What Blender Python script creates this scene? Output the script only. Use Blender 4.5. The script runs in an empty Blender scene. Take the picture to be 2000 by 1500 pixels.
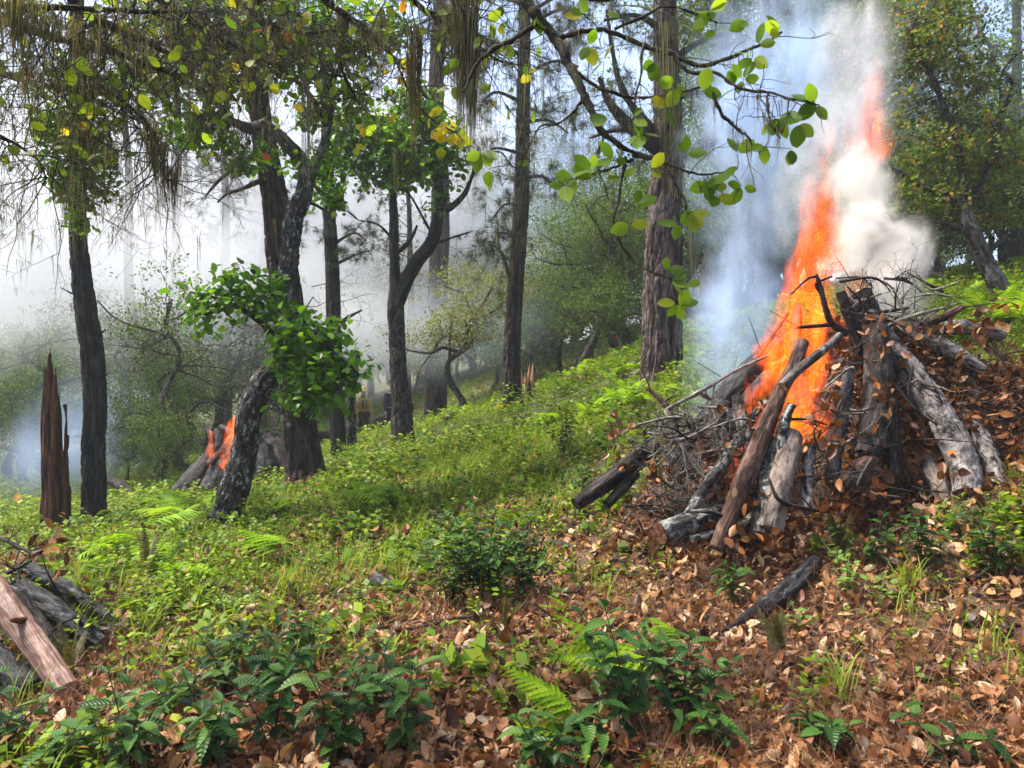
import bpy, math, random
import numpy as np
from mathutils import Vector, Matrix

random.seed(11)
RNG = np.random.default_rng(11)
scene = bpy.context.scene
COL = scene.collection
PI = math.pi

# ---------------------------------------------------------------- camera, sky, sun, exposure
CAM_H = 1.6
cam_data = bpy.data.cameras.new('camera')
cam_data.sensor_width = 36.0
cam_data.lens = 27.0
cam_data.clip_start = 0.05
cam_data.clip_end = 1500.0
cam_data.dof.use_dof = True
cam_data.dof.focus_distance = 8.0
cam_data.dof.aperture_fstop = 5.6
cam = bpy.data.objects.new('camera', cam_data)
COL.objects.link(cam)
cam.location = (0, 0, CAM_H)
cam.rotation_euler = (math.radians(90), 0, 0)
scene.camera = cam

SUN_EL, SUN_AZ = math.radians(60), math.radians(-75)
world = bpy.data.worlds.new('World')
scene.world = world
world.use_nodes = True
wn = world.node_tree
bg = wn.nodes['Background']
sky = wn.nodes.new('ShaderNodeTexSky')
sky.sky_type = 'NISHITA'
sky.sun_disc = False
sky.sun_elevation = SUN_EL
sky.sun_rotation = SUN_AZ
sky.air_density = 1.0
sky.dust_density = 3.0
sky.ozone_density = 0.6
wn.links.new(sky.outputs[0], bg.inputs[0])
bg.inputs[1].default_value = 0.055

sun_data = bpy.data.lights.new('sun', 'SUN')
sun_data.energy = 1.5
sun_data.angle = math.radians(11)
sun_data.color = (1.0, 0.95, 0.86)
sun = bpy.data.objects.new('sun', sun_data)
COL.objects.link(sun)
sdir = Vector((math.cos(SUN_EL) * math.sin(SUN_AZ), math.cos(SUN_EL) * math.cos(SUN_AZ), math.sin(SUN_EL)))
sun.rotation_euler = (-sdir).to_track_quat('-Z', 'Y').to_euler()

vs = scene.view_settings
vs.view_transform = 'Standard'
vs.look = 'None'
vs.exposure = 2.85
vs.gamma = 1.0
vs.use_curve_mapping = False
cy = scene.cycles
cy.use_denoising = True
cy.denoiser = 'OPENIMAGEDENOISE'
cy.use_adaptive_sampling = True
cy.adaptive_threshold = 0.012
cy.max_bounces = 8
cy.diffuse_bounces = 3
cy.glossy_bounces = 2
cy.transmission_bounces = 4
cy.transparent_max_bounces = 16
cy.volume_bounces = 4
cy.volume_step_rate = 1.0
cy.volume_max_steps = 256
cy.sample_clamp_indirect = 6.0
cy.caustics_reflective = False
cy.caustics_refractive = False

# ---------------------------------------------------------------- small tools
HAZE_D = 0.0012
F_PX = 1500.0
def W(px, py, d):
    """A place in the forest: measured from the photograph at its real distance d."""
    return np.array([(px - 1000.0) / F_PX * d, d, CAM_H + (750.0 - py) / F_PX * d])
def RAD(w, d):
    return w * 0.5 * d / F_PX

def _hash(i, j, k):
    n = (i * 374761393 + j * 668265263 + k * 1274126177).astype(np.int64) & 0xffffffff
    n = ((n ^ (n >> 13)) * 1103515245) & 0xffffffff
    n = ((n ^ (n >> 16)) * 2246822519) & 0xffffffff
    return ((n ^ (n >> 15)) & 0xffff) / 65535.0
def vnoise(p):
    p = np.asarray(p, float)
    b = np.floor(p).astype(np.int64); f = p - b
    f = f * f * (3 - 2 * f)
    out = 0
    for dx in (0, 1):
        wx = f[:, 0] if dx else 1 - f[:, 0]
        for dy in (0, 1):
            wy = f[:, 1] if dy else 1 - f[:, 1]
            for dz in (0, 1):
                wz = f[:, 2] if dz else 1 - f[:, 2]
                out = out + wx * wy * wz * _hash(b[:, 0] + dx, b[:, 1] + dy, b[:, 2] + dz)
    return out
def fbm(p, o=3):
    p = np.asarray(p, float); s = 0; a = 0.5; t = 0
    for i in range(o):
        s = s + a * vnoise(p * (2.03 ** i) + 17.3 * i); t += a; a *= 0.5
    return s / t
def sstep(a, b, x):
    t = np.clip((x - a) / (b - a), 0, 1)
    return t * t * (3 - 2 * t)

def unit(v):
    return v / np.maximum(np.linalg.norm(v, axis=-1, keepdims=True), 1e-9)
def rand_dirs(n, rng=RNG):
    return unit(rng.normal(size=(n, 3)))
def frames(axis, normal):
    """(N,3,3) matrices whose columns are side, axis, normal."""
    a = unit(axis); n = normal - a * np.sum(a * normal, axis=1, keepdims=True)
    n = unit(n + 1e-6); s = np.cross(a, n)
    return np.stack([s, a, n], axis=2)

class MB:
    """Collects geometry for ONE mesh."""
    def __init__(s):
        s.v = []; s.q = []; s.t = []; s.bk = []; s.n = 0; s.qm = []; s.tm = []
    def add(s, v, q=None, t=None, bk=None, mi=0):
        v = np.asarray(v, float).reshape(-1, 3)
        s.v.append(v)
        s.bk.append(v if bk is None else np.asarray(bk, float))
        if q is not None and len(q):
            s.q.append(np.asarray(q, np.int64) + s.n); s.qm.append(np.full(len(q), mi, np.int32))
        if t is not None and len(t):
            s.t.append(np.asarray(t, np.int64) + s.n); s.tm.append(np.full(len(t), mi, np.int32))
        s.n += len(v)
        return s
    def tube(s, pts, rad, seg=4, cap=True, mi=0, L0=0.0):
        pts = np.asarray(pts, float); n = len(pts)
        rad = np.broadcast_to(np.asarray(rad, float), (n,))
        T = np.gradient(pts, axis=0); T = unit(T)
        ref = np.array([0.0, 0.0, 1.0]) if abs(T[0, 2]) < 0.9 else np.array([0.0, -1.0, 0.0])
        N0 = ref - T[0] * (ref @ T[0]); N0 /= np.linalg.norm(N0)
        Ns = np.empty((n, 3)); Ns[0] = N0
        for i in range(1, n):
            x = Ns[i - 1] - T[i] * (Ns[i - 1] @ T[i])
            Ns[i] = x / max(np.linalg.norm(x), 1e-9)
        B = np.cross(T, Ns)
        a = np.arange(seg) / seg * 2 * PI
        c, sn = np.cos(a), np.sin(a)
        V = pts[:, None, :] + rad[:, None, None] * (c[None, :, None] * Ns[:, None, :] + sn[None, :, None] * B[:, None, :])
        L = np.concatenate([[0], np.cumsum(np.linalg.norm(np.diff(pts, axis=0), axis=1))]) + L0
        bk = np.stack([rad[:, None] * c[None], rad[:, None] * sn[None], np.broadcast_to(L[:, None], (n, seg))], axis=2)
        i = np.arange(n - 1)[:, None] * seg; j = np.arange(seg)[None]; j2 = (j + 1) % seg
        q = np.stack([i + j, i + j2, i + seg + j2, i + seg + j], axis=2).reshape(-1, 4)
        V = V.reshape(-1, 3); bk = bk.reshape(-1, 3); t = None
        if cap:
            k = len(V)
            V = np.vstack([V, pts[0], pts[-1]]); bk = np.vstack([bk, [0, 0, L[0]], [0, 0, L[-1]]])
            jj = np.arange(seg); t = np.concatenate([
                np.stack([np.full(seg, k), (jj + 1) % seg, jj], 1),
                np.stack([np.full(seg, k + 1), (n - 1) * seg + jj, (n - 1) * seg + (jj + 1) % seg], 1)])
        return s.add(V, q, t, bk, mi)
    def inst(s, tv, tq, tt, pos, M, scale, mi=0):
        """copies of a small template (leaves, needles, chips)"""
        pos = np.asarray(pos, float); n = len(pos)
        if n == 0: return s
        sc = np.broadcast_to(np.asarray(scale, float), (n,))
        V = np.einsum('nij,kj->nki', M, tv) * sc[:, None, None] + pos[:, None, :]
        k = len(tv); off = (np.arange(n) * k)[:, None, None]
        q = (np.asarray(tq)[None] + off).reshape(-1, 4) if tq is not None and len(tq) else None
        t = (np.asarray(tt)[None] + off).reshape(-1, 3) if tt is not None and len(tt) else None
        bk = np.broadcast_to(np.asarray(tv)[None], (n, k, 3)).reshape(-1, 3)
        return s.add(V.reshape(-1, 3), q, t, bk, mi)
    def mesh(s, name, mats, origin=(0, 0, 0), smooth=True):
        me = bpy.data.meshes.new(name)
        if s.n == 0: return me
        V = np.concatenate(s.v) - np.asarray(origin, float)
        q = np.concatenate(s.q) if s.q else np.zeros((0, 4), np.int64)
        t = np.concatenate(s.t) if s.t else np.zeros((0, 3), np.int64)
        mi = np.concatenate(s.qm + s.tm) if (s.qm or s.tm) else np.zeros(0, np.int32)
        me.vertices.add(len(V)); me.vertices.foreach_set('co', V.astype(np.float32).ravel())
        me.loops.add(len(q) * 4 + len(t) * 3)
        me.loops.foreach_set('vertex_index', np.concatenate([q.ravel(), t.ravel()]).astype(np.int32))
        me.polygons.add(len(q) + len(t))
        st = np.concatenate([np.arange(len(q)) * 4, len(q) * 4 + np.arange(len(t)) * 3]).astype(np.int32)
        me.polygons.foreach_set('loop_start', st)
        me.polygons.foreach_set('material_index', mi)
        me.polygons.foreach_set('use_smooth', np.full(len(q) + len(t), smooth))
        at = me.attributes.new('bk', 'FLOAT_VECTOR', 'POINT')
        at.data.foreach_set('vector', np.concatenate(s.bk).astype(np.float32).ravel())
        me.update(calc_edges=True)
        for m in (mats if isinstance(mats, (list, tuple)) else [mats]): me.materials.append(m)
        return me

def setp(o, label=None, cat=None, group=None, kind=None):
    if label: o['label'] = label
    if cat: o['category'] = cat
    if group: o['group'] = group
    if kind: o['kind'] = kind
    return o
def link(name, me, loc=(0, 0, 0), parent=None):
    o = bpy.data.objects.new(name, me); COL.objects.link(o)
    o.location = loc
    if parent is not None: o.parent = parent
    return o
class Thing:
    """An Empty at the thing's base; its parts are meshes of their own."""
    def __init__(s, name, label, cat, base, group=None):
        s.base = np.asarray(base, float)
        s.o = link(name, None, s.base); setp(s.o, label, cat, group)
    def part(s, name, mb, mats, parent=None, label=None, kind=None, smooth=True):
        o = link(name, mb.mesh(name, mats, s.base, smooth), (0, 0, 0), parent or s.o)
        return setp(o, label, kind=kind)
    def piece(s, name, me, M, parent=None):
        o = link(name, me, (0, 0, 0), parent or s.o)
        M = M.copy(); M.translation = M.translation - Vector(s.base)
        o.matrix_basis = M
        return o
def solo(name, mb, mats, base, label, cat, group=None, kind=None, smooth=True):
    o = link(name, mb.mesh(name, mats, base, smooth), base)
    return setp(o, label, cat, group, kind)
def copy_tree(o, parent=None):
    c = o.copy(); COL.objects.link(c)
    if parent is not None: c.parent = parent
    for ch in list(o.children): copy_tree(ch, c)
    return c

def spline(P, n):
    """Catmull-Rom through the rows of P (any number of columns), resampled to n rows."""
    P = np.asarray(P, float)
    if len(P) == 2: P = np.array([P[0], (P[0] + P[1]) / 2, P[1]])
    d = np.concatenate([[0], np.cumsum(np.linalg.norm(np.diff(P[:, :3], axis=0), axis=1) + 1e-6)])
    E = np.vstack([2 * P[0] - P[1], P, 2 * P[-1] - P[-2]])
    u = np.linspace(0, d[-1], n); k = np.clip(np.searchsorted(d, u, side='right') - 1, 0, len(P) - 2)
    t = ((u - d[k]) / (d[k + 1] - d[k]))[:, None]
    p0, p1, p2, p3 = E[k], E[k + 1], E[k + 2], E[k + 3]
    return 0.5 * (2 * p1 + (p2 - p0) * t + (2 * p0 - 5 * p1 + 4 * p2 - p3) * t ** 2 + (3 * p1 - p0 - 3 * p2 + p3) * t ** 3)

def bark_tube(mb, P, seg, step, amp, freq, kind='pine', cap=True, mi=0, seed=0.0, flare=0.0, ends=None):
    """A trunk, limb or log with real bark relief. P rows: x, y, z, radius."""
    P = np.asarray(P, float)
    L = np.sum(np.linalg.norm(np.diff(P[:, :3], axis=0), axis=1))
    n = max(6, int(L / step))
    S = spline(P, n)
    tmp = MB(); tmp.tube(S[:, :3], np.maximum(S[:, 3], 0.003), seg, cap=cap)
    V = tmp.v[0]; bk = tmp.bk[0]
    m = n * seg
    rel = np.zeros(len(V))
    q = bk[:m] + seed
    if kind == 'pine':       # long plates between deep furrows
        w = vnoise(q * [freq * .5, freq * .5, freq * .2]) * 1.4
        a = vnoise(q * [freq, freq, freq * .24] + w[:, None])
        b = vnoise(q * [freq * 2.1, freq * 2.1, freq * .8] + 31)
        r = 1 - np.abs(2 * a - 1); r2 = 1 - np.abs(2 * b - 1)
        rel[:m] = -amp * (sstep(.62, 1, r) * 1.0 + .45 * sstep(.7, 1, r2)) + amp * .5 * (fbm(q * freq * .35, 2) - .5)
    elif kind == 'scaly':    # irregular plates parted by cracks
        a = vnoise(q * [freq, freq, freq * .75] + 1.6 * fbm(q * freq * .8, 2)[:, None]); b = vnoise(q * [freq * .9, freq * .9, freq * .8] + 60)
        r = np.maximum(1 - np.abs(2 * a - 1), 1 - np.abs(2 * b - 1))
        rel[:m] = -amp * sstep(.80, .97, r) + amp * 1.2 * (fbm(q * freq * .5 + 7, 2) - .5)
    elif kind == 'rot':      # stringy rotten wood
        a = vnoise(q * [freq, freq, freq * .08])
        b = vnoise(q * [freq * 2.5, freq * 2.5, freq * .2] + 9)
        rel[:m] = -amp * (sstep(.3, .9, a) + .5 * b)
    else:                    # knobbly oak bark
        a = fbm(q * [freq, freq, freq * .5], 3); b = vnoise(q * freq * 2.2 + 5)
        rel[:m] = amp * (2 * (a - .5)) - amp * .6 * sstep(.6, .95, 1 - np.abs(2 * b - 1)) + amp * 1.3 * (vnoise(q * freq * .22 + 40) - .5)
    C = np.repeat(S[:, :3], seg, axis=0)
    dirv = V[:m] - C; rr = np.linalg.norm(dirv, axis=1, keepdims=True)
    if flare > 0:
        ang = np.arctan2(bk[:m, 1], bk[:m, 0]); h = bk[:m, 2]
        rel[:m] += flare * np.exp(-h / .35) * (.5 + .5 * np.sin(ang * 4 + seed) * .6 + .2 * np.sin(ang * 7 + 1))
    V[:m] = C + dirv * (1 + rel[:m, None] / np.maximum(rr, 1e-4))
    mb.add(V, tmp.q[0], tmp.t[0] if cap else None, bk + seed, mi)
    return S

def ptrunk(rows):
    """rows of (px, py, d, width_px) -> x, y, z, r"""
    return np.array([[*W(a, b, d), RAD(w, d)] for a, b, d, w in rows])

def grow(p, d, L, r, lvl, out, tips, wander=.35, up=0.0, kids=4, ratio=.55, n=6, taper=.35, spread=(35, 75), rng=random):
    """A branching twig system: appends (points, radii) and tip (point, direction)."""
    p = np.array(p, float); d = np.array(d, float); d /= np.linalg.norm(d)
    pts = [p.copy()]; rad = [r]
    st = L / (n - 1)
    for i in range(n - 1):
        d = d + np.array([rng.gauss(0, wander), rng.gauss(0, wander), rng.gauss(0, wander) + up]) * .5
        d /= np.linalg.norm(d)
        p = p + d * st
        pts.append(p.copy()); rad.append(r * (1 - (1 - taper) * (i + 1) / (n - 1)))
    out.append((np.array(pts), np.array(rad)))
    if lvl <= 0:
        tips.append((pts[-1], d)); return
    for k in range(kids):
        f = rng.uniform(.25, 1.0); x = f * (n - 1); i = min(int(x), n - 2)
        q = pts[i] + (pts[i + 1] - pts[i]) * (x - i)
        ax = pts[i + 1] - pts[i]; ax = ax / np.linalg.norm(ax)
        o = np.array([rng.gauss(0, 1), rng.gauss(0, 1), rng.gauss(0, 1)]); o -= ax * (o @ ax); o /= np.linalg.norm(o)
        a = math.radians(rng.uniform(*spread))
        grow(q, ax * math.cos(a) + o * math.sin(a), L * ratio * rng.uniform(.6, 1.1), max(rad[i] * .6, .0012), lvl - 1, out, tips, wander, up, kids, ratio, max(4, n - 1), taper, spread, rng)
    tips.append((pts[-1], d))
# ---------------------------------------------------------------- materials
def newmat(name):
    m = bpy.data.materials.new(name); m.use_nodes = True
    nt = m.node_tree
    return m, nt, nt.nodes['Principled BSDF'], nt.nodes['Material Output']
def nd(nt, t, **kw):
    n = nt.nodes.new(t)
    for k, v in kw.items():
        if k.startswith('i_'): n.inputs[k[2:].replace('_', ' ')].default_value = v
        elif k.startswith('n_'): n.inputs[int(k[2:])].default_value = v
        else: setattr(n, k, v)
    return n
def ramp(nt, fac, stops, interp='LINEAR'):
    r = nt.nodes.new('ShaderNodeValToRGB'); r.color_ramp.interpolation = interp
    e = r.color_ramp.elements
    while len(e) < len(stops): e.new(0.5)
    for x, (p, c) in zip(e, stops):
        x.position = p; x.color = (*c, 1) if len(c) == 3 else c
    nt.links.new(fac, r.inputs[0]); return r.outputs[0]
def mathn(nt, op, a, b=None, clamp=False):
    n = nt.nodes.new('ShaderNodeMath'); n.operation = op; n.use_clamp = clamp
    for i, x in enumerate((a, b)):
        if x is None: continue
        if isinstance(x, (int, float)): n.inputs[i].default_value = x
        else: nt.links.new(x, n.inputs[i])
    return n.outputs[0]
def mixc(nt, fac, a, b, blend='MIX'):
    n = nt.nodes.new('ShaderNodeMix'); n.data_type = 'RGBA'; n.blend_type = blend
    for i, x in ((0, fac), (6, a), (7, b)):
        if isinstance(x, (int, float)): n.inputs[i].default_value = x
        elif isinstance(x, tuple): n.inputs[i].default_value = (*x, 1)
        else: nt.links.new(x, n.inputs[i])
    return n.outputs[2]
def noise(nt, vec, scale, detail=3, rough=.55, dist=0.0):
    n = nd(nt, 'ShaderNodeTexNoise'); n.inputs['Scale'].default_value = scale
    n.inputs['Detail'].default_value = detail; n.inputs['Roughness'].default_value = rough; n.inputs['Distortion'].default_value = dist
    if vec is not None: nt.links.new(vec, n.inputs['Vector'])
    return n.outputs['Fac']
def mapping(nt, vec, scale):
    n = nd(nt, 'ShaderNodeMapping'); n.inputs['Scale'].default_value = scale
    nt.links.new(vec, n.inputs['Vector']); return n.outputs[0]
def bump(nt, h, dist, strength=1.0):
    n = nd(nt, 'ShaderNodeBump'); n.inputs['Strength'].default_value = strength; n.inputs['Distance'].default_value = dist
    nt.links.new(h, n.inputs['Height']); return n.outputs[0]
def attr(nt, name):
    return nd(nt, 'ShaderNodeAttribute', attribute_name=name)

def bark_mat(name, dark, mid, light, scale=14, lichen=0.0, lichen_col=(.46, .48, .43), zs=.22, rough=.75, moss=0.0, lscale=7, spec=.15):
    m, nt, b, out = newmat(name)
    bk = attr(nt, 'bk').outputs['Vector']
    v = mapping(nt, bk, (1, 1, zs))
    f = noise(nt, v, scale, 6, .65, .6)
    f2 = noise(nt, v, scale * 3.2, 4, .6, .3)
    fm = mathn(nt, 'ADD', mathn(nt, 'MULTIPLY', f, .7), mathn(nt, 'MULTIPLY', f2, .3))
    c = ramp(nt, fm, [(.41, dark), (.5, mid), (.60, light)])
    if lichen > 0:
        l = noise(nt, mapping(nt, bk, (1, 1, .55)), lscale, 6, .72, .5)
        k = ramp(nt, l, [(.62 - .22 * lichen, (0, 0, 0)), (.68 - .22 * lichen, (1, 1, 1))])
        l2 = ramp(nt, noise(nt, bk, 60, 3), [(.3, (.35, .35, .35)), (.6, (1, 1, 1))])
        c = mixc(nt, mathn(nt, 'MULTIPLY', k, l2), c, lichen_col)
    if moss > 0:
        l = noise(nt, bk, 4.5, 5, .7)
        c = mixc(nt, mathn(nt, 'MULTIPLY', ramp(nt, l, [(.5, (0, 0, 0)), (.62, (1, 1, 1))]), moss), c, (.07, .085, .025))
    nt.links.new(c, b.inputs['Base Color'])
    b.inputs['Roughness'].default_value = rough
    b.inputs['Specular IOR Level'].default_value = spec
    nt.links.new(bump(nt, fm, .04), b.inputs['Normal'])
    return m

def leaf_mat(name, stops, rough=.4, transl=.35, tcol=1.6, spec=.18, vein=0.0, spots=0.0, patch=True):
    """stops: colours chosen per leaf. Thin leaves let light through."""
    m, nt, b, out = newmat(name)
    geo = nd(nt, 'ShaderNodeNewGeometry'); oi = nd(nt, 'ShaderNodeObjectInfo')
    r = mathn(nt, 'FRACT', mathn(nt, 'ADD', geo.outputs['Random Per Island'], oi.outputs['Random']))
    c = ramp(nt, r, stops)
    pos = geo.outputs['Position']
    if patch:
        c = mixc(nt, 1.0, c, ramp(nt, noise(nt, pos, 1.3, 2), [(.3, (.72, .76, .7)), (.7, (1.25, 1.2, 1.1))]), 'MULTIPLY')
    if spots > 0:
        bk = attr(nt, 'bk').outputs['Vector']
        sp = noise(nt, pos, 55, 3, .6)
        c = mixc(nt, mathn(nt, 'MULTIPLY', ramp(nt, sp, [(.5, (0, 0, 0)), (.68, (1, 1, 1))]), spots), c, (.06, .03, .015))
    nt.links.new(c, b.inputs['Base Color'])
    b.inputs['Roughness'].default_value = rough
    b.inputs['Specular IOR Level'].default_value = spec
    if vein > 0:
        bk = attr(nt, 'bk').outputs['Vector']
        sx = nd(nt, 'ShaderNodeSeparateXYZ'); nt.links.new(bk, sx.inputs[0])
        ax = mathn(nt, 'ABSOLUTE', sx.outputs['X'])
        h = mathn(nt, 'SINE', mathn(nt, 'MULTIPLY', mathn(nt, 'SUBTRACT', sx.outputs['Y'], mathn(nt, 'MULTIPLY', ax, .8)), 55.0))
        nt.links.new(bump(nt, h, .0022 * vein), b.inputs['Normal'])
    if transl > 0:
        t = nd(nt, 'ShaderNodeBsdfTranslucent')
        tc = mixc(nt, 1.0, c, (tcol, tcol * .95, tcol * .45), 'MULTIPLY')
        nt.links.new(tc, t.inputs['Color'])
        mx = nd(nt, 'ShaderNodeMixShader'); mx.inputs[0].default_value = transl
        nt.links.new(b.outputs[0], mx.inputs[1]); nt.links.new(t.outputs[0], mx.inputs[2])
        nt.links.new(mx.outputs[0], out.inputs['Surface'])
    return m

def plain_mat(name, col, rough=.7, ns=30, var=.25, spec=.3, bmp=.0, metal=0.0):
    m, nt, b, out = newmat(name)
    tc = nd(nt, 'ShaderNodeTexCoord').outputs['Object']
    f = noise(nt, tc, ns, 4)
    lo = tuple(x * (1 - var) for x in col); hi = tuple(x * (1 + var) for x in col)
    nt.links.new(ramp(nt, f, [(.3, lo), (.7, hi)]), b.inputs['Base Color'])
    b.inputs['Roughness'].default_value = rough; b.inputs['Specular IOR Level'].default_value = spec
    b.inputs['Metallic'].default_value = metal
    if bmp: nt.links.new(bump(nt, f, bmp), b.inputs['Normal'])
    return m

M = {}
M['char'] = bark_mat('dark_wet_bark', (.004, .0035, .0035), (.016, .014, .0135), (.05, .045, .042), 14, zs=.17, rough=.68)
M['pine'] = bark_mat('pine_bark', (.008, .005, .004), (.055, .038, .032), (.17, .13, .115), 13, zs=.16)
M['pine_dark'] = bark_mat('dark_pine_bark', (.004, .003, .003), (.022, .015, .013), (.075, .056, .048), 14, zs=.15)
M['oak'] = bark_mat('oak_bark', (.009, .007, .006), (.034, .028, .024), (.095, .082, .07), 16, zs=.5)
M['oak_lichen'] = bark_mat('lichen_oak_bark', (.006, .005, .0045), (.022, .018, .016), (.07, .06, .053), 16, lichen=.33, lichen_col=(.30, .31, .27), zs=.4, lscale=17)
M['oak_pale'] = bark_mat('pale_oak_bark', (.02, .016, .013), (.065, .054, .046), (.15, .13, .112), 14, lichen=.25, lichen_col=(.27, .28, .24), zs=.35)
M['twig'] = bark_mat('twig_bark', (.010, .008, .006), (.032, .025, .02), (.075, .063, .052), 40, zs=.4, lichen=.3, lichen_col=(.2, .2, .15))
M['twig_moss'] = bark_mat('mossy_twig_bark', (.010, .008, .005), (.030, .024, .015), (.075, .062, .04), 40, zs=.4, moss=.6, lichen=.3, lichen_col=(.19, .19, .14))
M['twig_pale'] = bark_mat('bleached_twig', (.07, .06, .05), (.21, .185, .16), (.36, .33, .295), 40, zs=.3)
M['snag'] = bark_mat('red_rotten_wood', (.010, .005, .003), (.055, .020, .009), (.14, .055, .024), 22, zs=.10, rough=.85)
M['log_scaly'] = bark_mat('grey_scaly_log_bark', (.012, .009, .008), (.15, .128, .118), (.29, .262, .245), 15, zs=.7)
M['log_dark'] = bark_mat('dark_log_bark', (.006, .004, .004), (.024, .018, .016), (.075, .06, .053), 15, zs=.3)
M['log_red'] = bark_mat('red_brown_log_bark', (.012, .006, .004), (.06, .030, .021), (.15, .092, .07), 15, zs=.25)
M['log_pink'] = bark_mat('peeling_pink_bark', (.05, .034, .026), (.17, .125, .10), (.28, .225, .19), 12, zs=.5, lichen=.25, lichen_col=(.10, .085, .075))
M['log_speck'] = bark_mat('white_speckled_bark', (.009, .008, .007), (.04, .036, .032), (.10, .092, .082), 14, lichen=.5, lichen_col=(.30, .30, .27), zs=.5, lscale=17)
M['log_char'] = bark_mat('charred_log', (.006, .006, .006), (.018, .017, .017), (.06, .058, .06), 14, zs=.4, rough=.55, lichen=.12, lichen_col=(.2, .2, .2))
M['log_bare'] = bark_mat('peeled_pink_wood', (.10, .045, .030), (.225, .125, .09), (.33, .205, .155), 11, zs=.08, rough=.5, spec=.3)
M['cut_red'] = bark_mat('red_cut_wood', (.05, .018, .010), (.13, .05, .028), (.22, .10, .055), 25, zs=1, rough=.8)
M['cut_tan'] = bark_mat('fresh_split_wood', (.22, .12, .06), (.40, .25, .14), (.54, .37, .23), 16, zs=.10, rough=.7)
M['cut_grey'] = bark_mat('weathered_cut_wood', (.08, .06, .048), (.17, .135, .11), (.27, .225, .19), 25, zs=1)

M['lichen'] = leaf_mat('lace_lichen', [(0, (.09, .085, .042)), (.5, (.18, .17, .095)), (1, (.28, .27, .17))], .9, .4, 1.1, spec=.02, patch=False)
M['lichen_dark'] = leaf_mat('brown_lace_lichen', [(0, (.06, .052, .028)), (.5, (.14, .125, .072)), (1, (.25, .225, .14))], .9, .45, 1.1, spec=.02, patch=False)
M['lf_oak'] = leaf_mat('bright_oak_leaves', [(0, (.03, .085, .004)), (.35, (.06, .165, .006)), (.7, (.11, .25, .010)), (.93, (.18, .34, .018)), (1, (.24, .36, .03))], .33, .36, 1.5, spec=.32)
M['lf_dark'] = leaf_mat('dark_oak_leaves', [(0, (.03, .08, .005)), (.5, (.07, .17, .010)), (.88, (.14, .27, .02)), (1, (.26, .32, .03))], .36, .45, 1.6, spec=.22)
M['lf_bg'] = leaf_mat('far_oak_leaves', [(0, (.02, .045, .008)), (.5, (.05, .10, .016)), (.85, (.10, .17, .025)), (1, (.18, .22, .04))], .5, .35, 1.5, spec=.1)
M['lf_yel'] = leaf_mat('yellow_green_leaves', [(0, (.06, .085, .02)), (.5, (.12, .145, .03)), (.8, (.20, .20, .045)), (1, (.28, .23, .07))], .5, .35, 1.5, spec=.1)
M['lf_brush'] = leaf_mat('olive_brown_leaves', [(0, (.04, .075, .010)), (.45, (.085, .14, .018)), (.72, (.15, .20, .03)), (.86, (.18, .11, .035)), (1, (.28, .16, .07))], .45, .42, 1.5)
M['lf_over'] = leaf_mat('overhanging_leaves', [(0, (.08, .16, .012)), (.45, (.14, .26, .02)), (.85, (.22, .34, .03)), (.95, (.32, .38, .03)), (1, (.45, .38, .03))], .4, .58, 1.6, vein=.6)
M['lf_olive'] = leaf_mat('olive_canopy_leaves', [(0, (.06, .12, .010)), (.5, (.14, .23, .016)), (.85, (.26, .33, .02)), (.95, (.42, .38, .03)), (.98, (.14, .03, .01)), (1, (.16, .05, .02))], .45, .6, 1.6)  # own leaf colours, olive green through yellow to a few red-brown
M['lf_shrub'] = leaf_mat('glossy_shrub_leaves', [(0, (.013, .038, .007)), (.5, (.03, .075, .012)), (.85, (.055, .12, .018)), (1, (.09, .16, .03))], .33, .16, 1.3, spec=.16, vein=.55, patch=False)
M['lf_cover'] = leaf_mat('ground_cover_leaves', [(0, (.045, .085, .008)), (.3, (.085, .16, .012)), (.6, (.14, .23, .015)), (.82, (.21, .29, .018)), (.92, (.27, .31, .03)), (.94, (.16, .09, .03)), (1, (.23, .15, .045))], .5, .35, 1.4, spec=.12)
M['lf_mint'] = leaf_mat('pale_green_herb_leaves', [(0, (.09, .17, .035)), (.6, (.15, .25, .05)), (1, (.22, .32, .075))], .5, .35, 1.4, patch=False)
M['lf_fern'] = leaf_mat('bracken_fronds', [(0, (.10, .21, .008)), (.5, (.19, .33, .012)), (1, (.30, .43, .02))], .5, .42, 1.4, patch=False, spec=.1)
M['lf_ferndk'] = leaf_mat('brown_green_fronds', [(0, (.06, .065, .02)), (.6, (.11, .10, .03)), (1, (.15, .12, .045))], .5, .3, 1.3, patch=False)
M['lf_grass'] = leaf_mat('grass_blades', [(0, (.10, .18, .012)), (.6, (.19, .29, .02)), (1, (.33, .34, .06))], .5, .35, 1.4, spec=.12)
M['lf_dry'] = leaf_mat('dry_fallen_leaves', [(0, (.022, .008, .004)), (.15, (.075, .026, .010)), (.34, (.18, .066, .022)), (.54, (.30, .122, .042)), (.75, (.40, .20, .082)), (.9, (.47, .29, .15)), (1, (.53, .39, .25))], .45, .12, 1.2, spots=.6, spec=.22, patch=False)
M['lf_pile'] = leaf_mat('dry_branch_leaves', [(0, (.028, .011, .006)), (.3, (.075, .026, .010)), (.6, (.16, .055, .018)), (.85, (.27, .105, .034)), (.95, (.38, .19, .08)), (1, (.5, .33, .19))], .4, .2, 1.4, spots=.5, patch=False)
M['needle_dry'] = leaf_mat('dry_pine_needles', [(0, (.06, .022, .010)), (.5, (.17, .068, .028)), (1, (.33, .17, .08))], .6, 0, patch=False)
M['needle'] = leaf_mat('pine_needles', [(0, (.018, .032, .012)), (.6, (.04, .062, .02)), (1, (.085, .085, .04))], .5, .15, 1.3)
M['stem_dk'] = plain_mat('dark_red_stem', (.035, .016, .012), .5)
M['stem_gr'] = plain_mat('green_stem', (.11, .14, .03), .5)

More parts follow.
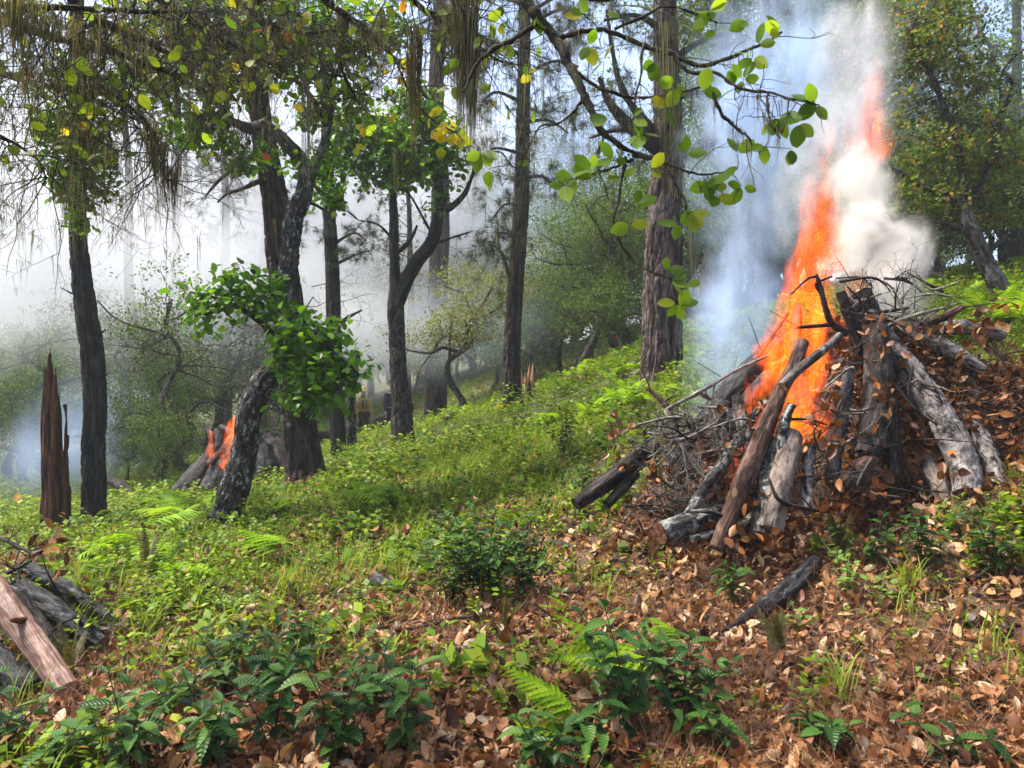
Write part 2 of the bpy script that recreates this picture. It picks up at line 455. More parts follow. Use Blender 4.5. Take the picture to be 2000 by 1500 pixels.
# forest floor: brown duff, more moss-green where the ground cover grows
m, nt, b, out = newmat('forest_soil')
geo = nd(nt, 'ShaderNodeNewGeometry'); pos = geo.outputs['Position']
f1 = noise(nt, pos, 5.0, 8, .7); f2 = noise(nt, pos, 45, 4, .65)
c = ramp(nt, f1, [(.25, (.03, .014, .008)), (.45, (.075, .034, .017)), (.6, (.12, .06, .03)), (.8, (.17, .095, .05))])
c = mixc(nt, .6, c, ramp(nt, f2, [(.3, (.35, .3, .28)), (.7, (1.5, 1.4, 1.3))]), 'MULTIPLY')
g = attr(nt, 'cover').outputs['Fac']
gn = mathn(nt, 'MULTIPLY', g, ramp(nt, noise(nt, pos, 2.2, 5, .7), [(.3, (.25, .25, .25)), (.62, (1, 1, 1))]))
c = mixc(nt, gn, c, ramp(nt, f2, [(.3, (.035, .055, .01)), (.7, (.11, .155, .025))]))
nt.links.new(c, b.inputs['Base Color']); b.inputs['Roughness'].default_value = .8
nt.links.new(bump(nt, mathn(nt, 'ADD', f1, f2), .03), b.inputs['Normal'])
M['soil'] = m
m, nt, b, out = newmat('pile_duff')
geo = nd(nt, 'ShaderNodeNewGeometry'); pos = geo.outputs['Position']
f1 = noise(nt, pos, 9.0, 8, .75)
c = ramp(nt, f1, [(.3, (.012, .008, .006)), (.5, (.045, .02, .011)), (.7, (.11, .05, .024))])
nt.links.new(c, b.inputs['Base Color']); b.inputs['Roughness'].default_value = .85
nt.links.new(bump(nt, f1, .05), b.inputs['Normal'])
M['duff'] = m
M['navy'] = plain_mat('navy_cloth', (.012, .017, .035), .8)
M['yellow'] = plain_mat('yellow_fire_shirt', (.52, .30, .03), .8)
M['black'] = plain_mat('black_cloth', (.014, .014, .017), .8)
M['skin'] = plain_mat('skin', (.48, .27, .2), .5)
M['helmet_y'] = plain_mat('yellow_helmet', (.75, .55, .03), .35)
M['leather'] = plain_mat('tan_glove_leather', (.35, .2, .1), .6)
M['boot'] = plain_mat('black_boot_leather', (.012, .011, .010), .45)
M['hair'] = plain_mat('dark_hair', (.02, .014, .01), .6)
M['stake'] = plain_mat('red_stake_paint', (.75, .03, .03), .5, 20, .15)
M['wood_handle'] = plain_mat('tool_handle_wood', (.3, .17, .08), .5)
M['steel'] = plain_mat('dull_steel', (.25, .25, .25), .45, metal=.8)

# leaf shapes -------------------------------------------------------------------------------------
def leaf_shape(prof, fold=.12, curl=.0, cup=.0, serr=0.0):
    """prof: (t along the leaf, half width) rows; returns verts, quads, tris. Folded on the midrib, curled along it."""
    v = []; q = []; t = []
    n = len(prof)
    for i, (y, w) in enumerate(prof):
        z = -curl * y * y
        e = 1 + (serr if i % 2 else -serr)
        v += [(-w * e, y, z + fold * w - cup * w * w * 6), (0, y, z), (w * e, y, z + fold * w - cup * w * w * 6)]
    for i in range(n - 1):
        a = i * 3; b = a + 3
        q += [(a, a + 1, b + 1, b), (a + 1, a + 2, b + 2, b + 1)]
    return np.array(v, float), np.array(q), np.array(t, int).reshape(0, 3)
LF_OAK = leaf_shape([(0, .03), (.22, .27), (.55, .36), (.85, .24), (1, .03)], .25, .15)
LF_OAK2 = leaf_shape([(0, .03), (.4, .34), (.8, .26), (1, .02)], .2, -.1)
LF_LOW = (np.array([(0, 0, 0), (-.3, .5, .06), (0, 1, -.05), (.3, .5, .06)]), np.array([(0, 3, 2, 1)]), np.zeros((0, 3), int))
LF_SMALL = (np.array([(0, 0, 0), (-.32, .5, .08), (0, .52, 0), (.32, .5, .08), (0, 1, -.1)]), None, np.array([(0, 2, 1), (0, 3, 2), (1, 2, 4), (2, 3, 4)]))
LF_BIG = leaf_shape([(0, .015), (.1, .16), (.25, .28), (.45, .345), (.65, .33), (.82, .235), (.94, .11), (1, .01)], .18, .18, .05)
LF_BIG2 = leaf_shape([(0, .015), (.12, .2), (.3, .32), (.5, .35), (.7, .28), (.86, .17), (1, .01)], .30, -.12, .08)
LF_SHRUB = leaf_shape([(0, 0.016), (.08, 0.081), (.16, 0.142), (.26, 0.189), (.36, 0.223), (.46, 0.236), (.56, 0.230), (.66, 0.203), (.76, 0.165), (.86, 0.111), (.94, 0.054), (1, 0.007)], .45, .28, 0, .045)
LF_SHRUB2 = leaf_shape([(0, 0.016), (.08, 0.091), (.18, 0.156), (.3, 0.208), (.42, 0.234), (.54, 0.234), (.66, 0.208), (.78, 0.156), (.9, 0.078), (1, 0.007)], .3, .05, 0, .05)
LF_SHRUB3 = leaf_shape([(0, 0.016), (.08, 0.095), (.18, 0.162), (.3, 0.203), (.42, 0.223), (.54, 0.223), (.66, 0.189), (.78, 0.149), (.9, 0.074), (1, 0.007)], .55, .55, 0, .05)
LF_DRY = [leaf_shape([(0, .04), (.2, .2), (.5, .3), (.8, .2), (1, .02)], f, c, p) for f, c, p in ((.5, .4, .2), (-.35, .25, .25), (.15, -.45, .1), (.8, .15, 0), (-.2, .7, .15))]
NEEDLE = (np.array([(-.008, 0, 0), (.008, 0, 0), (.006, .55, .05), (-.006, .55, .05), (0, 1, .0)]), np.array([(0, 1, 2, 3)]), np.array([(3, 2, 4)]))
BLADE = (np.array([(-.018, 0, 0), (.018, 0, 0), (.014, .45, .04), (-.014, .45, .04), (.008, .8, .16), (-.008, .8, .16), (0, 1, .32)]), np.array([(0, 1, 2, 3), (3, 2, 4, 5)]), np.array([(5, 4, 6)]))
def shape_mesh(name, sh, mat):
    mb = MB(); mb.add(sh[0], sh[1], sh[2]); return mb.mesh(name, mat)
# ---------------------------------------------------------------- forest floor
# heights read from where things meet the ground in the photograph: px, py, distance
GC = [(0,1500,3.0),(500,1500,3.0),(1000,1500,3.0),(1500,1500,2.95),(2000,1500,2.85),
 (0,1350,3.75),(500,1250,4.6),(1000,1250,4.4),(1500,1250,4.15),(1950,1250,3.9),
 (250,1130,6.0),(700,1080,6.8),(1100,1080,6.0),(1500,1050,5.6),(1900,975,5.1),(2000,900,5.5),
 (60,1045,9.6),(185,1032,10.2),(430,1045,8.5),(600,945,11.5),(800,970,9),(1000,970,8.2),(1150,990,7),
 (670,885,15),(785,852,16),(1005,802,16),(1290,778,12),(1355,745,10),(1400,650,14),(1700,625,12.5),(2000,605,10),(2050,700,7.5),
 (450,965,13.5),(330,985,12.5),(60,985,17),(250,935,20),(700,864,26),(770,860,24),(855,778,30),(1100,715,28),(1220,690,25),
 (0,905,32),(400,890,30),(1400,600,30),(1700,560,28),(2050,520,24)]
GP = [W(*g) for g in GC] + [np.array(p, float) for p in
 [(-60,90,-2),(0,90,4),(60,90,14),(-35,-12,-.5),(35,-12,3),(0,-14,.2),(-3,-3,0.02),(3,-3,.2),(-120,160,0),(120,160,20),(0,170,9),(-60,30,-2.2),(60,30,9),(-14,6,-.6),(14,6,2.6)]]
GP = np.array(GP)
def _tps(r2): return np.where(r2 > 1e-9, r2 * np.log(np.maximum(r2, 1e-9)) * .5, 0)
_A = GP[:, :2]; _n = len(_A)
_K = _tps(((_A[:, None] - _A[None]) ** 2).sum(2)) + np.eye(_n) * .25
_P = np.hstack([np.ones((_n, 1)), _A])
_S = np.linalg.solve(np.block([[_K, _P], [_P.T, np.zeros((3, 3))]]), np.concatenate([GP[:, 2], np.zeros(3)]))
def H0(x, y):
    q = np.stack([np.ravel(x), np.ravel(y)], 1); o = np.empty(len(q))
    for i in range(0, len(q), 20000):
        b = q[i:i + 20000]
        o[i:i + 20000] = _tps(((b[:, None] - _A[None]) ** 2).sum(2)) @ _S[:_n] + _S[_n] + b @ _S[_n + 1:]
    return o
def G(x, y):
    x = np.ravel(np.asarray(x, float)); y = np.ravel(np.asarray(y, float))
    z = H0(x, y); p = np.stack([x, y, np.zeros_like(x)], 1)
    return z + .13 * (fbm(p * .9, 3) - .5) + .05 * (fbm(p * 4.5 + 8, 2) - .5)
def g1(x, y): return float(G([x], [y])[0])

# how much of the floor is covered by green plants (1) or bare brown litter (0)
CV = [(100,1450,.30),(400,1450,.22),(800,1400,.16),(1200,1450,.16),(1700,1400,.12),(1950,1450,.12),(1500,1300,.12),(1900,1250,.2),
 (300,1300,.30),(600,1250,.28),(900,1270,.22),(1050,1180,.18),(450,1380,.2),(700,1330,.16),(1150,1100,.14),(1350,1150,.13),(1650,1120,.30),(1850,1050,.35),(1500,1180,.1),
 (200,1150,.75),(350,1230,.6),(520,1210,.55),(500,1130,.9),(700,1000,.97),(900,1070,.62),(1000,900,.97),(1150,800,1),(1240,940,.6),(300,1000,.95),(1380,690,1),
 (1950,650,.9),(1900,880,.1),(60,1110,.35),(150,1000,.65),(830,900,1),(600,900,1),(450,1050,1),(760,1130,.6),(1700,960,.1),(1400,980,.1),(1985,960,.35),(1250,870,.9)]
CV = np.array(CV, float)
def cover(x, y, z=None):
    x = np.ravel(x); y = np.ravel(y)
    if z is None: z = H0(x, y)
    yy = np.maximum(y, .6)
    px = 1000 + x / yy * F_PX; py = 750 - (z - CAM_H) / yy * F_PX
    num = 0; den = 1e-9
    for a, b, c in CV:
        w = 1 / (((px - a) * .8) ** 2 + ((py - b) * 1.5) ** 2 + 40 ** 2) ** 1.6
        num = num + w * c; den = den + w
    v = num / den
    far = sstep(13, 20, y) * (y > 0)
    v = v * (1 - far) + .95 * far
    v = np.where(y < 1.5, .2, v)
    p = np.stack([x, y, 0 * x], 1)
    return np.clip(v + .8 * (fbm(p * 1.7 + 3, 3) - .5) - .40 * sstep(.60, .74, fbm(p * .9 + 40, 3)), 0, 1)

n = 400
u = np.linspace(-1, 1, n); X1 = np.sinh(5.4 * u) * 1.25
v_ = np.linspace(-.82, 1.03, n); Y1 = 4.5 + np.sinh(5.4 * v_) * 1.25
GX, GY = np.meshgrid(X1, Y1)
gx, gy = GX.ravel(), GY.ravel(); gz = G(gx, gy)
i = np.arange(n - 1)[:, None] * n; j = np.arange(n - 1)[None]
gq = np.stack([i + j, i + j + 1, i + n + j + 1, i + n + j], 2).reshape(-1, 4)
mb = MB(); mb.add(np.stack([gx, gy, gz], 1), gq)
floor_o = link('forest_floor', mb.mesh('forest_floor', M['soil']))
setp(floor_o, kind='structure')
at = floor_o.data.attributes.new('cover', 'FLOAT', 'POINT')
at.data.foreach_set('value', cover(gx, gy, gz).astype(np.float32))

def ground_pts(n, dmin, dmax, power=1.0, fov=.80, rng=RNG):
    """random places on the floor in front of the camera; power 1 = even in distance"""
    d = dmin + (dmax - dmin) * rng.random(n) ** power
    x = d * rng.uniform(-fov, fov, n)
    return x, d
def normals(x, y):
    e = .05
    return unit(np.stack([-(G(x + e, y) - G(x - e, y)) / (2 * e), -(G(x, y + e) - G(x, y - e)) / (2 * e), np.ones(len(x))], 1))
def lay_frames(nrm, tilt, rng=RNG):
    n = len(nrm)
    nn = unit(nrm + rng.normal(size=(n, 3)) * tilt)
    return frames(rng.normal(size=(n, 3)), nn)
PILE_C = np.array([2.55, 6.3])
def out_of_pile(x, y):   # the brush pile has its own leaves
    return ((x - 2.6) / 1.75) ** 2 + ((y - 6.3) / 1.1) ** 2 > 1

# fallen leaves: the mass of litter
mb = MB()
for k, sh in enumerate(LF_DRY):
    x, y = ground_pts(15000, 2.2, 11, 1.25)
    cv = cover(x, y); keep = RNG.random(len(x)) < (1 - .78 * cv); x, y = x[keep], y[keep]
    Fm = lay_frames(normals(x, y), .5)
    sz = .022 + .07 * RNG.random(len(x)) ** 1.6
    z = G(x, y) + RNG.uniform(0.002, .035, len(x))
    mb.inst(*sh, np.stack([x, y, z], 1), Fm, sz)
solo('leaf_litter', mb, M['lf_dry'], (0, 5, 0), None, None, kind='stuff')
# dry pine needles
mb = MB()
x, y = ground_pts(110000, 2.2, 9, 1.2)
cv = cover(x, y)
clump = fbm(np.stack([x * 1.1, y * 1.1, 0 * x], 1) + 50, 2)
keep = RNG.random(len(x)) < np.clip((1 - .85 * cv) * (.25 + 1.3 * (clump > .5)), 0, 1); x, y = x[keep], y[keep]
Fm = lay_frames(normals(x, y), .35)
mb.inst(*NEEDLE, np.stack([x, y, G(x, y) + RNG.uniform(.01, .05, len(x))], 1), Fm, RNG.uniform(.09, .17, len(x)))
solo('needle_litter', mb, M['needle_dry'], (0, 5, 0), None, None, kind='stuff')
# the fallen leaves that show largest, one by one
dry_meshes = [shape_mesh('fallen_leaf', sh, M['lf_dry']) for sh in LF_DRY]
x, y = ground_pts(1500, 2.75, 4.6, 1.0, .7)
cv = cover(x, y); px = x / y
keep = (RNG.random(len(x)) < (1 - cv) ** 2 * 1.1) & (cv < .5)
x, y = x[keep][:300], y[keep][:300]
Fm = lay_frames(normals(x, y), .3); z = G(x, y) + .035
for i in range(len(x)):
    o = link('fallen_leaf', dry_meshes[i % 5], parent=floor_o)
    mm = Matrix(Fm[i].tolist()).to_4x4() @ Matrix.Scale(RNG.uniform(.05, .10), 4); mm.translation = (x[i], y[i], z[i])
    o.matrix_basis = mm

# ground cover: small leafy herbs, as a mass
def herb(nl, r, h, shape, rng):
    """one plant: leaves on invisible-thin stalks from the middle, stacked upward"""
    mbh = MB()
    a = rng.random(nl) * 2 * PI; el = rng.uniform(.1, .9, nl)
    ax = np.stack([np.cos(a) * np.cos(el), np.sin(a) * np.cos(el), np.sin(el)], 1)
    z = rng.random(nl) ** .8 * h
    c = np.stack([np.cos(a) * r * .35, np.sin(a) * r * .35, z], 1)
    nrm = np.stack([-np.cos(a) * .3, -np.sin(a) * .3, np.ones(nl)], 1) + rng.normal(size=(nl, 3)) * .35
    mbh.inst(*shape, c, frames(ax * [1, 1, .5], nrm), rng.uniform(.5, 1.0, nl) * r * 1.1)
    k = 3
    for q in range(k):
        b = q * 2 * PI / k
        d = np.array([math.cos(b) * r * .3, math.sin(b) * r * .3, h])
        w = np.array([-math.sin(b), math.cos(b), 0]) * .0025
        mbh.add(np.array([-w, w, d]), None, [(0, 1, 2)])
    V = np.concatenate(mbh.v); Q = np.concatenate(mbh.q) if mbh.q else None; T = np.concatenate(mbh.t)
    return V, Q, T
hr = np.random.default_rng(5)
HERBS = [herb(9, .06, .07, LF_LOW, hr), herb(14, .07, .16, LF_LOW, hr), herb(8, .09, .06, LF_LOW, hr), herb(18, .055, .24, LF_LOW, hr)]
HERBF = [herb(10, .10, .16, LF_LOW, hr), herb(14, .10, .30, LF_LOW, hr)]
mb = MB(); mb2 = MB()
for k, sh in enumerate(HERBS):
    x, y = ground_pts(17000, 2.4, 13, 1.0)
    cv = cover(x, y); keep = (RNG.random(len(x)) < np.clip(cv * 1.25 - .10, 0, 1) ** 1.3 * (.25 + .75 * (y / 13))) & out_of_pile(x, y)
    x, y = x[keep], y[keep]
    Fm = frames(np.stack([RNG.normal(size=len(x)), RNG.normal(size=len(x)), 0 * x], 1), np.stack([RNG.normal(size=len(x)) * .2, RNG.normal(size=len(x)) * .2, np.ones(len(x))], 1))
    tall = .65 + 1.0 * sstep(.5, .72, fbm(np.stack([x * 1.3, y * 1.3, 0 * x + k * 7], 1) + 90, 3))
    mb.inst(*sh, np.stack([x, y, G(x, y)], 1), Fm, RNG.uniform(.4, 1.05, len(x)) * (.7 + .3 * np.minimum(y / 8, 1.3)) * tall)
for k, sh in enumerate(HERBF):
    x, y = ground_pts(17000, 11.5, 34, .8, .9)
    keep = RNG.random(len(x)) < cover(x, y); x, y = x[keep], y[keep]
    Fm = frames(np.stack([RNG.normal(size=len(x)), RNG.normal(size=len(x)), 0 * x], 1), np.stack([0 * x, 0 * x, np.ones(len(x))], 1))
    mb2.inst(*sh, np.stack([x, y, G(x, y)], 1), Fm, RNG.uniform(.45, 1.2, len(x)))
solo('ground_cover', mb, M['lf_cover'], (0, 7, 0), None, None, kind='stuff')
solo('undergrowth', mb2, M['lf_cover'], (0, 20, 0), None, None, kind='stuff')
# grass in thin tufts
mb = MB()
x, y = ground_pts(2200, 2.6, 12, 1.0)
cv = cover(x, y); keep = (RNG.random(len(x)) < np.clip(cv - .22, 0, 1)) & out_of_pile(x, y); x, y = x[keep], y[keep]
xx = np.repeat(x, 14) + RNG.normal(size=len(x) * 14) * .035; yy = np.repeat(y, 14) + RNG.normal(size=len(x) * 14) * .035
nb = len(xx); a = RNG.random(nb) * 2 * PI
ax = np.stack([np.cos(a) * .35, np.sin(a) * .35, np.ones(nb)], 1)
mb.inst(*BLADE, np.stack([xx, yy, G(xx, yy)], 1), frames(ax, np.stack([np.cos(a), np.sin(a), 0 * a], 1)), RNG.uniform(.10, .28, nb))
solo('grass', mb, M['lf_grass'], (0, 6, 0), None, None, kind='stuff')
# fine fallen twigs in the litter, as a mass
mb = MB()
x, y = ground_pts(1500, 2.4, 10, 1.0); z = G(x, y) + .015
for i in range(len(x)):
    a = random.random() * PI; L = random.uniform(.08, .4); d = np.array([math.cos(a), math.sin(a), random.uniform(-.1, .15)])
    p0 = np.array([x[i], y[i], z[i]]); p1 = p0 + d * L
    mbz = g1(p1[0], p1[1]) + .015 if L > .25 else p1[2]
    pm = (p0 + p1) / 2 + np.array([random.uniform(-.03, .03), random.uniform(-.03, .03), .01]); p1[2] = max(p1[2], mbz)
    mb.tube([p0, pm, p1], [random.uniform(.002, .005), .003, .0015], 3, False)
solo('twig_litter', mb, M['twig'], (0, 5, 0), None, None, kind='stuff')
# ---------------------------------------------------------------- trees
def with_base(rows, ext=.35):
    """trunk rows from pixels, first row at the ground; adds a root below the floor"""
    P = ptrunk(rows)
    P[0, 2] = g1(P[0, 0], P[0, 1])
    b = P[0].copy(); b[2] -= ext; b[3] *= 1.08
    return np.vstack([b, P])
def base_of(P): return np.array([P[1, 0], P[1, 1], P[1, 2]])

def ell_points(ells, n, rng=RNG, shell=.55):
    """n points spread through ellipsoids given as (px, py, d, rpx, rpy, depth_m)"""
    vol = np.array([e[3] * e[4] for e in ells], float); vol /= vol.sum()
    k = rng.choice(len(ells), n, p=vol)
    E = np.array(ells, float)[k]
    u = rand_dirs(n, rng) * (shell + (1 - shell) * rng.random((n, 1))) ** 1.0
    u *= rng.random((n, 1)) ** .15
    d = E[:, 2] + u[:, 1] * E[:, 5]
    px = E[:, 0] + u[:, 0] * E[:, 3]; py = E[:, 1] + u[:, 2] * E[:, 4] * -1
    s = E[:, 2]
    return np.stack([(px - 1000) / F_PX * s, d, CAM_H + (750 - py) / F_PX * s], 1), u
def rosettes(mb, C, out, nl, shape, size, rng=RNG, spread=.5, up=.35, mi=0):
    """nl leaves round each centre C, pointing outward from the twig end"""
    n = len(C) * nl
    c = np.repeat(C, nl, 0); o = np.repeat(out, nl, 0)
    ax = unit(o * .55 + rand_dirs(n, rng) * .9 + np.array([0, 0, .05]))
    nrm = unit(np.array([0, 0, 1.0]) * (up + .6) + rand_dirs(n, rng) * .75 + o * .3)
    pos = c + ax * size * .15 + rng.normal(size=(n, 3)) * size * spread
    mb.inst(*shape, pos, frames(ax, nrm), size * rng.uniform(.6, 1.15, n), mi)
def twigs_to(mb, C, supply, r=.004, rng=random, sag=.08, seg=3, keep=1.0):
    S = np.asarray(supply, float)
    for c in C:
        if rng.random() > keep: continue
        dd = np.linalg.norm(S - c, axis=1); s = S[int(np.argmin(dd))]
        L = np.linalg.norm(c - s)
        if L < .03 or L > 2.5: continue
        m_ = (s + c) / 2 + np.array([rng.gauss(0, .12), rng.gauss(0, .12), rng.gauss(0, .1) - sag]) * L
        m2 = m_ * .5 + c * .5 + np.array([rng.gauss(0, .06), rng.gauss(0, .06), rng.gauss(0, .06)]) * L
        mb.tube([s, (s + m_) / 2, m_, m2, c], [r * (1 + L), r * (.8 + .6 * L), r * .8, r * .6, r * .4], seg, False)
def tufts(mb, C, D, rng=RNG, nn=46, L=.13, w=.26, mi=0):
    """pine needle tufts at twig ends C pointing D"""
    n = len(C) * nn
    c = np.repeat(C, nn, 0); d = np.repeat(unit(D), nn, 0)
    ax = unit(d * rng.uniform(.0, 1.1, (n, 1)) + rand_dirs(n, rng) * .75)
    tv = np.array([(-.014 * w / .26, 0, 0), (.014 * w / .26, 0, 0), (0, 1, 0)])
    mb.inst(tv, None, np.array([(0, 1, 2)]), c - d * rng.uniform(0, .10, (n, 1)), frames(ax, rand_dirs(n, rng)), L * rng.uniform(.6, 1.15, n), mi)
def strands(mb, P, L, n_per, spread, w=.0022, rng=RNG, sway=.12, fuzz=True):
    """hanging lace-lichen strands below each point of P (L: lengths)"""
    P = np.asarray(P, float)
    n = len(P) * n_per
    p = np.repeat(P, n_per, 0) + rng.normal(size=(n, 3)) * spread * [1, 1, .35]
    l = np.repeat(np.broadcast_to(L, (len(P),)), n_per) * rng.uniform(.35, 1.0, n)
    k = 6
    t = np.linspace(0, 1, k)
    dx = np.cumsum(rng.normal(size=(n, k)) * sway * .35, 1) * l[:, None] * .5; dy = np.cumsum(rng.normal(size=(n, k)) * sway * .35, 1) * l[:, None] * .5
    conv = np.repeat(P, n_per, 0)
    X = p[:, None, 0] + dx; Y = p[:, None, 1] + dy
    X = X + (conv[:, None, 0] - X) * t[None] * .55; Y = Y + (conv[:, None, 1] - Y) * t[None] * .55
    Z = p[:, None, 2] - l[:, None] * t[None]
    a = rng.random(n) * PI; wd = (w * rng.uniform(.6, 1.7, n))[:, None] * (1 - .75 * t[None]) * (1 + .5 * rng.normal(size=(n, k)).clip(-1, 1))
    ca, sa = np.cos(a)[:, None], np.sin(a)[:, None]
    V = np.stack([np.stack([X - ca * wd, Y - sa * wd, Z], 2), np.stack([X + ca * wd, Y + sa * wd, Z], 2)], 2)  # n,k,2,3
    V = V.reshape(n, k * 2, 3)
    q = np.array([(2 * i, 2 * i + 1, 2 * i + 3, 2 * i + 2) for i in range(k - 1)])
    off = (np.arange(n) * k * 2)[:, None, None]
    mb.add(V.reshape(-1, 3), (q[None] + off).reshape(-1, 4))
def poly_pts(S, m=40):
    return spline(np.asarray(S)[:, :3], m)
def sprays(P, D, L, r, lvl, mat_mb, wander=.45, up=0.0, kids=4, ratio=.55, seg=3, spread=(30, 75)):
    tips = []; out = []
    for p, d, l in zip(P, D, L):
        grow(p, d, l, r, lvl, out, tips, wander, up, kids, ratio, 6, .35, spread)
    for a, b in out: mat_mb.tube(a, b, seg, False)
    return tips, out

# -- near-black trunk at the left with a leafy clump round its upper half
P = with_base([(185,1032,10.2,50),(184,960,10.2,46),(182,880,10.2,44),(186,800,10.2,43),(181,700,10.2,44),(168,610,10.2,42),(157,520,10.2,37),(152,450,10.2,33),(150,330,10.2,31),(152,180,10.2,29),(150,20,10.2,27),(148,-160,10.2,24)])
t = Thing('burnt_pine', 'black charred trunk beside the red broken snag at left', 'tree', base_of(P))
mb = MB(); S = bark_tube(mb, P, 64, .03, .022, 22, seed=1.3, flare=.05); t.part('trunk', mb, M['char'])
for a, b in ((580, -38), (745, 30), (660, 22)):
    p0 = W(160 if b < 0 else 190, a, 10.2); mb = MB()
    mb.tube([p0, p0 + [b / 1500 * 5, -.05, .05], p0 + [b / 1500 * 10, -.06, .12]], [.02, .013, .005], 5)
    t.part('branch_stub', mb, M['char'])

P = with_base([(187,1030,10.75,24),(186,880,10.7,22),(184,700,10.65,20),(170,600,10.6,18),(157,500,10.55,16),(152,400,10.3,15),(150,300,9.9,13),(160,160,9.7,11),(160,40,9.6,9)])
t = Thing('leafy_oak', 'dark green leafy oak clump hanging in front of the black trunk', 'tree', base_of(P))
mb = MB(); S = bark_tube(mb, P, 18, .06, .008, 25, 'oak', seed=4); t.part('trunk', mb, M['oak'])
ells = [(150,250,9.6,55,70,.5),(115,330,9.6,38,60,.4),(190,290,9.7,45,60,.4),(150,370,9.6,38,50,.35),(152,430,9.6,20,32,.2),(205,360,9.7,25,28,.3),(100,260,9.6,24,40,.3),(185,180,9.8,50,60,.4),(95,240,9.6,30,30,.3),(140,160,9.8,45,45,.4)]
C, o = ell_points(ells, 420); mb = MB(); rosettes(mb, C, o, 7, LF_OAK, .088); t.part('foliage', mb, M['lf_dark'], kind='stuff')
mb = MB(); twigs_to(mb, C, poly_pts(P[3:], 60), .004, keep=.7); t.part('twigs', mb, M['twig'], kind='stuff')

# -- the red rotten snag
t = Thing('rotten_snag', 'tall red-brown rotten snag with a jagged second spike', 'snag', np.array([W(108,1042,9.9)[0], 9.9, g1(W(108,1042,9.9)[0], 9.9)]))
for k, (px, top, w, d, lean) in enumerate(((97,682,24,9.9,-6),(108,720,22,9.86,-3),(88,708,18,9.95,-2),(115,760,16,9.92,-2),(100,735,26,10.0,0),(92,790,20,9.82,1),(106,800,24,9.8,0),(127,790,12,9.8,-5),(131,850,12,9.84,-3),(124,880,14,9.78,0),(83,880,10,10.0,3))):
    x0 = px + random.uniform(0, 6) - lean
    P = with_base([(x0, 1040, d, w * 1.15), (x0 + lean * .3, 960, d, w * 1.05), (px, (1040 + top) / 2, d, w), (px, top + (1040 - top) * .22, d, w * .8), (px + random.uniform(-2, 2), top + 22, d, w * .45), (px + random.uniform(-3, 3), top, d, 1.5)])
    mb = MB(); bark_tube(mb, P, 26, .022, .026, 22, 'rot', seed=k * 3.7); t.part('shard', mb, M['snag'] if k < 10 else M['char'])
# -- big dark pine left of centre
P = with_base([(600,946,11.5,86),(594,900,11.5,72),(584,820,11.5,64),(573,700,11.5,62),(563,600,11.5,62),(549,500,11.5,58),(539,400,11.5,52),(524,320,11.5,47),(508,220,11.5,44),(496,110,11.5,41),(498,0,11.5,37),(500,-160,11.5,30)])
t = Thing('pine_tree', 'thick dark furrowed pine behind the leaning lichen oak', 'tree', base_of(P))
BP = t
mb = MB(); S3 = bark_tube(mb, P, 110, .022, .034, 15, seed=3.1, flare=.16); t.part('trunk', mb, M['pine_dark'])
lim = [[(505,240,11.5,24),(475,170,11.3,19),(450,145,11.0,14),(420,120,10.8,10),(380,110,10.6,6)],
       [(505,300,11.5,16),(455,330,11.1,10),(425,355,10.9,7),(400,385,10.8,4)],
       [(515,350,11.5,12),(470,370,11.0,8),(445,378,10.9,5),(425,395,10.8,3)],
       [(540,400,11.5,12),(600,395,11.2,7),(650,420,11.1,4)],
       [(500,60,11.5,18),(430,20,11,12),(360,10,10.6,7),(300,30,10.5,4)],
       [(497,90,11.5,16),(560,40,11.2,11),(620,30,11,7),(680,60,10.8,4)]]
tips = []; tw = MB(); sup = []
for L in lim:
    mb = MB(); S = bark_tube(mb, ptrunk(L), 12, .05, .006, 30, 'oak'); t.part('limb', mb, M['pine_dark']); sup.append(S)
    tp, _ = sprays(S[len(S) // 3::3, :3], unit(RNG.normal(size=(len(S[len(S) // 3::3]), 3)) + [0, -.3, .2]), RNG.uniform(.3, .65, 99), .006, 1, tw, kids=3)
    tips += tp
for x, y in ((700,280),(560,440),(470,300),(610,470)):
    pass
t.part('twigs', tw, M['twig'], kind='stuff')
mb = MB(); tufts(mb, np.array([a for a, b in tips]), np.array([b for a, b in tips]), L=.15); t.part('needles', mb, M['needle'], kind='stuff')

# -- the leaning oak with white lichen, bending up in front of the pine
P = with_base([(428,1048,8.5,66),(448,990,8.5,56),(468,920,8.55,52),(480,860,8.6,48),(487,805,8.6,47),(508,760,8.7,50),(532,725,8.8,52),(546,680,8.9,44),(553,620,9.0,38),(560,555,9.1,36),(567,490,9.2,37),(574,430,9.3,38),(592,385,9.4,36),(600,345,9.5,32)])
t = Thing('leaning_oak', 'leaning oak with white lichen patches and a leafy green side branch', 'tree', base_of(P))
mb = MB(); S = bark_tube(mb, P, 72, .02, .022, 18, 'oak', seed=5, flare=.10); t.part('trunk', mb, M['oak_lichen'])
mb = MB(); S4b = bark_tube(mb, ptrunk([(600,350,9.5,31),(590,315,9.5,30),(565,285,9.4,28),(540,262,9.4,26),(515,245,9.4,24),(490,250,9.3,22),(460,240,9.2,18),(425,228,9.1,16),(398,222,9.0,13)]), 26, .03, .014, 20, 'oak', seed=8); t.part('limb', mb, M['oak_pale'])
mb = MB(); S4c = bark_tube(mb, ptrunk([(602,352,9.5,24),(622,310,9.5,19),(640,250,9.6,15),(650,180,9.7,12),(640,90,9.8,9),(650,0,9.9,6)]), 16, .04, .01, 20, 'oak', seed=9); t.part('limb', mb, M['oak_pale'])
S4d = ptrunk([(545,680,8.9,20),(520,640,8.6,14),(480,610,8.4,10),(430,585,8.3,7),(370,570,8.2,4)])
mb = MB(); bark_tube(mb, S4d, 12, .04, .005, 20, 'oak', seed=9); t.part('limb', mb, M['oak'])
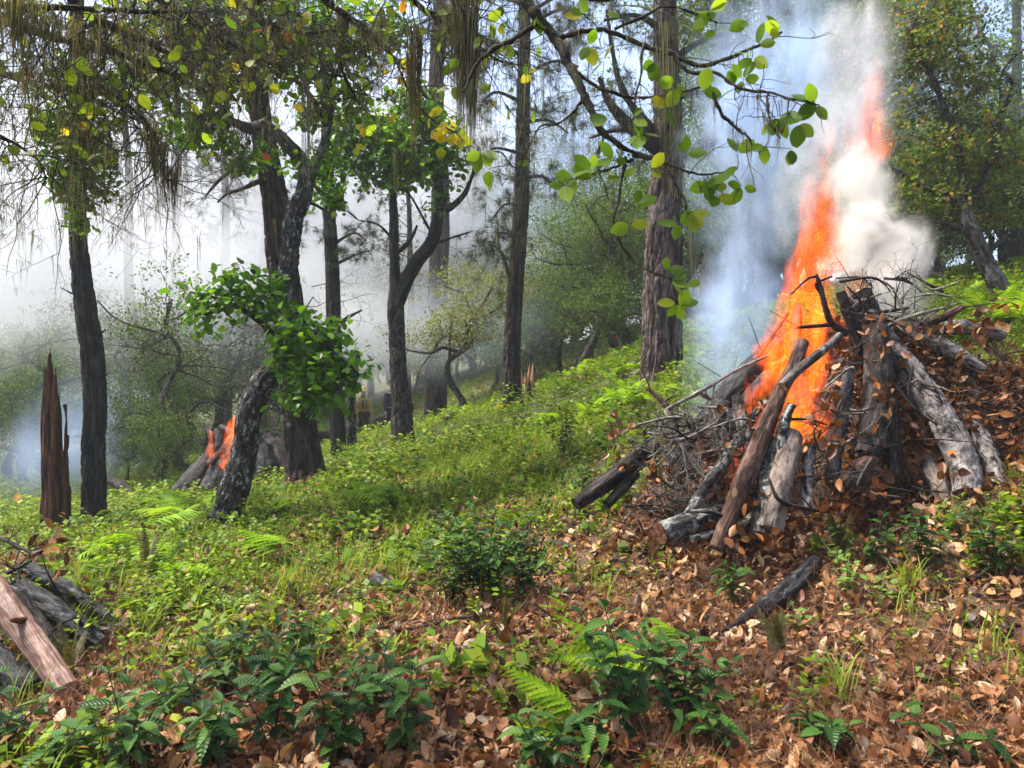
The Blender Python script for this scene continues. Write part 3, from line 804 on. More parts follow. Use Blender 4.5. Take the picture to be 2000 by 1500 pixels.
S4e = ptrunk([(548,655,8.9,22),(580,640,8.5,16),(620,655,8.2,12),(660,690,8.0,9),(700,730,7.9,6)])
mb = MB(); bark_tube(mb, S4e, 12, .04, .005, 20, 'oak', seed=10); t.part('limb', mb, M['oak'])
ells = [(395,580,8.2,42,30,.25),(440,570,8.3,45,32,.3),(490,585,8.4,50,38,.3),(545,610,8.4,50,45,.3),(400,625,8.2,32,22,.25),(590,660,8.2,60,50,.35),(625,720,8.1,70,50,.35),(660,742,8.0,48,46,.3),(600,760,8.1,45,45,.3),(630,785,8.0,42,30,.3),(560,700,8.2,35,40,.25),(698,708,7.9,22,28,.25),(555,790,8.2,20,14,.15),(650,650,8.2,40,35,.3),(470,545,8.4,30,16,.2),(520,560,8.5,30,25,.2)]
C, o = ell_points(ells, 400, shell=.2)
mb = MB(); rosettes(mb, C, o, 5, LF_OAK, .108, up=.5, spread=.7); t.part('foliage', mb, M['lf_oak'], kind='stuff')
tw = MB(); twigs_to(tw, C, np.vstack([poly_pts(S4d), poly_pts(S4e), poly_pts(P[6:9])]), .004, keep=.6)
# dead grey twigs round it
pts = np.array([W(520,640,8.8), W(500,650,8.7), W(545,610,9), W(600,600,9.2), W(640,590,9.3), W(610,560,9.3)])
sprays(pts, unit(np.array([[-1,-.1,-.1],[-.8,0,-.4],[-.6,0,.3],[.7,0,.2],[.8,0,-.1],[.9,0,.3]])), [.8,.7,.7,.6,.6,.6], .007, 3, tw, wander=.6, kids=4)
t.part('twigs', tw, M['twig'], kind='stuff')
ells = [(610,220,9.7,45,40,.3),(640,330,9.6,40,55,.3),(480,310,9.2,40,40,.3),(420,280,9.2,45,40,.3),(650,380,9.6,25,30,.2),(560,320,9.4,35,25,.2),(350,260,9.2,35,25,.3)]
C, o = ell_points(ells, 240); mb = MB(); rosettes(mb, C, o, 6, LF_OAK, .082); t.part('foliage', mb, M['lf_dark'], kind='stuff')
mb = MB(); twigs_to(mb, C, np.vstack([S4b[:, :3], S4c[:, :3]]), .004, keep=.8); t.part('twigs', mb, M['twig'], kind='stuff')
upper = [[(640,250,9.6,13),(600,180,9.4,11),(540,130,9.2,9),(460,90,9.0,7),(380,70,8.8,4)],[(460,240,9.2,12),(400,180,9.0,9),(330,150,8.8,7),(260,150,8.6,4)],[(645,160,9.7,11),(700,90,9.4,8),(760,50,9.2,5)],[(600,180,9.4,9),(560,60,9.2,7),(500,10,9.0,5),(420,-10,8.8,3)]]
usup = []
for L in upper:
    mb = MB(); S = bark_tube(mb, ptrunk(L), 12, .05, .006, 25, 'oak'); t.part('limb', mb, M['oak']); usup.append(S[:, :3])
ells = [(560,110,9.2,80,60,.6),(460,90,9.0,80,60,.6),(370,90,8.9,80,60,.6),(300,160,8.7,70,50,.5),(420,180,9.0,60,45,.4),(540,20,9.1,90,50,.6),(420,10,8.9,90,45,.6),(620,60,9.4,60,60,.5),(700,80,9.4,60,50,.5),(330,20,8.8,70,40,.5),(250,100,8.6,50,50,.5),(690,200,9.5,50,45,.4),(760,60,9.3,50,50,.5),(620,140,9.5,40,40,.4),(380,250,9,45,30,.3)]
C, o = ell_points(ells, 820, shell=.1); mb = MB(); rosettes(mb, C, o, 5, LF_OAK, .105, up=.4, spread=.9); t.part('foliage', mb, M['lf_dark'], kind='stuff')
mb = MB(); twigs_to(mb, C, np.vstack(usup), .004, keep=.8); t.part('twigs', mb, M['twig'], kind='stuff')
mb = MB(); strands(mb, S4b[::5, :3], .35, 8, .04); strands(mb, np.array([W(598, 150, 8.7), W(605, 190, 8.7)]), [1.5, 1.2], 30, .035, .003, sway=.05); t.part('hanging_lichen', mb, M['lichen'], kind='stuff')

# -- slim dark pine behind it
P = with_base([(662,886,15,31),(657,800,15,30),(654,700,15,30),(651,600,15,29),(649,520,15,28),(643,420,15,27),(640,300,15,25),(638,150,15,23),(636,0,15,20),(634,-150,15,17)])
t = Thing('pine_tree', 'slim dark pine just right of the thick pine, hung with sparse needles', 'tree', base_of(P))
mb = MB(); S5 = bark_tube(mb, P, 60, .03, .02, 20, seed=11, flare=.05); t.part('trunk', mb, M['char'])
tips = []; tw = MB()
for L in [[(648,480,15,7),(690,455,14.7,5),(715,470,14.5,3)],[(649,520,15,8),(690,500,14.8,5),(720,490,14.7,3)],[(655,640,15,12),(680,620,14.8,8),(706,606,14.7,4)],[(641,380,15,8),(600,400,14.8,5),(575,430,14.6,3)],[(640,300,15,8),(690,330,14.6,5),(720,380,14.5,3)],[(638,120,15,9),(700,90,14.6,5),(760,100,14.4,3)],[(638,60,15,9),(580,40,14.6,5),(540,70,14.4,3)]]:
    mb = MB(); S = bark_tube(mb, ptrunk(L), 8, .06, .004, 30, 'oak'); t.part('limb', mb, M['twig'])
    tp, _ = sprays(S[3::2, :3], unit(RNG.normal(size=(len(S[3::2]), 3)) + [0, -.3, 0]), RNG.uniform(.3, .7, 99), .006, 2, tw, kids=3)
    if L[0][1] < 600 : tips += tp
t.part('twigs', tw, M['twig'], kind='stuff')
mb = MB(); tufts(mb, np.array([a for a, b in tips[::2]]), np.array([b for a, b in tips[::2]]), L=.18, nn=44, w=.32); t.part('needles', mb, M['needle'], kind='stuff')
# companion stem beside its foot
P = with_base([(688,870,15.3,20),(686,800,15.3,18),(690,740,15.3,14),(700,690,15.3,10)])
mb = MB(); bark_tube(mb, P, 20, .05, .012, 20, seed=12)
solo('sapling_trunk', mb, M['oak_lichen'], base_of(P), 'short slim stem standing against the foot of the slim dark pine', 'tree')

# -- forked tree in the middle with a bright leafy crown
P = with_base([(787,852,14,46),(784,800,14,40),(779,740,14,35),(775,660,14,33),(773,600,14,34),(776,560,14,30)])
t = Thing('forked_oak', 'forked dark oak in the middle with a dense bright green crown', 'tree', base_of(P))
mb = MB(); bark_tube(mb, P, 56, .025, .02, 18, seed=14, flare=.09); t.part('trunk', mb, M['oak'])
forks = [[(774,580,14,26),(770,500,14,20),(769,430,14,18),(767,380,14,16),(760,320,14,13),(750,250,14,9)],
         [(776,590,14,30),(792,550,14,29),(815,510,13.9,28),(842,475,13.8,26),(854,430,13.8,23),(860,390,13.8,19),(850,330,13.8,14),(840,260,13.8,10)],
         [(856,415,13.8,15),(880,405,13.8,13),(905,382,13.8,11),(920,350,13.8,9),(930,318,13.8,6)],
         [(770,500,14,10),(800,470,13.9,8),(815,440,13.9,5)],[(840,480,13.8,7),(880,465,13.7,5),(923,452,13.6,3)],[(769,470,14,6),(740,440,13.9,4),(700,430,13.8,2)],[(845,460,13.8,6),(800,380,13.7,4),(780,370,13.7,2)]]
sup = []
tw = MB()
for L in forks:
    mb = MB(); S = bark_tube(mb, ptrunk(L), 26 if L[0][3] > 12 else 10, .03, .01, 20, 'oak'); t.part('limb', mb, M['char']); sup.append(S[:, :3])
    sprays(S[4::8, :3], unit(RNG.normal(size=(len(S[4::8]), 3)) + [0, -.2, 0]), RNG.uniform(.3, .9, 99), .006, 2, tw, kids=3, wander=.6)
sup = np.vstack(sup)
ells = [(800,290,13.6,75,65,.6),(850,320,13.5,52,60,.5),(745,260,13.7,70,55,.6),(690,240,13.7,60,50,.6),(770,340,13.6,50,38,.5),(830,240,13.6,60,45,.5),(885,290,13.6,24,60,.4),(700,310,13.7,55,45,.5),(660,280,13.8,40,50,.5),(870,365,13.6,22,26,.3),(640,380,13.8,30,25,.3),(800,200,13.8,60,35,.5),(848,405,13.7,18,14,.2),(720,350,13.7,40,22,.4)]
C, o = ell_points(ells, 760, shell=.3); mb = MB(); rosettes(mb, C, o, 6, LF_OAK, .118, up=.5, spread=.7); t.part('foliage', mb, M['lf_oak'], kind='stuff')
twigs_to(tw, C, sup, .004, keep=.35); t.part('twigs', tw, M['twig'], kind='stuff')

# -- straight pine right of the middle, hung with lichen
P = with_base([(1003,803,16,42),(1000,740,16,36),(1001,660,16,34),(1006,570,16,33),(1013,480,16,32),(1019,380,16,31),(1021,260,16,29),(1023,140,16,27),(1025,20,16,24),(1027,-140,16,20)])
t = Thing('pine_tree', 'straight brown pine in front of the burning stump, hung with lichen', 'tree', base_of(P))
mb = MB(); S7 = bark_tube(mb, P, 72, .028, .022, 20, seed=17, flare=.08); t.part('trunk', mb, M['pine_dark'])
tips = []; tw = MB(); lp = []
for L in [[(1001,560,16,10),(992,530,15.8,8),(980,495,15.6,6),(955,470,15.4,3)],[(1018,350,16,8),(1060,345,15.7,6),(1090,370,15.5,3)],[(1019,300,16,8),(965,290,15.6,5),(940,320,15.5,3)],[(1020,240,16,9),(1070,235,15.7,6),(1110,260,15.5,3)],[(1020,200,16,9),(970,180,15.7,6),(940,200,15.5,3)],[(1022,150,16,9),(1080,120,15.7,6),(1130,130,15.4,3)],[(1022,110,16,9),(960,80,15.7,6),(900,70,15.4,3)],[(1022,60,16,10),(1090,20,15.7,6),(1150,30,15.4,3)],[(1018,400,16,7),(985,400,15.7,4),(960,430,15.5,3)],[(1013,470,16,6),(975,455,15.8,4),(955,500,15.6,2)],[(1024,10,16,10),(960,-10,15.7,6),(900,20,15.4,3)],[(1023,30,16,9),(1120,-20,15.7,6),(1180,10,15.4,3)]]:
    mb = MB(); S = bark_tube(mb, ptrunk(L), 8, .06, .004, 30, 'oak'); t.part('limb', mb, M['twig'])
    tp, ou = sprays(S[2::2, :3], unit(RNG.normal(size=(len(S[2::2]), 3)) + [0, -.3, -.1]), RNG.uniform(.35, .7, 99), .006, 2, tw, kids=3)
    tips += tp; lp += [a[len(a) // 2] for a, b in ou[::2]]
t.part('twigs', tw, M['twig'], kind='stuff')
mb = MB(); tufts(mb, np.array([a for a, b in tips[::2]]), np.array([b for a, b in tips[::2]]), L=.20, nn=40, w=.32); t.part('needles', mb, M['needle'], kind='stuff')
mb = MB(); strands(mb, np.array(lp)[::2], RNG.uniform(.15, .65, len(lp[::2])), 8, .05, .003); t.part('hanging_lichen', mb, M['lichen'], kind='stuff')

# -- the large right pine
P = with_base([(1291,778,12,92),(1291,740,12,80),(1291,680,12,76),(1291,600,12,74),(1294,500,12,71),(1299,400,12,67),(1304,330,12,63),(1305,270,12,58),(1303,180,12,54),(1300,80,12,50),(1297,-40,12,46),(1295,-180,12,40)])
t = Thing('pine_tree', 'largest pine, reddish-grey furrowed trunk left of the big fire', 'tree', base_of(P))
mb = MB(); S8 = bark_tube(mb, P, 120, .02, .032, 15, seed=21, flare=.10); t.part('trunk', mb, M['pine'])
P2 = with_base([(1316,772,12.28,40),(1316,680,12.26,36),(1316,560,12.25,34),(1318,450,12.24,31),(1320,360,12.2,26),(1322,290,12.15,18)])
mb = MB(); bark_tube(mb, P2, 60, .028, .03, 16, seed=23, flare=.06); t.part('trunk', mb, M['char'])
tips = []; tw = MB(); lp = []
for L in [[(1300,300,12,34),(1265,275,11.9,30),(1230,245,11.8,26),(1205,220,11.7,20),(1185,190,11.6,14),(1170,150,11.5,8)],[(1290,270,12,22),(1240,215,11.8,16),(1210,160,11.7,12),(1195,90,11.6,9),(1185,20,11.6,7)],[(1306,300,12,24),(1340,300,11.9,20),(1375,290,11.8,15),(1415,270,11.7,8)],[(1300,280,12,20),(1250,260,11.8,12),(1200,255,11.6,8),(1150,270,11.5,4)],[(1310,120,12,16),(1370,80,11.7,11),(1440,60,11.5,6)],[(1300,60,12,16),(1240,30,11.7,10),(1180,40,11.5,5)],[(1305,200,12,14),(1360,180,11.7,9),(1400,190,11.5,5)]]:
    mb = MB(); S = bark_tube(mb, ptrunk(L), 16 if L[0][3] > 18 else 10, .04, .008, 25, 'oak'); t.part('limb', mb, M['char'])
    tp, ou = sprays(S[4::4, :3], unit(RNG.normal(size=(len(S[4::4]), 3)) + [0, -.2, .1]), RNG.uniform(.35, .8, 99), .006, 2, tw, kids=3)
    if L[-1][1] < 160: tips += tp
    lp += [a[len(a) // 2] for a, b in ou[::3]]
t.part('twigs', tw, M['twig'], kind='stuff')
mb = MB(); tufts(mb, np.array([a for a, b in tips[::2]]), np.array([b for a, b in tips[::2]]), L=.17, nn=36, w=.28); t.part('needles', mb, M['needle'], kind='stuff')
mb = MB(); strands(mb, np.array(lp), RNG.uniform(.1, .45, len(lp)), 7, .04, .0026)
strands(mb, np.array([W(1352, 440, 11.6), W(1356, 470, 11.6)]), [1.4, 1.1], 26, .04, .004, sway=.05); t.part('hanging_lichen', mb, M['lichen'], kind='stuff')

# -- leaning oak at the right edge and its wide crown over the fire
P = with_base([(1978,602,10,40),(1960,575,10,37),(1935,530,10.05,35),(1910,480,10.1,33),(1890,435,10.1,31),(1878,405,10.2,28)])
t = Thing('leaning_oak', 'oak leaning left behind the big brush pile, wide crown above the smoke', 'tree', base_of(P))
mb = MB(); bark_tube(mb, P, 48, .025, .02, 18, 'oak', seed=31, flare=.05); t.part('trunk', mb, M['oak_pale'])
lims = [[(1880,410,10.2,22),(1860,390,10.2,18),(1820,370,10.2,14),(1760,340,10.2,10),(1720,320,10.2,6)],[(1878,410,10.2,22),(1880,340,10.3,17),(1860,250,10.4,13),(1820,150,10.5,10),(1780,60,10.6,7)],[(1880,420,10.2,18),(1920,350,10.4,13),(1950,250,10.5,9),(1980,160,10.6,6)],[(1905,470,10.1,12),(1860,440,10,9),(1800,430,10,6),(1760,440,10,3)],[(1920,500,10.05,12),(1970,460,10.2,9),(2030,440,10.3,5)]]
sup = []; tw = MB()
for L in lims:
    mb = MB(); S = bark_tube(mb, ptrunk(L), 18, .04, .01, 22, 'oak'); t.part('limb', mb, M['oak']); sup.append(S[:, :3])
    sprays(S[4::5, :3], unit(RNG.normal(size=(len(S[4::5]), 3)) + [0, -.2, .1]), RNG.uniform(.4, .9, 99), .007, 2, tw, kids=4, wander=.6)
sup = np.vstack(sup)
ells = [(1800,100,10.6,110,100,.9),(1850,60,10.7,70,80,.8),(1880,220,10.6,90,90,.9),(1800,300,10.4,90,80,.8),(1900,330,10.4,70,70,.8),(1760,380,10.2,60,50,.6),(1830,400,10.2,60,40,.6),(1960,300,10.7,70,90,.8),(1760,220,10.6,60,60,.7),(1740,120,10.8,60,80,.7),(1950,420,10.5,60,50,.7),(1820,0,10.8,90,60,.9),(1900,140,10.8,50,60,.6)]
C, o = ell_points(ells, 1300, shell=.3); mb = MB(); rosettes(mb, C, o, 7, LF_OAK2, .068); t.part('foliage', mb, M['lf_brush'], kind='stuff')
twigs_to(tw, C, sup, .004, keep=.45); t.part('twigs', tw, M['twig'], kind='stuff')

# -- reddish crooked tree seen through the top of the flames
P = with_base([(1720,640,11.6,30),(1715,520,11.6,28),(1700,400,11.6,26),(1690,300,11.6,25),(1688,220,11.6,24),(1684,160,11.6,22),(1678,110,11.6,20),(1690,95,11.6,18),(1715,75,11.7,16),(1740,40,11.8,13),(1760,-30,11.9,10)])
t = Thing('crooked_oak', 'crooked reddish trunk rising behind the top of the tallest flame', 'tree', base_of(P))
mb = MB(); S = bark_tube(mb, P, 40, .03, .012, 20, 'oak', seed=33); t.part('trunk', mb, M['log_red'])
tw = MB(); sprays(S[30::9, :3], unit(RNG.normal(size=(len(S[30::9]), 3)) + [-.6, -.2, 0]), RNG.uniform(.6, 1.2, 99), .009, 3, tw, kids=3, wander=.6)
ells = [(1640,330,11.4,80,60,.8),(1690,370,11.3,60,50,.6),(1600,200,11.9,90,60,.8),(1660,60,12,80,70,.8),(1610,110,12,80,70,.8),(1720,20,11.9,80,60,.8)]
C, o = ell_points(ells, 420, shell=.2); mb = MB(); rosettes(mb, C, o, 6, LF_OAK2, .07); t.part('foliage', mb, M['lf_brush'], kind='stuff')
twigs_to(tw, C, S[20:, :3], .004, keep=.4); t.part('twigs', tw, M['twig'], kind='stuff')
# words for where a thing lies, by the nearest thing one can find in the picture
def whereabouts(what, px, py, marks, used=set()):
    m_ = sorted(marks, key=lambda q: math.hypot(q[0] - px, (q[1] - py) * 1.1))
    for mx, my, nm in m_[:14]:
        dx, dy = px - mx, py - my
        a, b = abs(dx), abs(dy)
        h_ = 'right' if dx > 0 else 'left'; v_ = 'below' if dy > 0 else 'above'
        side = (f'just {h_} of' if a < 60 else f'{h_} of') if a > 2 * b else (f'just {v_}' if b < 60 else v_) if b > 2 * a else f'{v_} and {h_} of'
        s = f'{what} {side} {nm}'
        if s not in used and len(s.split()) <= 16: used.add(s); return s
    return f'{what} {side} {nm}'
PILE_MARKS = [(1820,800,'the thick scaly log'),(1710,780,'the dark upright log'),(1480,880,'the long red-brown pole'),(1515,960,'the pinkish peeling log'),(1330,1030,'the log with the red cut end'),(1200,930,'the dark rotten log'),(1855,690,'the curved grey log'),(1665,560,'the pale splintered top'),(1575,780,'the orange flame pocket'),(1430,770,'the charred log in blue smoke'),(1340,770,'the long bleached stick'),(1790,615,'the pale stick on top'),(1930,880,'the thinner grey log'),(1525,840,'the white lichen stub'),(1610,600,'the forked charred branch'),(1670,930,'the red-brown rotten log end')]
FAR_MARKS = [(1290,760,'the largest pine'),(1203,680,'the red survey stake'),(1005,790,'the straight brown pine'),(1135,765,'the red-brown rotted stump'),(1970,600,'the leaning oak at right'),(1490,650,'the smoky trunk by the flames'),(1028,760,'the burning stump'),(1180,940,'the dark rotten log'),(1262,757,'the dark curved stick'),(1850,570,'the thin dark stemmed oak')]
FLOOR_MARKS = [(1500,1180,'the black-barked rotten log'),(1230,1400,'the tallest bottom shrub'),(950,1100,'the middle shrub'),(60,1250,'the peeled log'),(1890,1390,'the long curved stick'),(1800,1175,'the thin reddish stick'),(760,1160,'the black charred wood piece'),(1330,1050,'the log with the red cut end'),(1700,1150,'the largest pale herb'),(540,1370,'the dark shrub in litter'),(1270,1340,'the short brown stick'),(1525,1270,'the upright sword fern'),(420,1150,'the front yellow-green fern'),(1940,1050,'the dark right-edge shrub')]
# ---------------------------------------------------------------- logs and brush piles
def log(name, rows, bark, label, cut='cut_grey', kind='oak', seg=28, amp=.010, freq=22, group=None, step=.03, seed=None, cat='log', both=True, cutlabel=None, jag=0.0):
    """rows of (px, py, d, width): a log with bark, and sawn faces as parts"""
    P = ptrunk(rows); base = P[np.argmin(P[:, 2]), :3]
    seed = random.uniform(0, 50) if seed is None else seed
    t = Thing(name, label, cat, base, group)
    mb = MB(); S = bark_tube(mb, P, seg, step, amp, freq, kind, cap=False, seed=seed); t.part('bark', mb, M[bark])
    for e, nx in ((0, 1), (-1, -2)):
        if e == 0 and not both: continue
        c = S[e, :3]; ax = unit(S[e, :3] - S[nx, :3]); r = S[e, 3]
        ref = np.array([0, 0, 1.0]) if abs(ax[2]) < .9 else np.array([1.0, 0, 0])
        sx = unit(np.cross(ax, ref)); sy = np.cross(ax, sx); mb = MB(); k = 20
        an = np.arange(k) / k * 2 * PI
        V = [c + ax * .002]; rg = (.35, .7, .97)
        for ri in rg:
            for a_ in an: V.append(c + (sx * math.cos(a_) + sy * math.sin(a_)) * r * ri * (1 + .04 * math.sin(3 * a_ + seed)) + ax * (random.uniform(-.3, 1) * jag * r if jag else random.uniform(0, .004)))
        tr = [(0, 1 + i, 1 + (i + 1) % k) for i in range(k)]
        q = [(1 + m_ * k + i, 1 + (m_ + 1) * k + i, 1 + (m_ + 1) * k + (i + 1) % k, 1 + m_ * k + (i + 1) % k) for m_ in range(2) for i in range(k)]
        mb.add(V, q, tr); t.part('cut_face', mb, M[cut], label=cutlabel if e == -1 else None, smooth=False)
    return t, S
def stick(rows, bark, label, name='stick', group=None, forks=2, lvl=1, rf=.5, seg=6, L=.4, wander=.35, twig=True):
    """a dead branch: a stem part with side twigs as parts"""
    P = ptrunk(rows); base = P[0, :3]
    t = Thing(name, label, 'branch', base, group)
    S = spline(P, max(6, len(P) * 4))
    mb = MB(); mb.tube(S[:, :3], S[:, 3] * (1 + .12 * RNG.normal(size=len(S))), seg); t.part('stem', mb, M[bark])
    for k in range(forks):
        i = random.randrange(2, len(S) - 1); ax = unit(S[i, :3] - S[i - 1, :3])
        out = []; tips = []
        d = unit(ax * .8 + unit(RNG.normal(size=3)) * .8)
        grow(S[i, :3], d, L * random.uniform(.5, 1.1), S[i, 3] * rf, lvl, out, tips, wander, 0, 3, .6, 6, .3)
        mb = MB()
        for a, b in out: mb.tube(a, b, 4, False)
        t.part('side_twig', mb, M[bark])
    return t, S

# the mound of duff and broken brush the big pile is made of
PC = (2.62, 6.35)
def mound_h(x, y):
    dx, dy = (x - PC[0]), (y - PC[1])
    r = np.sqrt((dx / np.where(dx < 0, 1.65, 1.95)) ** 2 + (dy / np.where(dy < 0, 1.05, 1.1)) ** 2)
    p = np.stack([x, y, 0 * x], 1)
    h = 1.16 * np.clip(1 - r, 0, 1) ** .8
    # the burning hollow on the left shoulder
    h = h - .55 * np.exp(-(((x - 2.15) / .30) ** 2 + ((y - 5.85) / .4) ** 2))
    return np.maximum(h, 0) * (1 + .5 * (fbm(p * 3.2 + 5, 3) - .5)) + .14 * (fbm(p * 7, 3) - .5) * (r < 1)
xs = np.linspace(PC[0] - 2.1, PC[0] + 2.1, 110); ys = np.linspace(PC[1] - 1.3, PC[1] + 1.3, 70)
XX, YY = np.meshgrid(xs, ys); xx, yy = XX.ravel(), YY.ravel()
zz = G(xx, yy) - .06 + mound_h(xx, yy)
i = np.arange(69)[:, None] * 110; j = np.arange(109)[None]
mb = MB(); mb.add(np.stack([xx, yy, zz], 1), np.stack([i + j, i + j + 1, i + 110 + j + 1, i + 110 + j], 2).reshape(-1, 4))
solo('pile_debris', mb, M['duff'], (PC[0], PC[1], g1(*PC)), None, None, kind='stuff')
def mz(x, y):
    x = np.ravel(x); y = np.ravel(y)
    return G(x, y) - .06 + mound_h(x, y)

BL = 'logs and limbs of the big burning brush pile'
log('log', [(1722,655,6.15,44),(1760,705,6.0,52),(1810,775,5.75,56),(1858,850,5.5,58),(1886,920,5.3,58),(1891,966,5.2,56)], 'log_scaly', 'thick grey scaly log at the right of the big pile, running down to the ground', 'cut_grey', 'scaly', seg=64, amp=.012, freq=15, group=BL, step=.02)
log('log', [(1810,735,6.1,30),(1872,800,5.8,36),(1922,870,5.5,38),(1955,972,5.2,40)], 'log_scaly', 'thinner grey log lying right beside the thick grey scaly log', 'cut_grey', 'scaly', group=BL, amp=.010, freq=17, seg=48, step=.025)
log('log', [(1708,640,5.95,46),(1716,700,5.85,52),(1712,780,5.65,55),(1702,850,5.45,54),(1690,893,5.35,44)], 'log_dark', 'dark upright log with a ragged lower end beside the orange flame pocket', 'log_dark' if False else 'cut_red', group=BL, seg=40, amp=.014, step=.022, jag=.5)
log('log', [(1765,720,6.1,46),(1762,780,5.95,48),(1755,860,5.75,46)], 'log_speck', 'short speckled grey log between the dark upright log and the thick scaly log', group=BL, seg=32)
log('log', [(1772,660,6.2,30),(1810,668,6.15,34),(1855,685,6.05,33),(1895,708,5.95,28),(1922,724,5.9,20)], 'log_scaly', 'short curved grey log near the top right of the big pile', group=BL, seg=28)
log('log', [(1700,905,5.35,50),(1672,930,5.25,54),(1640,955,5.2,40)], 'log_red', 'red-brown rotten log end under the dark upright log', 'cut_red', 'rot', group=BL, jag=.6)
t, S = log('log', [(1765,760,6.3,44),(1735,700,6.35,54),(1705,640,6.4,60),(1672,575,6.45,58)], 'log_char', 'large smoking log leaning to the pale splintered top of the pile', 'cut_tan', 'oak', seg=40, group=BL, jag=.2, step=.025)
mb = MB()      # pale splinters at its broken top
for k in range(15):
    a = random.random() * 2 * PI; rr = random.uniform(.02, .10); tp = S[-1, :3]; ax = unit(S[-1, :3] - S[-4, :3])
    sx = unit(np.cross(ax, [0, 1, 0])); sy = np.cross(ax, sx)
    p0 = tp + (sx * math.cos(a) + sy * math.sin(a)) * rr - ax * .05
    L = random.uniform(.08, .26) * (1.2 if math.cos(a) < 0 else .7)
    mb2 = MB(); mb2.tube([p0, p0 + ax * L * .6, p0 + ax * L + sx * random.uniform(-.02, .02)], [.032, .022, .002], 5)
    t.part('splinter', mb2, M['cut_tan'], smooth=False)
log('log', [(1642,570,6.1,20),(1652,600,6.1,24),(1668,640,6.1,26),(1680,690,6.1,24)], 'log_char', 'short charred log standing in front of the pale splintered top', 'log_char', group=BL)
log('log', [(1568,668,5.7,24),(1550,715,5.6,27),(1520,775,5.45,31),(1490,850,5.3,35),(1452,940,5.15,37),(1418,1030,5.02,36),(1400,1072,4.97,32)], 'log_red', 'long red-brown pole leaning up the front of the big pile into the flames', group=BL, seg=32, amp=.008, step=.02)
log('log', [(1640,655,5.75,15),(1600,690,5.62,18),(1560,722,5.5,19),(1528,755,5.42,20)], 'oak_pale', 'bare tan pole crossing in front of the flames', 'cut_tan', group=BL, seg=18, amp=.003)
log('log', [(1546,792,5.35,20),(1532,830,5.3,22),(1524,872,5.25,22),(1520,905,5.2,20)], 'log_speck', 'short white lichen stub upright at the foot of the orange flame pocket', group=BL, seg=20)
log('log', [(1545,850,5.35,44),(1532,910,5.2,50),(1515,970,5.1,52),(1503,1035,5.0,48)], 'log_pink', 'pinkish peeling log upright at the front middle of the big pile', group=BL, seg=40, step=.022)
log('log', [(1512,870,5.32,34),(1498,940,5.18,38),(1488,1000,5.08,38),(1482,1042,5.02,34)], 'log_speck', 'white speckled log touching the left side of the pinkish peeling log', group=BL, seg=32)
log('log', [(1440,1000,5.45,38),(1380,1012,5.25,44),(1325,1030,5.1,48),(1288,1042,5.03,46)], 'log_speck', 'short lichen-white log lying low with a red cut end facing left', 'cut_red', group=BL, seg=36)
log('log', [(1275,872,6.1,44),(1235,905,5.95,44),(1180,945,5.8,40),(1125,985,5.7,30)], 'log_dark', 'dark rotten log jutting out of the left side of the big pile', 'log_dark', 'rot', group=BL, seg=36, amp=.02, freq=16)
log('log', [(1240,925,5.9,26),(1210,955,5.8,28),(1185,985,5.72,22)], 'log_dark', 'short dark log tucked under the dark rotten log at left', 'log_dark', 'rot', group=BL, seg=24, amp=.016, freq=18)
log('log', [(1520,672,6.7,44),(1480,715,6.6,52),(1430,765,6.5,54),(1375,835,6.4,48)], 'log_char', 'thick charred log in the blue smoke on the left slope of the pile', 'log_char', group=BL, seg=32)
log('log', [(1505,735,6.2,34),(1465,780,6.1,36),(1420,850,6.0,34)], 'log_char', 'ashy charred log just left of the long red-brown pole', 'log_char', group=BL, seg=28)
log('log', [(1560,595,6.5,14),(1556,640,6.4,19),(1550,690,6.3,20)], 'log_char', 'short black upright stub inside the flames', 'log_char', group=BL, seg=16)
log('log', [(1470,1005,5.3,16),(1440,1030,5.15,20),(1352,1052,5.0,14)], 'log_speck', 'thin whitish limb on the ground beside the red cut end', group=BL, seg=16)
log('log', [(1440,775,5.7,24),(1450,830,5.6,26),(1470,890,5.5,24)], 'log_speck', 'short ash-white limb below the blue smoke, left of the long pole', group=BL, seg=20)
log('log', [(1800,900,5.5,34),(1830,940,5.35,38),(1842,985,5.25,34)], 'log_pink', 'half buried pale log under leaves left of the thick scaly log', group=BL, seg=24)
log('log', [(1930,790,6.2,40),(1990,800,6.1,42),(2060,830,6.0,40)], 'log_char', 'dark log end among brown leaves at the right edge', 'log_char', group=BL, seg=24)
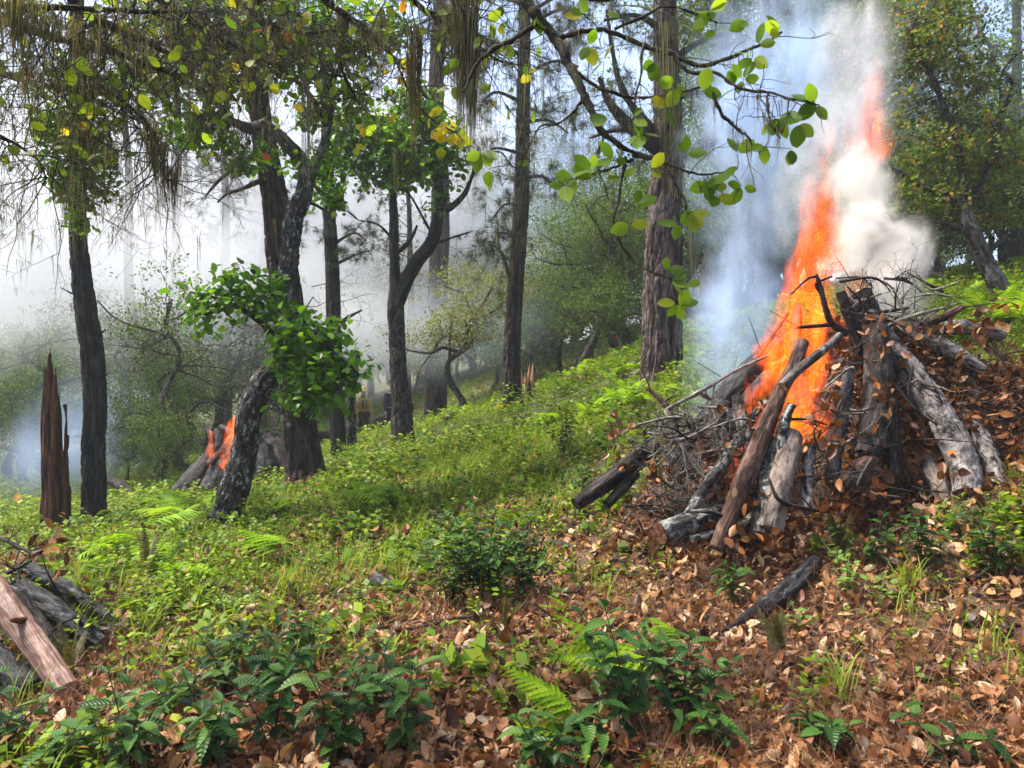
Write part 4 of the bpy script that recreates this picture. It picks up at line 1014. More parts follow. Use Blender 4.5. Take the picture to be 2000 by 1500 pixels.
for rows, bk_, lb in (([(1840,640,6.3,26),(1900,640,6.25,30),(1960,655,6.2,26)], 'log_scaly', 'grey log lying level at the upper right of the big pile'),
 ([(1660,720,5.75,22),(1650,790,5.6,26),(1635,870,5.4,28),(1625,930,5.25,26)], 'log_char', 'slim charred log upright right of the orange flame pocket'),
 ([(1745,780,5.7,20),(1742,850,5.55,24),(1750,930,5.35,26)], 'log_dark', 'slim dark log upright under the short speckled log'),
 ([(1585,870,5.3,20),(1575,930,5.2,24),(1580,1000,5.05,24)], 'log_scaly', 'slim grey log right of the pinkish peeling log'),
 ([(1480,800,5.75,18),(1430,880,5.5,22),(1372,960,5.3,22),(1340,1010,5.2,18)], 'log_speck', 'slim lichen-white pole sloping down the left front of the pile'),
 ([(1420,800,6.0,16),(1370,850,5.9,20),(1310,900,5.75,18)], 'oak_pale', 'slim pale pole low on the left side of the big pile'),
 ([(1850,760,5.95,24),(1905,775,5.9,28),(1960,810,5.8,26)], 'log_scaly', 'short grey log half buried in leaves at right of the pile'),
 ([(1780,640,6.2,16),(1830,625,6.2,18),(1880,600,6.2,14)], 'log_red', 'reddish pole pointing up right from the top of the pile'),
 ([(1700,610,6.2,22),(1718,650,6.1,26),(1740,700,6.0,26)], 'log_scaly', 'short pale grey log slanting beneath the smoking log')):
    log('log', rows, bk_, lb, group=BL, seg=26, amp=.008)
# forked charred branch over the fire
SG = 'dead sticks poking out of the big brush pile'
t, S = stick([(1655,652,6.05,18),(1625,632,6.05,15),(1612,600,6.05,13),(1603,565,6.05,11),(1595,535,6.05,6)], 'log_char', 'forked charred branch standing dark in front of the flames', forks=0, seg=8)
for rows in ([(1606,572,6.05,9),(1596,562,6.05,7),(1594,552,6.05,6)], [(1598,540,6.05,6),(1580,543,6.05,5),(1560,560,6.05,4),(1545,575,6.05,3)], [(1604,548,6.05,5),(1625,540,6.05,4)], [(1625,634,6.05,9),(1590,637,6.05,8),(1550,640,6.05,6)]):
    mb = MB(); S = spline(ptrunk(rows), 9); mb.tube(S[:, :3], S[:, 3], 6); t.part('fork', mb, M['log_char'])
stick([(1720,645,6.1,9),(1750,630,6.0,10),(1790,615,5.9,8),(1842,602,5.85,5)], 'twig_pale', 'pale stick pointing right over the top of the pile', forks=2, L=.25)
stick([(1500,695,6.0,5),(1440,722,5.9,7),(1380,758,5.8,8),(1330,785,5.75,8),(1300,800,5.7,7)], 'twig_pale', 'long bleached stick arching down left of the blue smoke', forks=2, L=.3)
stick([(1300,800,5.7,8),(1325,860,5.6,10),(1365,920,5.5,9),(1405,955,5.4,6)], 'twig_pale', 'bleached bent stick hanging down the left flank of the pile', forks=4, lvl=2, L=.5)
stick([(1330,880,5.75,12),(1315,820,5.8,15),(1295,785,5.85,13),(1262,757,5.9,5)], 'log_red', 'dark curved stick pointing up left toward the largest pine', forks=2, L=.3)
stick([(1455,985,5.15,9),(1430,1010,5.05,11),(1385,1000,5.05,8),(1340,1000,5.1,4)], 'log_dark', 'dark crooked stick above the log with the red cut end', forks=3, L=.3)
stick([(1620,1000,4.95,7),(1560,990,4.95,9),(1520,975,4.95,8),(1500,930,5.0,5)], 'log_dark', 'dark crossing stick in front of the pinkish peeling log', forks=2, L=.3)
stick([(1690,700,5.8,8),(1735,740,5.7,7),(1790,800,5.5,5),(1830,830,5.4,3)], 'log_dark', 'dark thin stick lying across the dark upright log', forks=3, L=.3)
stick([(1740,690,5.9,9),(1775,700,5.8,10),(1800,745,5.7,8),(1850,760,5.6,4)], 'twig_pale', 'pale forked stick hooked over the thick grey scaly log', forks=3, L=.3)
stick([(1655,560,6.0,4),(1690,600,6.0,6),(1712,650,5.95,7),(1740,700,5.9,5)], 'log_char', 'thin charred stick leaning on the smoking log', forks=3, lvl=2, L=.35)
stick([(1800,655,6.1,5),(1760,600,6.15,5),(1740,560,6.2,4),(1700,540,6.2,3)], 'twig_pale', 'thin pale twig curling up into the white smoke', forks=4, lvl=2, L=.35)
stick([(1480,700,6.3,7),(1500,670,6.3,8),(1540,610,6.4,5)], 'log_char', 'charred stick slanting up on the left of the flames', forks=2)
for k in range(110):      # the tangle of fine grey twigs
    if k < 66: px, py, d = random.uniform(1270, 1440), random.uniform(800, 1010), random.uniform(5.3, 6.0)
    elif k < 88: px, py, d = random.uniform(1640, 1860), random.uniform(550, 660), random.uniform(5.9, 6.3)
    else: px, py, d = random.uniform(1560, 1800), random.uniform(740, 1000), random.uniform(5.1, 5.6)
    a = random.uniform(0, 2 * PI); L = random.uniform(50, 120)
    dx, dy = math.cos(a) * L, math.sin(a) * L * .7; b = random.uniform(-25, 25)
    r_ = random.uniform(3, 6); bk_ = random.choice(['twig_pale', 'twig_pale', 'twig_pale', 'twig', 'log_dark'])
    stick([(px - dx / 2, py - dy / 2, d + random.uniform(-.1, .1), r_), (px + b, py - b, d - .05, r_), (px + dx / 2, py + dy / 2, d + random.uniform(-.1, .1), r_ * .4)],
          bk_, whereabouts(('long ' if L > 85 else 'short ') + ('bleached stick' if bk_ == 'twig_pale' else 'thin dark stick'), px, py, PILE_MARKS), group=SG, forks=3, lvl=2 if k < 88 else 1, L=.3, seg=4, wander=.5)

# cut leafy branches, gone brown, laid over the pile
pile_leaf = [shape_mesh('leaf', sh, M['lf_pile']) for sh in (LF_DRY[0], LF_DRY[1], LF_DRY[2], LF_BIG2)]
def dead_branch(p, d, L, nl, label, group, size=(.06, .10), mat='twig', meshes=pile_leaf):
    out = []; tips = []
    grow(p, d, L, .007, 1, out, tips, .35, -.03, 4, .6, 7, .3)
    t = Thing('dead_branch', label, 'branch', p, group)
    mb = MB()
    for a, b in out: mb.tube(a, b, 4, False)
    so = t.part('stem', mb, M[mat])
    for k in range(nl):
        a, b = random.choice(out); i = random.randrange(1, len(a)); ax = unit(a[i] - a[i - 1])
        la = unit(ax * .5 + unit(RNG.normal(size=3)) * .9 + np.array([0, 0, -.25]))
        Fm = frames(la[None], unit(RNG.normal(size=3))[None])[0]
        mm = Matrix(Fm.tolist()).to_4x4() @ Matrix.Scale(random.uniform(*size), 4); mm.translation = a[i]
        t.piece('leaf', random.choice(meshes), mm, so)
DB = 'dead leafy branches on the big brush pile'
spots = [(1850,625,6.1),(1880,600,6.1),(1830,660,6.0),(1900,650,6.0),(1940,680,6.0),(1780,690,5.8),(1850,740,5.8),(1930,760,5.9),(1980,820,5.7),(1890,790,5.6),(1650,700,5.6),(1660,760,5.5),(1640,820,5.4),(1600,880,5.25),(1590,930,5.15),(1650,900,5.25),(1720,930,5.2),(1780,950,5.2),(1620,980,5.05),(1560,940,5.1),(1460,900,5.3),(1420,860,5.6),(1300,850,5.8),(1290,830,5.85),(1330,960,5.4),(1380,1010,5.2),(1440,960,5.25),(1260,980,5.5),(1680,960,5.15),(1950,860,5.5),(1730,840,5.4),(1610,780,5.5),(1990,740,6.0),(1760,620,6.0),(1970,690,6.3),(1985,900,5.6),(1950,800,5.8),(2000,650,6.6)]
for px, py, d in spots:
    dead_branch(W(px, py, d), unit(RNG.normal(size=3) * [1, .4, .7] + [0, -.4, 0]), random.uniform(.3, .6), random.randint(10, 16), whereabouts('brown-leaved dead branch', px, py, PILE_MARKS), DB)
# loose brown leaves and needles all over the mound
mb = MB()
for sh in LF_DRY:
    n = 2900
    a = RNG.random(n) * 2 * PI; r = np.sqrt(RNG.random(n)) * 1.15
    x = PC[0] + np.cos(a) * r * np.where(np.cos(a) < 0, 1.65, 1.95); y = PC[1] + np.sin(a) * r * 1.08
    hot = np.exp(-(((x - 2.15) / .3) ** 2 + ((y - 6.0) / .35) ** 2)); k = (RNG.random(n) > hot * 1.1) & ~((x < 2.0) & (y > 6.0) & (RNG.random(n) < .7)); x, y = x[k], y[k]
    p = np.stack([x, y, mz(x, y) + RNG.uniform(0, .06, len(x))], 1)
    mb.inst(*sh, p, frames(rand_dirs(len(x)), unit(rand_dirs(len(x)) + [0, -.5, .5])), RNG.uniform(.04, .10, len(x)))
n = 2600
x = RNG.normal(size=n) * .75 + 4.2; y = RNG.normal(size=n) * .8 + 6.1
k_ = (x > 3.4) & out_of_pile(x, y) ; x, y = x[k_], y[k_]
for q_, sh in enumerate(LF_DRY):
    xx_, yy_ = x[q_::5], y[q_::5]
    mb.inst(*sh, np.stack([xx_, yy_, G(xx_, yy_) + RNG.uniform(.02, .22, len(xx_))], 1), frames(rand_dirs(len(xx_)), unit(rand_dirs(len(xx_)) + [0, -.5, .5])), RNG.uniform(.05, .11, len(xx_)))
solo('dry_leaves', mb, M['lf_pile'], (PC[0], PC[1], g1(*PC)), None, None, kind='stuff')
mb = MB(); n = 16000
a = RNG.random(n) * 2 * PI; r = np.sqrt(RNG.random(n)) * 1.1
x = PC[0] + np.cos(a) * r * 1.8; y = PC[1] + np.sin(a) * r * 1.08
mb.inst(*NEEDLE, np.stack([x, y, mz(x, y) + RNG.uniform(0, .08, n)], 1), frames(unit(rand_dirs(n) + [0, 0, -.3]), rand_dirs(n)), RNG.uniform(.1, .18, n))
solo('pile_needles', mb, M['needle_dry'], (PC[0], PC[1], g1(*PC)), None, None, kind='stuff')
mb = MB()       # fine brushwood all through the pile
for k in range(800):
    a = random.random() * 2 * PI; r = math.sqrt(random.random()) * 1.02
    x = PC[0] + math.cos(a) * r * (1.65 if math.cos(a) < 0 else 1.95); y = PC[1] + math.sin(a) * r * 1.05
    z = float(mz([x], [y])[0]) + random.uniform(0, .1)
    d = unit(RNG.normal(size=3) * [1, .6, .6]); L = random.uniform(.15, .55)
    p = np.array([x, y, z]); q = p + d * L; mid = (p + q) / 2 + RNG.normal(size=3) * .04
    r0 = random.uniform(.0025, .007)
    mb.tube([p, (p + mid) / 2, mid, q], [r0, r0, r0 * .8, r0 * .4], 4, False)
solo('brushwood', mb, M['twig'], (PC[0], PC[1], g1(*PC)), None, None, kind='stuff')

# -- second burning pile, left, behind the leaning oak
SL = 'logs of the small burning pile at left'
log('log', [(438,843,13.2,36),(421,890,13.0,43),(391,938,12.8,43),(355,985,12.6,38)], 'log_dark', 'thick dark log at the left foot of the small fire, cut end up', 'cut_grey', group=SL, seg=28, amp=.016)
log('log', [(472,861,13.0,53),(444,914,12.8,62),(418,967,12.6,65)], 'log_char', 'broad dark furrowed log in the middle of the small pile', group=SL, kind='pine', seg=40, amp=.02)
log('log', [(528,865,13.2,50),(550,902,13.0,53),(568,950,12.8,50)], 'log_dark', 'dark log leaning right with bark furrows beside the small fire', group=SL, kind='pine', seg=32, amp=.018)
log('log', [(567,926,13.4,48),(545,888,13.5,53),(522,855,13.6,50)], 'log_char', 'log with an orange-brown cut top behind the small fire', 'cut_red', group=SL, seg=30)
log('log', [(505,879,12.9,53),(517,926,12.7,60),(528,967,12.6,58)], 'log_char', 'short broad log low at the right of the small pile', group=SL, kind='pine', seg=32, amp=.018)
log('log', [(463,846,12.9,14),(438,879,12.75,17),(411,908,12.6,17)], 'log_red', 'thin split pole leaning on the front of the small pile', group=SL, seg=14)
log('log', [(431,834,13.1,12),(452,846,13.0,17),(477,855,13.0,17)], 'log_char', 'short charred pole lying in the flames of the small fire', 'log_char', group=SL, seg=14)
log('log', [(402,834,13.1,10),(414,855,13.0,13),(420,881,13.0,16)], 'log_char', 'black curved stick in the left flame of the small fire', 'log_char', group=SL, seg=12)
log('log', [(337,979,12.9,36),(377,932,13.1,38),(407,902,13.3,36)], 'log_char', 'black log at the outer left of the small pile', 'cut_grey', group=SL, seg=24)
def mound(cx, cy, rx, ry, h, name='pile_debris', n=40):
    xs = np.linspace(cx - rx * 1.1, cx + rx * 1.1, n); ys = np.linspace(cy - ry * 1.1, cy + ry * 1.1, n)
    X_, Y_ = np.meshgrid(xs, ys); x_, y_ = X_.ravel(), Y_.ravel()
    r = np.sqrt(((x_ - cx) / rx) ** 2 + ((y_ - cy) / ry) ** 2); p = np.stack([x_, y_, 0 * x_], 1)
    z_ = G(x_, y_) - .05 + h * np.clip(1 - r, 0, 1) * (1 + .8 * (fbm(p * 3, 3) - .5))
    i = np.arange(n - 1)[:, None] * n; j = np.arange(n - 1)[None]
    mb = MB(); mb.add(np.stack([x_, y_, z_], 1), np.stack([i + j, i + j + 1, i + n + j + 1, i + n + j], 2).reshape(-1, 4))
    solo(name, mb, M['duff'], (cx, cy, g1(cx, cy)), None, None, kind='stuff')
    return x_, y_, z_
c = W(468, 950, 13.2); mound(c[0], 13.3, .85, .7, .55)
# -- bottom-left log pile
LG = 'logs stacked at the lower left corner'
log('log', [(-60,1085,4.25,42),(0,1165,4.1,46),(60,1250,3.9,51),(132,1352,3.68,53)], 'log_bare', 'peeled pinkish bare log lying across the lower left corner', 'cut_tan', kind='oak', seg=48, amp=.007, freq=9, group=LG, step=.015)
kp = W(36, 1212, 3.93); kp[1] -= .07
for kx, ky, kr in ((36, 1212, 7), (75, 1290, 5)):
    kc = W(kx, ky, 3.9); mb = MB(); mb.tube([kc + [0, .06, -.02], kc + [.01, -.055, .02], kc + [.012, -.075, .026]], [RAD(kr * 2.4, 3.9), RAD(kr * 1.5, 3.9), RAD(kr, 3.9)], 10); solo('branch_knot', mb, M['cut_red'], kc, 'dark knot on the peeled bare log, ' + ('upper one' if kr > 6 else 'lower one'), 'knot')
log('log', [(35,1145,4.55,40),(90,1182,4.45,46),(150,1225,4.37,48),(196,1262,4.31,42)], 'log_char', 'dark furrowed log right of the peeled log, upper of the stack', group=LG, kind='pine', seg=40, amp=.014, freq=24, step=.02)
log('log', [(30,1170,4.35,40),(70,1225,4.25,44),(105,1275,4.15,46),(135,1315,4.1,42)], 'log_dark', 'dark grey log tucked along the right side of the peeled log', group=LG, kind='pine', seg=40, amp=.012, freq=24, step=.02)
log('log', [(55,1110,4.95,30),(120,1148,4.85,34),(168,1180,4.8,34),(212,1206,4.75,28)], 'log_char', 'dark log with leaves on it at the top of the corner stack', group=LG, kind='pine', seg=32, amp=.012, freq=24)
log('log', [(-80,1250,4.0,60),(-10,1290,3.85,60),(60,1350,3.72,50)], 'log_char', 'added black log standing for the shaded cavity under the peeled log', 'log_char', group=LG, seg=28)  # added log, black to stand for the shade in the hollow below
log('log', [(70,1200,4.4,11),(85,1240,4.25,12),(110,1290,4.1,8)], 'oak_pale', 'thin greyish pole lying against the peeled log', group=LG, seg=12)
for rows, lb in (([(0,1050,5.2,6),(40,1070,5.1,8),(70,1085,5.0,5)], 'dark twig sticking out left above the corner stack'), ([(0,1125,4.8,9),(35,1110,4.8,8),(60,1095,4.8,4)], 'grey forked stick on top of the corner stack'), ([(30,1110,4.9,6),(45,1140,4.8,6),(55,1160,4.7,4)], 'upright splintered twig among the corner logs'), ([(60,1290,4.1,4),(110,1225,4.1,5),(150,1205,4.15,3)], 'fine pale twig across the dark furrowed log'), ([(105,1175,4.6,8),(160,1210,4.5,10),(195,1232,4.45,8)], 'thin dark stick lying along the dark furrowed log')):
    stick(rows, random.choice(['twig_pale', 'log_dark']), lb, forks=4, lvl=2, L=.3, wander=.5)
c = W(20, 1160, 4.7); mound(c[0] - .25, 4.75, 1.0, .6, .35)
for px, py, d in ((40,1100,5.0),(90,1110,5.1),(20,1130,4.8),(75,1150,4.75),(210,1195,4.9),(120,1160,4.8)):
    dead_branch(W(px, py, d), unit(RNG.normal(size=3) * [1, .4, .5]), .3, 9, whereabouts('brown-leaved dead branch', px, py, [(60,1250,'the peeled bare log'),(120,1160,'the uppermost corner log'),(130,1215,'the dark furrowed log'),(45,1125,'the grey forked stick')]), 'dead branches on the corner stack')

# -- single logs and sticks on the floor
def lie(rows, lift=.0):
    """put pixel rows on the floor: keep x and depth, take the height from the ground"""
    P = []
    for px, py, d, w in rows:
        x, y, z = W(px, py, d); gz_ = g1(x, y) + RAD(w, d) * .75 + lift
        P.append((px, 750 - (gz_ - CAM_H) * F_PX / d, d, w))
    return P
log('rotten_log', lie([(1590,1115,4.95,34),(1560,1145,4.75,44),(1510,1180,4.5,42),(1455,1205,4.3,30),(1405,1225,4.2,12)], .015), 'log_char', 'rotten log with black bark and a red-brown split side in the litter', 'log_char', 'rot', seg=36, amp=.025, freq=13, step=.018)
log('charred_stub', lie([(735,1150,5.65,34),(765,1165,5.5,24),(790,1180,5.4,10)]), 'log_char', 'short black charred wood piece alone in the brown litter', 'log_char', seg=20, amp=.02)
log('log', lie([(840,1095,6.4,8),(880,1070,6.6,14),(915,1045,6.8,12)]), 'log_red', 'small reddish stick in the litter left of the middle shrub', seg=14)
log('log', lie([(1080,1005,6.3,12),(1100,1020,6.2,16),(1120,1035,6.1,10)]), 'log_char', 'short black stick below the dark rotten log', 'log_char', seg=12)
log('log', lie([(865,842,17,20),(880,836,17,22),(868,850,16.8,10)], .05), 'log_char', 'small black stump piece in the green between the two middle trees', 'log_char', seg=16, amp=.03)
log('fallen_log', [(900,830,27,16),(980,780,28,14),(1060,770,29,12)], 'log_dark', 'thin fallen log in the distance behind the burning stump', seg=16)
log('fallen_log', [(600,850,26,16),(680,845,26,24),(745,822,26,26),(800,795,27,24)], 'log_dark', 'long fallen trunk lying behind the two people', seg=20)
log('fallen_log', [(195,935,16,14),(235,948,15.6,20),(268,985,15.2,20)], 'oak', 'crooked fallen limb behind the black trunk at left', seg=18)
log('fallen_log', [(190,968,17,22),(230,965,17,26),(290,962,17.5,22)], 'log_dark', 'grey fallen trunk lying low between the black trunk and the small fire', seg=18)
stick(lie([(1810,1290,3.95,9),(1850,1345,3.7,11),(1890,1405,3.5,13),(1945,1440,3.38,14),(2010,1425,3.4,14)]), 'twig', 'long dark curved stick on the litter at the lower right', forks=3, L=.3, seg=8)
stick(lie([(1660,1180,4.5,10),(1720,1160,4.55,14),(1800,1175,4.5,13),(1880,1185,4.45,10),(1960,1200,4.4,6)]), 'log_red', 'thin reddish stick lying level in the litter at right', forks=3, L=.25, seg=8)
stick(lie([(1220,1320,3.95,14),(1270,1340,3.9,18),(1320,1365,3.8,12)], .06), 'log_red', 'short brown stick under the dark glossy shrub', forks=1, L=.2, seg=8)
stick(lie([(1100,1180,4.9,5),(1125,1145,4.9,6),(1140,1105,5.0,4)], .12), 'twig', 'thin grey stick upright in the litter right of the middle shrub', forks=2, L=.2)
stick(lie([(600,1190,5.0,5),(660,1240,4.7,6),(720,1280,4.5,4)], .05), 'twig', 'dark fine stick slanting through the middle litter', forks=4, L=.35)
for k in range(26):
    x, y = float(RNG.uniform(-1.6, 2.6)), float(RNG.uniform(2.9, 6)); a = random.random() * PI; L = random.uniform(.25, .7)
    if not out_of_pile(np.array([x]), np.array([y]))[0]: continue
    pts = []
    for s in (-.5, -.1, .2, .5):
        xx_ = x + math.cos(a) * L * s + random.gauss(0, .02); yy_ = y + math.sin(a) * L * s + random.gauss(0, .02)
        zz_ = g1(xx_, yy_) + .03; pts.append((1000 + xx_ / yy_ * F_PX, 750 - (zz_ - CAM_H) / yy_ * F_PX, yy_, random.uniform(4, 8)))
    stick(pts, random.choice(['twig', 'log_dark', 'log_red']), whereabouts('thin stick on the litter', pts[1][0], pts[1][1], FLOOR_MARKS), group='sticks in the foreground litter', forks=2, L=.2, seg=5)

# -- broken stump that burns inside
sb = W(1028, 800, 17.0); sb[2] = g1(sb[0], sb[1])
t = Thing('burning_stump', 'broken hollow stump burning inside behind the straight brown pine', 'stump', sb)
for k in range(11):
    a = k / 11 * 2 * PI; r = .15; hgt = random.uniform(.65, 1.15) * (1.0 if math.sin(a) > -.3 else .85)
    p = sb + np.array([math.cos(a) * r, math.sin(a) * r, -.05])
    P = np.array([[*p, .055], [*(p + [0, 0, hgt * .5]), .052], [*(p + [math.cos(a) * .02, 0, hgt * .8]), .035], [*(p + [math.cos(a) * .02, 0, hgt]), .004]])
    mb = MB(); bark_tube(mb, P, 14, .04, .015, 25, 'rot', seed=k); t.part('shard', mb, M['cut_tan'] if k % 3 else M['log_red'])
log('smoking_log', [(958,800,18,14),(975,792,17.8,20),(1000,785,17.6,20)], 'log_char', 'short ashy smoking log left of the burning stump', 'log_char', seg=16)
t = Thing('stump', 'small red-brown rotted stump in the ferns right of the burning stump', 'stump', W(1135, 775, 18))
mb = MB(); bark_tube(mb, ptrunk([(1137,785,18,24),(1135,765,18,20),(1132,748,18,12),(1130,742,18,3)]), 24, .03, .03, 15, 'rot'); t.part('trunk', mb, M['snag'])
mb = MB(); bark_tube(mb, ptrunk([(1140,752,18,16),(1155,748,18,12),(1165,755,18,5)]), 16, .03, .02, 15, 'rot'); t.part('broken_top', mb, M['snag'])
# red survey stake
sb = W(1203, 692, 22); 
t = Thing('survey_stake', 'red survey stake standing in the ferns left of the largest pine', 'stake', sb)
mb = MB(); mb.tube([sb - [0, 0, .2], sb + [.03, 0, .5]], [.035, .035], 4); t.part('post', mb, M['stake'], smooth=False)
mb = MB(); mb.tube([sb + [.03, 0, .5], sb + [.05, 0, .88], sb + [.055, 0, .92]], [.045, .045, .004], 4); t.part('flag_tip', mb, M['stake'], smooth=False)
# ---------------------------------------------------------------- shrubs, ferns, herbs
shrub_leaf = [shape_mesh('leaf', s, M['lf_shrub']) for s in (LF_SHRUB, LF_SHRUB2, LF_SHRUB3)]
mint_leaf = [shape_mesh('leaf', s, M['lf_mint']) for s in (LF_OAK, LF_BIG2)]
def shrub(base, stems, label, leaf_len=(.07, .11), group=None, meshes=shrub_leaf, stem_mat='stem_dk', gap=.022, name='shrub', droop=.1, first=.2, cat='shrub'):
    """stems: (tip offset x, y, height). Leaves spiral up each stem; every leaf is a piece of its own."""
    base = np.asarray(base, float)
    t = Thing(name, label, cat, base, group)
    for sx, sy, h in stems:
        p1 = base + [sx * .35, sy * .35, h * .5]; p2 = base + [sx, sy, h]
        S = spline(np.array([base - [0, 0, .03], p1, p2]), 14)
        mb = MB(); mb.tube(S, np.linspace(.0045, .0018, 14), 5, False); so = t.part('stem', mb, M[stem_mat])
        L = np.linalg.norm(np.diff(S, axis=0), axis=1).sum(); n = int(L * (1 - first) / gap)
        ph = random.random() * 6
        for k in range(n):
            f = first + (1 - first) * (k + .5) / n; x = f * 13; i = min(int(x), 12); p = S[i] + (S[i + 1] - S[i]) * (x - i)
            a = ph + k * 2.4; top = f > .9
            el = random.uniform(-.15, .35) + (.55 if top else 0) + .3 * (f - .5)
            d = np.array([math.cos(a) * math.cos(el), math.sin(a) * math.cos(el), math.sin(el)])
            nr = np.array([-math.cos(a) * math.sin(el), -math.sin(a) * math.sin(el), math.cos(el)]) + RNG.normal(size=3) * .18
            Fm = frames(d[None], nr[None])[0]; s_ = random.uniform(*leaf_len) * (.6 if top else 1) * (.75 + .25 * f)
            mm = Matrix(Fm.tolist()).to_4x4() @ Matrix.Scale(s_, 4); mm.translation = p + d * .006
            t.piece('leaf', random.choice(meshes), mm, so)
    return t
def at_ground(px, py, d):
    p = W(px, py, d); p[2] = g1(p[0], p[1]); return p
def fan(n, r, h0, h1, sq=1.0):
    return [(random.uniform(-r, r), random.uniform(-r, r) * sq, random.uniform(h0, h1)) for _ in range(n)]

SHR = [ # px, py of foot, distance, stems, spread, h0, h1, label
 (1230,1470,3.2,5,.22,.35,.62,'dark glossy shrub in the bottom middle, tallest of its neighbours'),
 (1330,1440,3.35,5,.22,.3,.5,'dark glossy shrub right beside the tallest bottom shrub'),
 (1150,1500,2.95,4,.16,.15,.3,'low glossy shrub at the bottom edge below the bright fern fronds'),
 (1400,1480,3.1,4,.2,.15,.32,'low glossy shrub at the right end of the bottom middle cluster'),
 (1060,1530,2.85,3,.14,.2,.36,'glossy shrub with broad leaves at the bottom edge left of the cluster'),
 (950,1180,5.2,16,.42,.3,.72,'middle shrub with many upright stems between green and brown floor'),
 (880,1190,5.1,5,.22,.3,.5,'glossy shrub on the left flank of the middle shrub'),
 (1020,1170,5.2,5,.22,.3,.55,'glossy shrub on the right flank of the middle shrub'),
 (530,1490,3.1,4,.22,.3,.5,'dark shrub at the bottom left with an upright red stem'),
 (660,1500,3.0,4,.2,.25,.45,'dark shrub with long drooping leaves right of the bottom left shrub'),
 (420,1500,3.0,4,.25,.2,.36,'spreading dark shrub near the bottom left edge'),
 (250,1510,2.95,4,.22,.25,.48,'dark shrub with a bare upright stem at the lower left'),
 (120,1500,3.0,4,.22,.14,.32,'low dark shrub in the bottom left corner'),
 (0,1480,3.1,4,.2,.2,.42,'dark shrub cut by the left edge of the picture'),
 (790,1480,3.1,3,.14,.3,.55,'slim dark shrub with large leaves left of the bright fern fronds'),
 (720,1400,3.5,4,.2,.18,.35,'low dark shrub above the slim dark shrub'),
 (540,1370,3.7,5,.25,.22,.42,'dark shrub in leaf litter, upper of the bottom left group'),
 (440,1350,3.8,4,.25,.16,.3,'low dark shrub between the herbs and the bottom left group'),
 (600,1290,4.2,4,.2,.16,.3,'small dark shrub in the middle left litter'),
 (330,1400,3.5,4,.24,.12,.25,'low dark shrub beside the peeled log end'),
 (1160,960,7.2,5,.25,.2,.42,'blue-green shrub left above the dark rotten log'),
 (1100,880,9,5,.35,.25,.5,'blue-green shrub in the ferns left of the big pile'),
 (1800,1060,4.7,4,.25,.2,.38,'dark sparse shrub at the front right foot of the big pile'),
 (1700,1050,4.85,4,.25,.15,.3,'low grey-green shrub below the big pile, left of the sparse shrub'),
 (1940,1110,4.4,4,.2,.2,.4,'dark shrub near the right edge below the big pile'),
 (1600,1450,3.15,4,.26,.1,.2,'low dark shrub in the bottom right litter'),
 (1430,1150,4.7,3,.12,.15,.26,'small upright dark shrub left of the rotten log'),
 (1850,1480,3.0,3,.2,.1,.18,'low dark shrub at the bottom right edge'),
]
for px, py, d, n, r, h0, h1, lb in SHR:
    far = d > 4.5
    shrub(at_ground(px, py, d), fan(n, r, h0, h1), lb, (.075, .115) if far else (.08, .135), 'dark glossy shrubs on the forest floor', gap=.019 if far else .021)
MNT = [(1655,1150,4.6,5,.16,.12,.25,'pale green leafy herb right of the rotten log, largest of three'),(1720,1190,4.4,4,.14,.1,.2,'pale green herb on the right of the largest pale herb'),(1640,1085,4.85,4,.18,.08,.18,'pale green herb spreading below the front of the big pile'),
 (1090,1165,5.1,3,.06,.08,.14,'small pale green herb beside the middle shrub'),(1560,1230,4.25,3,.12,.06,.14,'small pale herb at the lower end of the rotten log'),(300,1215,4.9,4,.14,.08,.18,'pale herb with round leaves right of the corner logs'),(470,1180,5.1,4,.16,.08,.16,'round-leaved pale herb in the middle left greenery'),
 (1860,1030,4.9,4,.14,.1,.22,'pale green herb at the foot of the thick scaly log'),(620,1110,6.2,4,.2,.1,.2,'pale herb left of the middle litter patch'),(1010,820,15.6,6,.3,.3,.6,'leafy green plant at the foot of the straight brown pine'),(1590,1330,3.75,3,.1,.05,.1,'tiny round-leaved herb in the lower right litter'),(1815,1370,3.6,3,.1,.05,.1,'tiny dark-green herb beside the long curved stick'),(690,1180,5.3,4,.16,.08,.2,'pale herb above the middle left litter'),(1320,755,11.6,4,.15,.2,.4,'green sprig growing at the foot of the largest pine')]
for px, py, d, n, r, h0, h1, lb in MNT:
    shrub(at_ground(px, py, d), fan(n, r, h0, h1), lb, (.04, .07) if d < 8 else (.1, .14), 'pale green herbs', mint_leaf, 'stem_gr', .022 if d < 8 else .05, 'herb', first=.15, cat='plant')

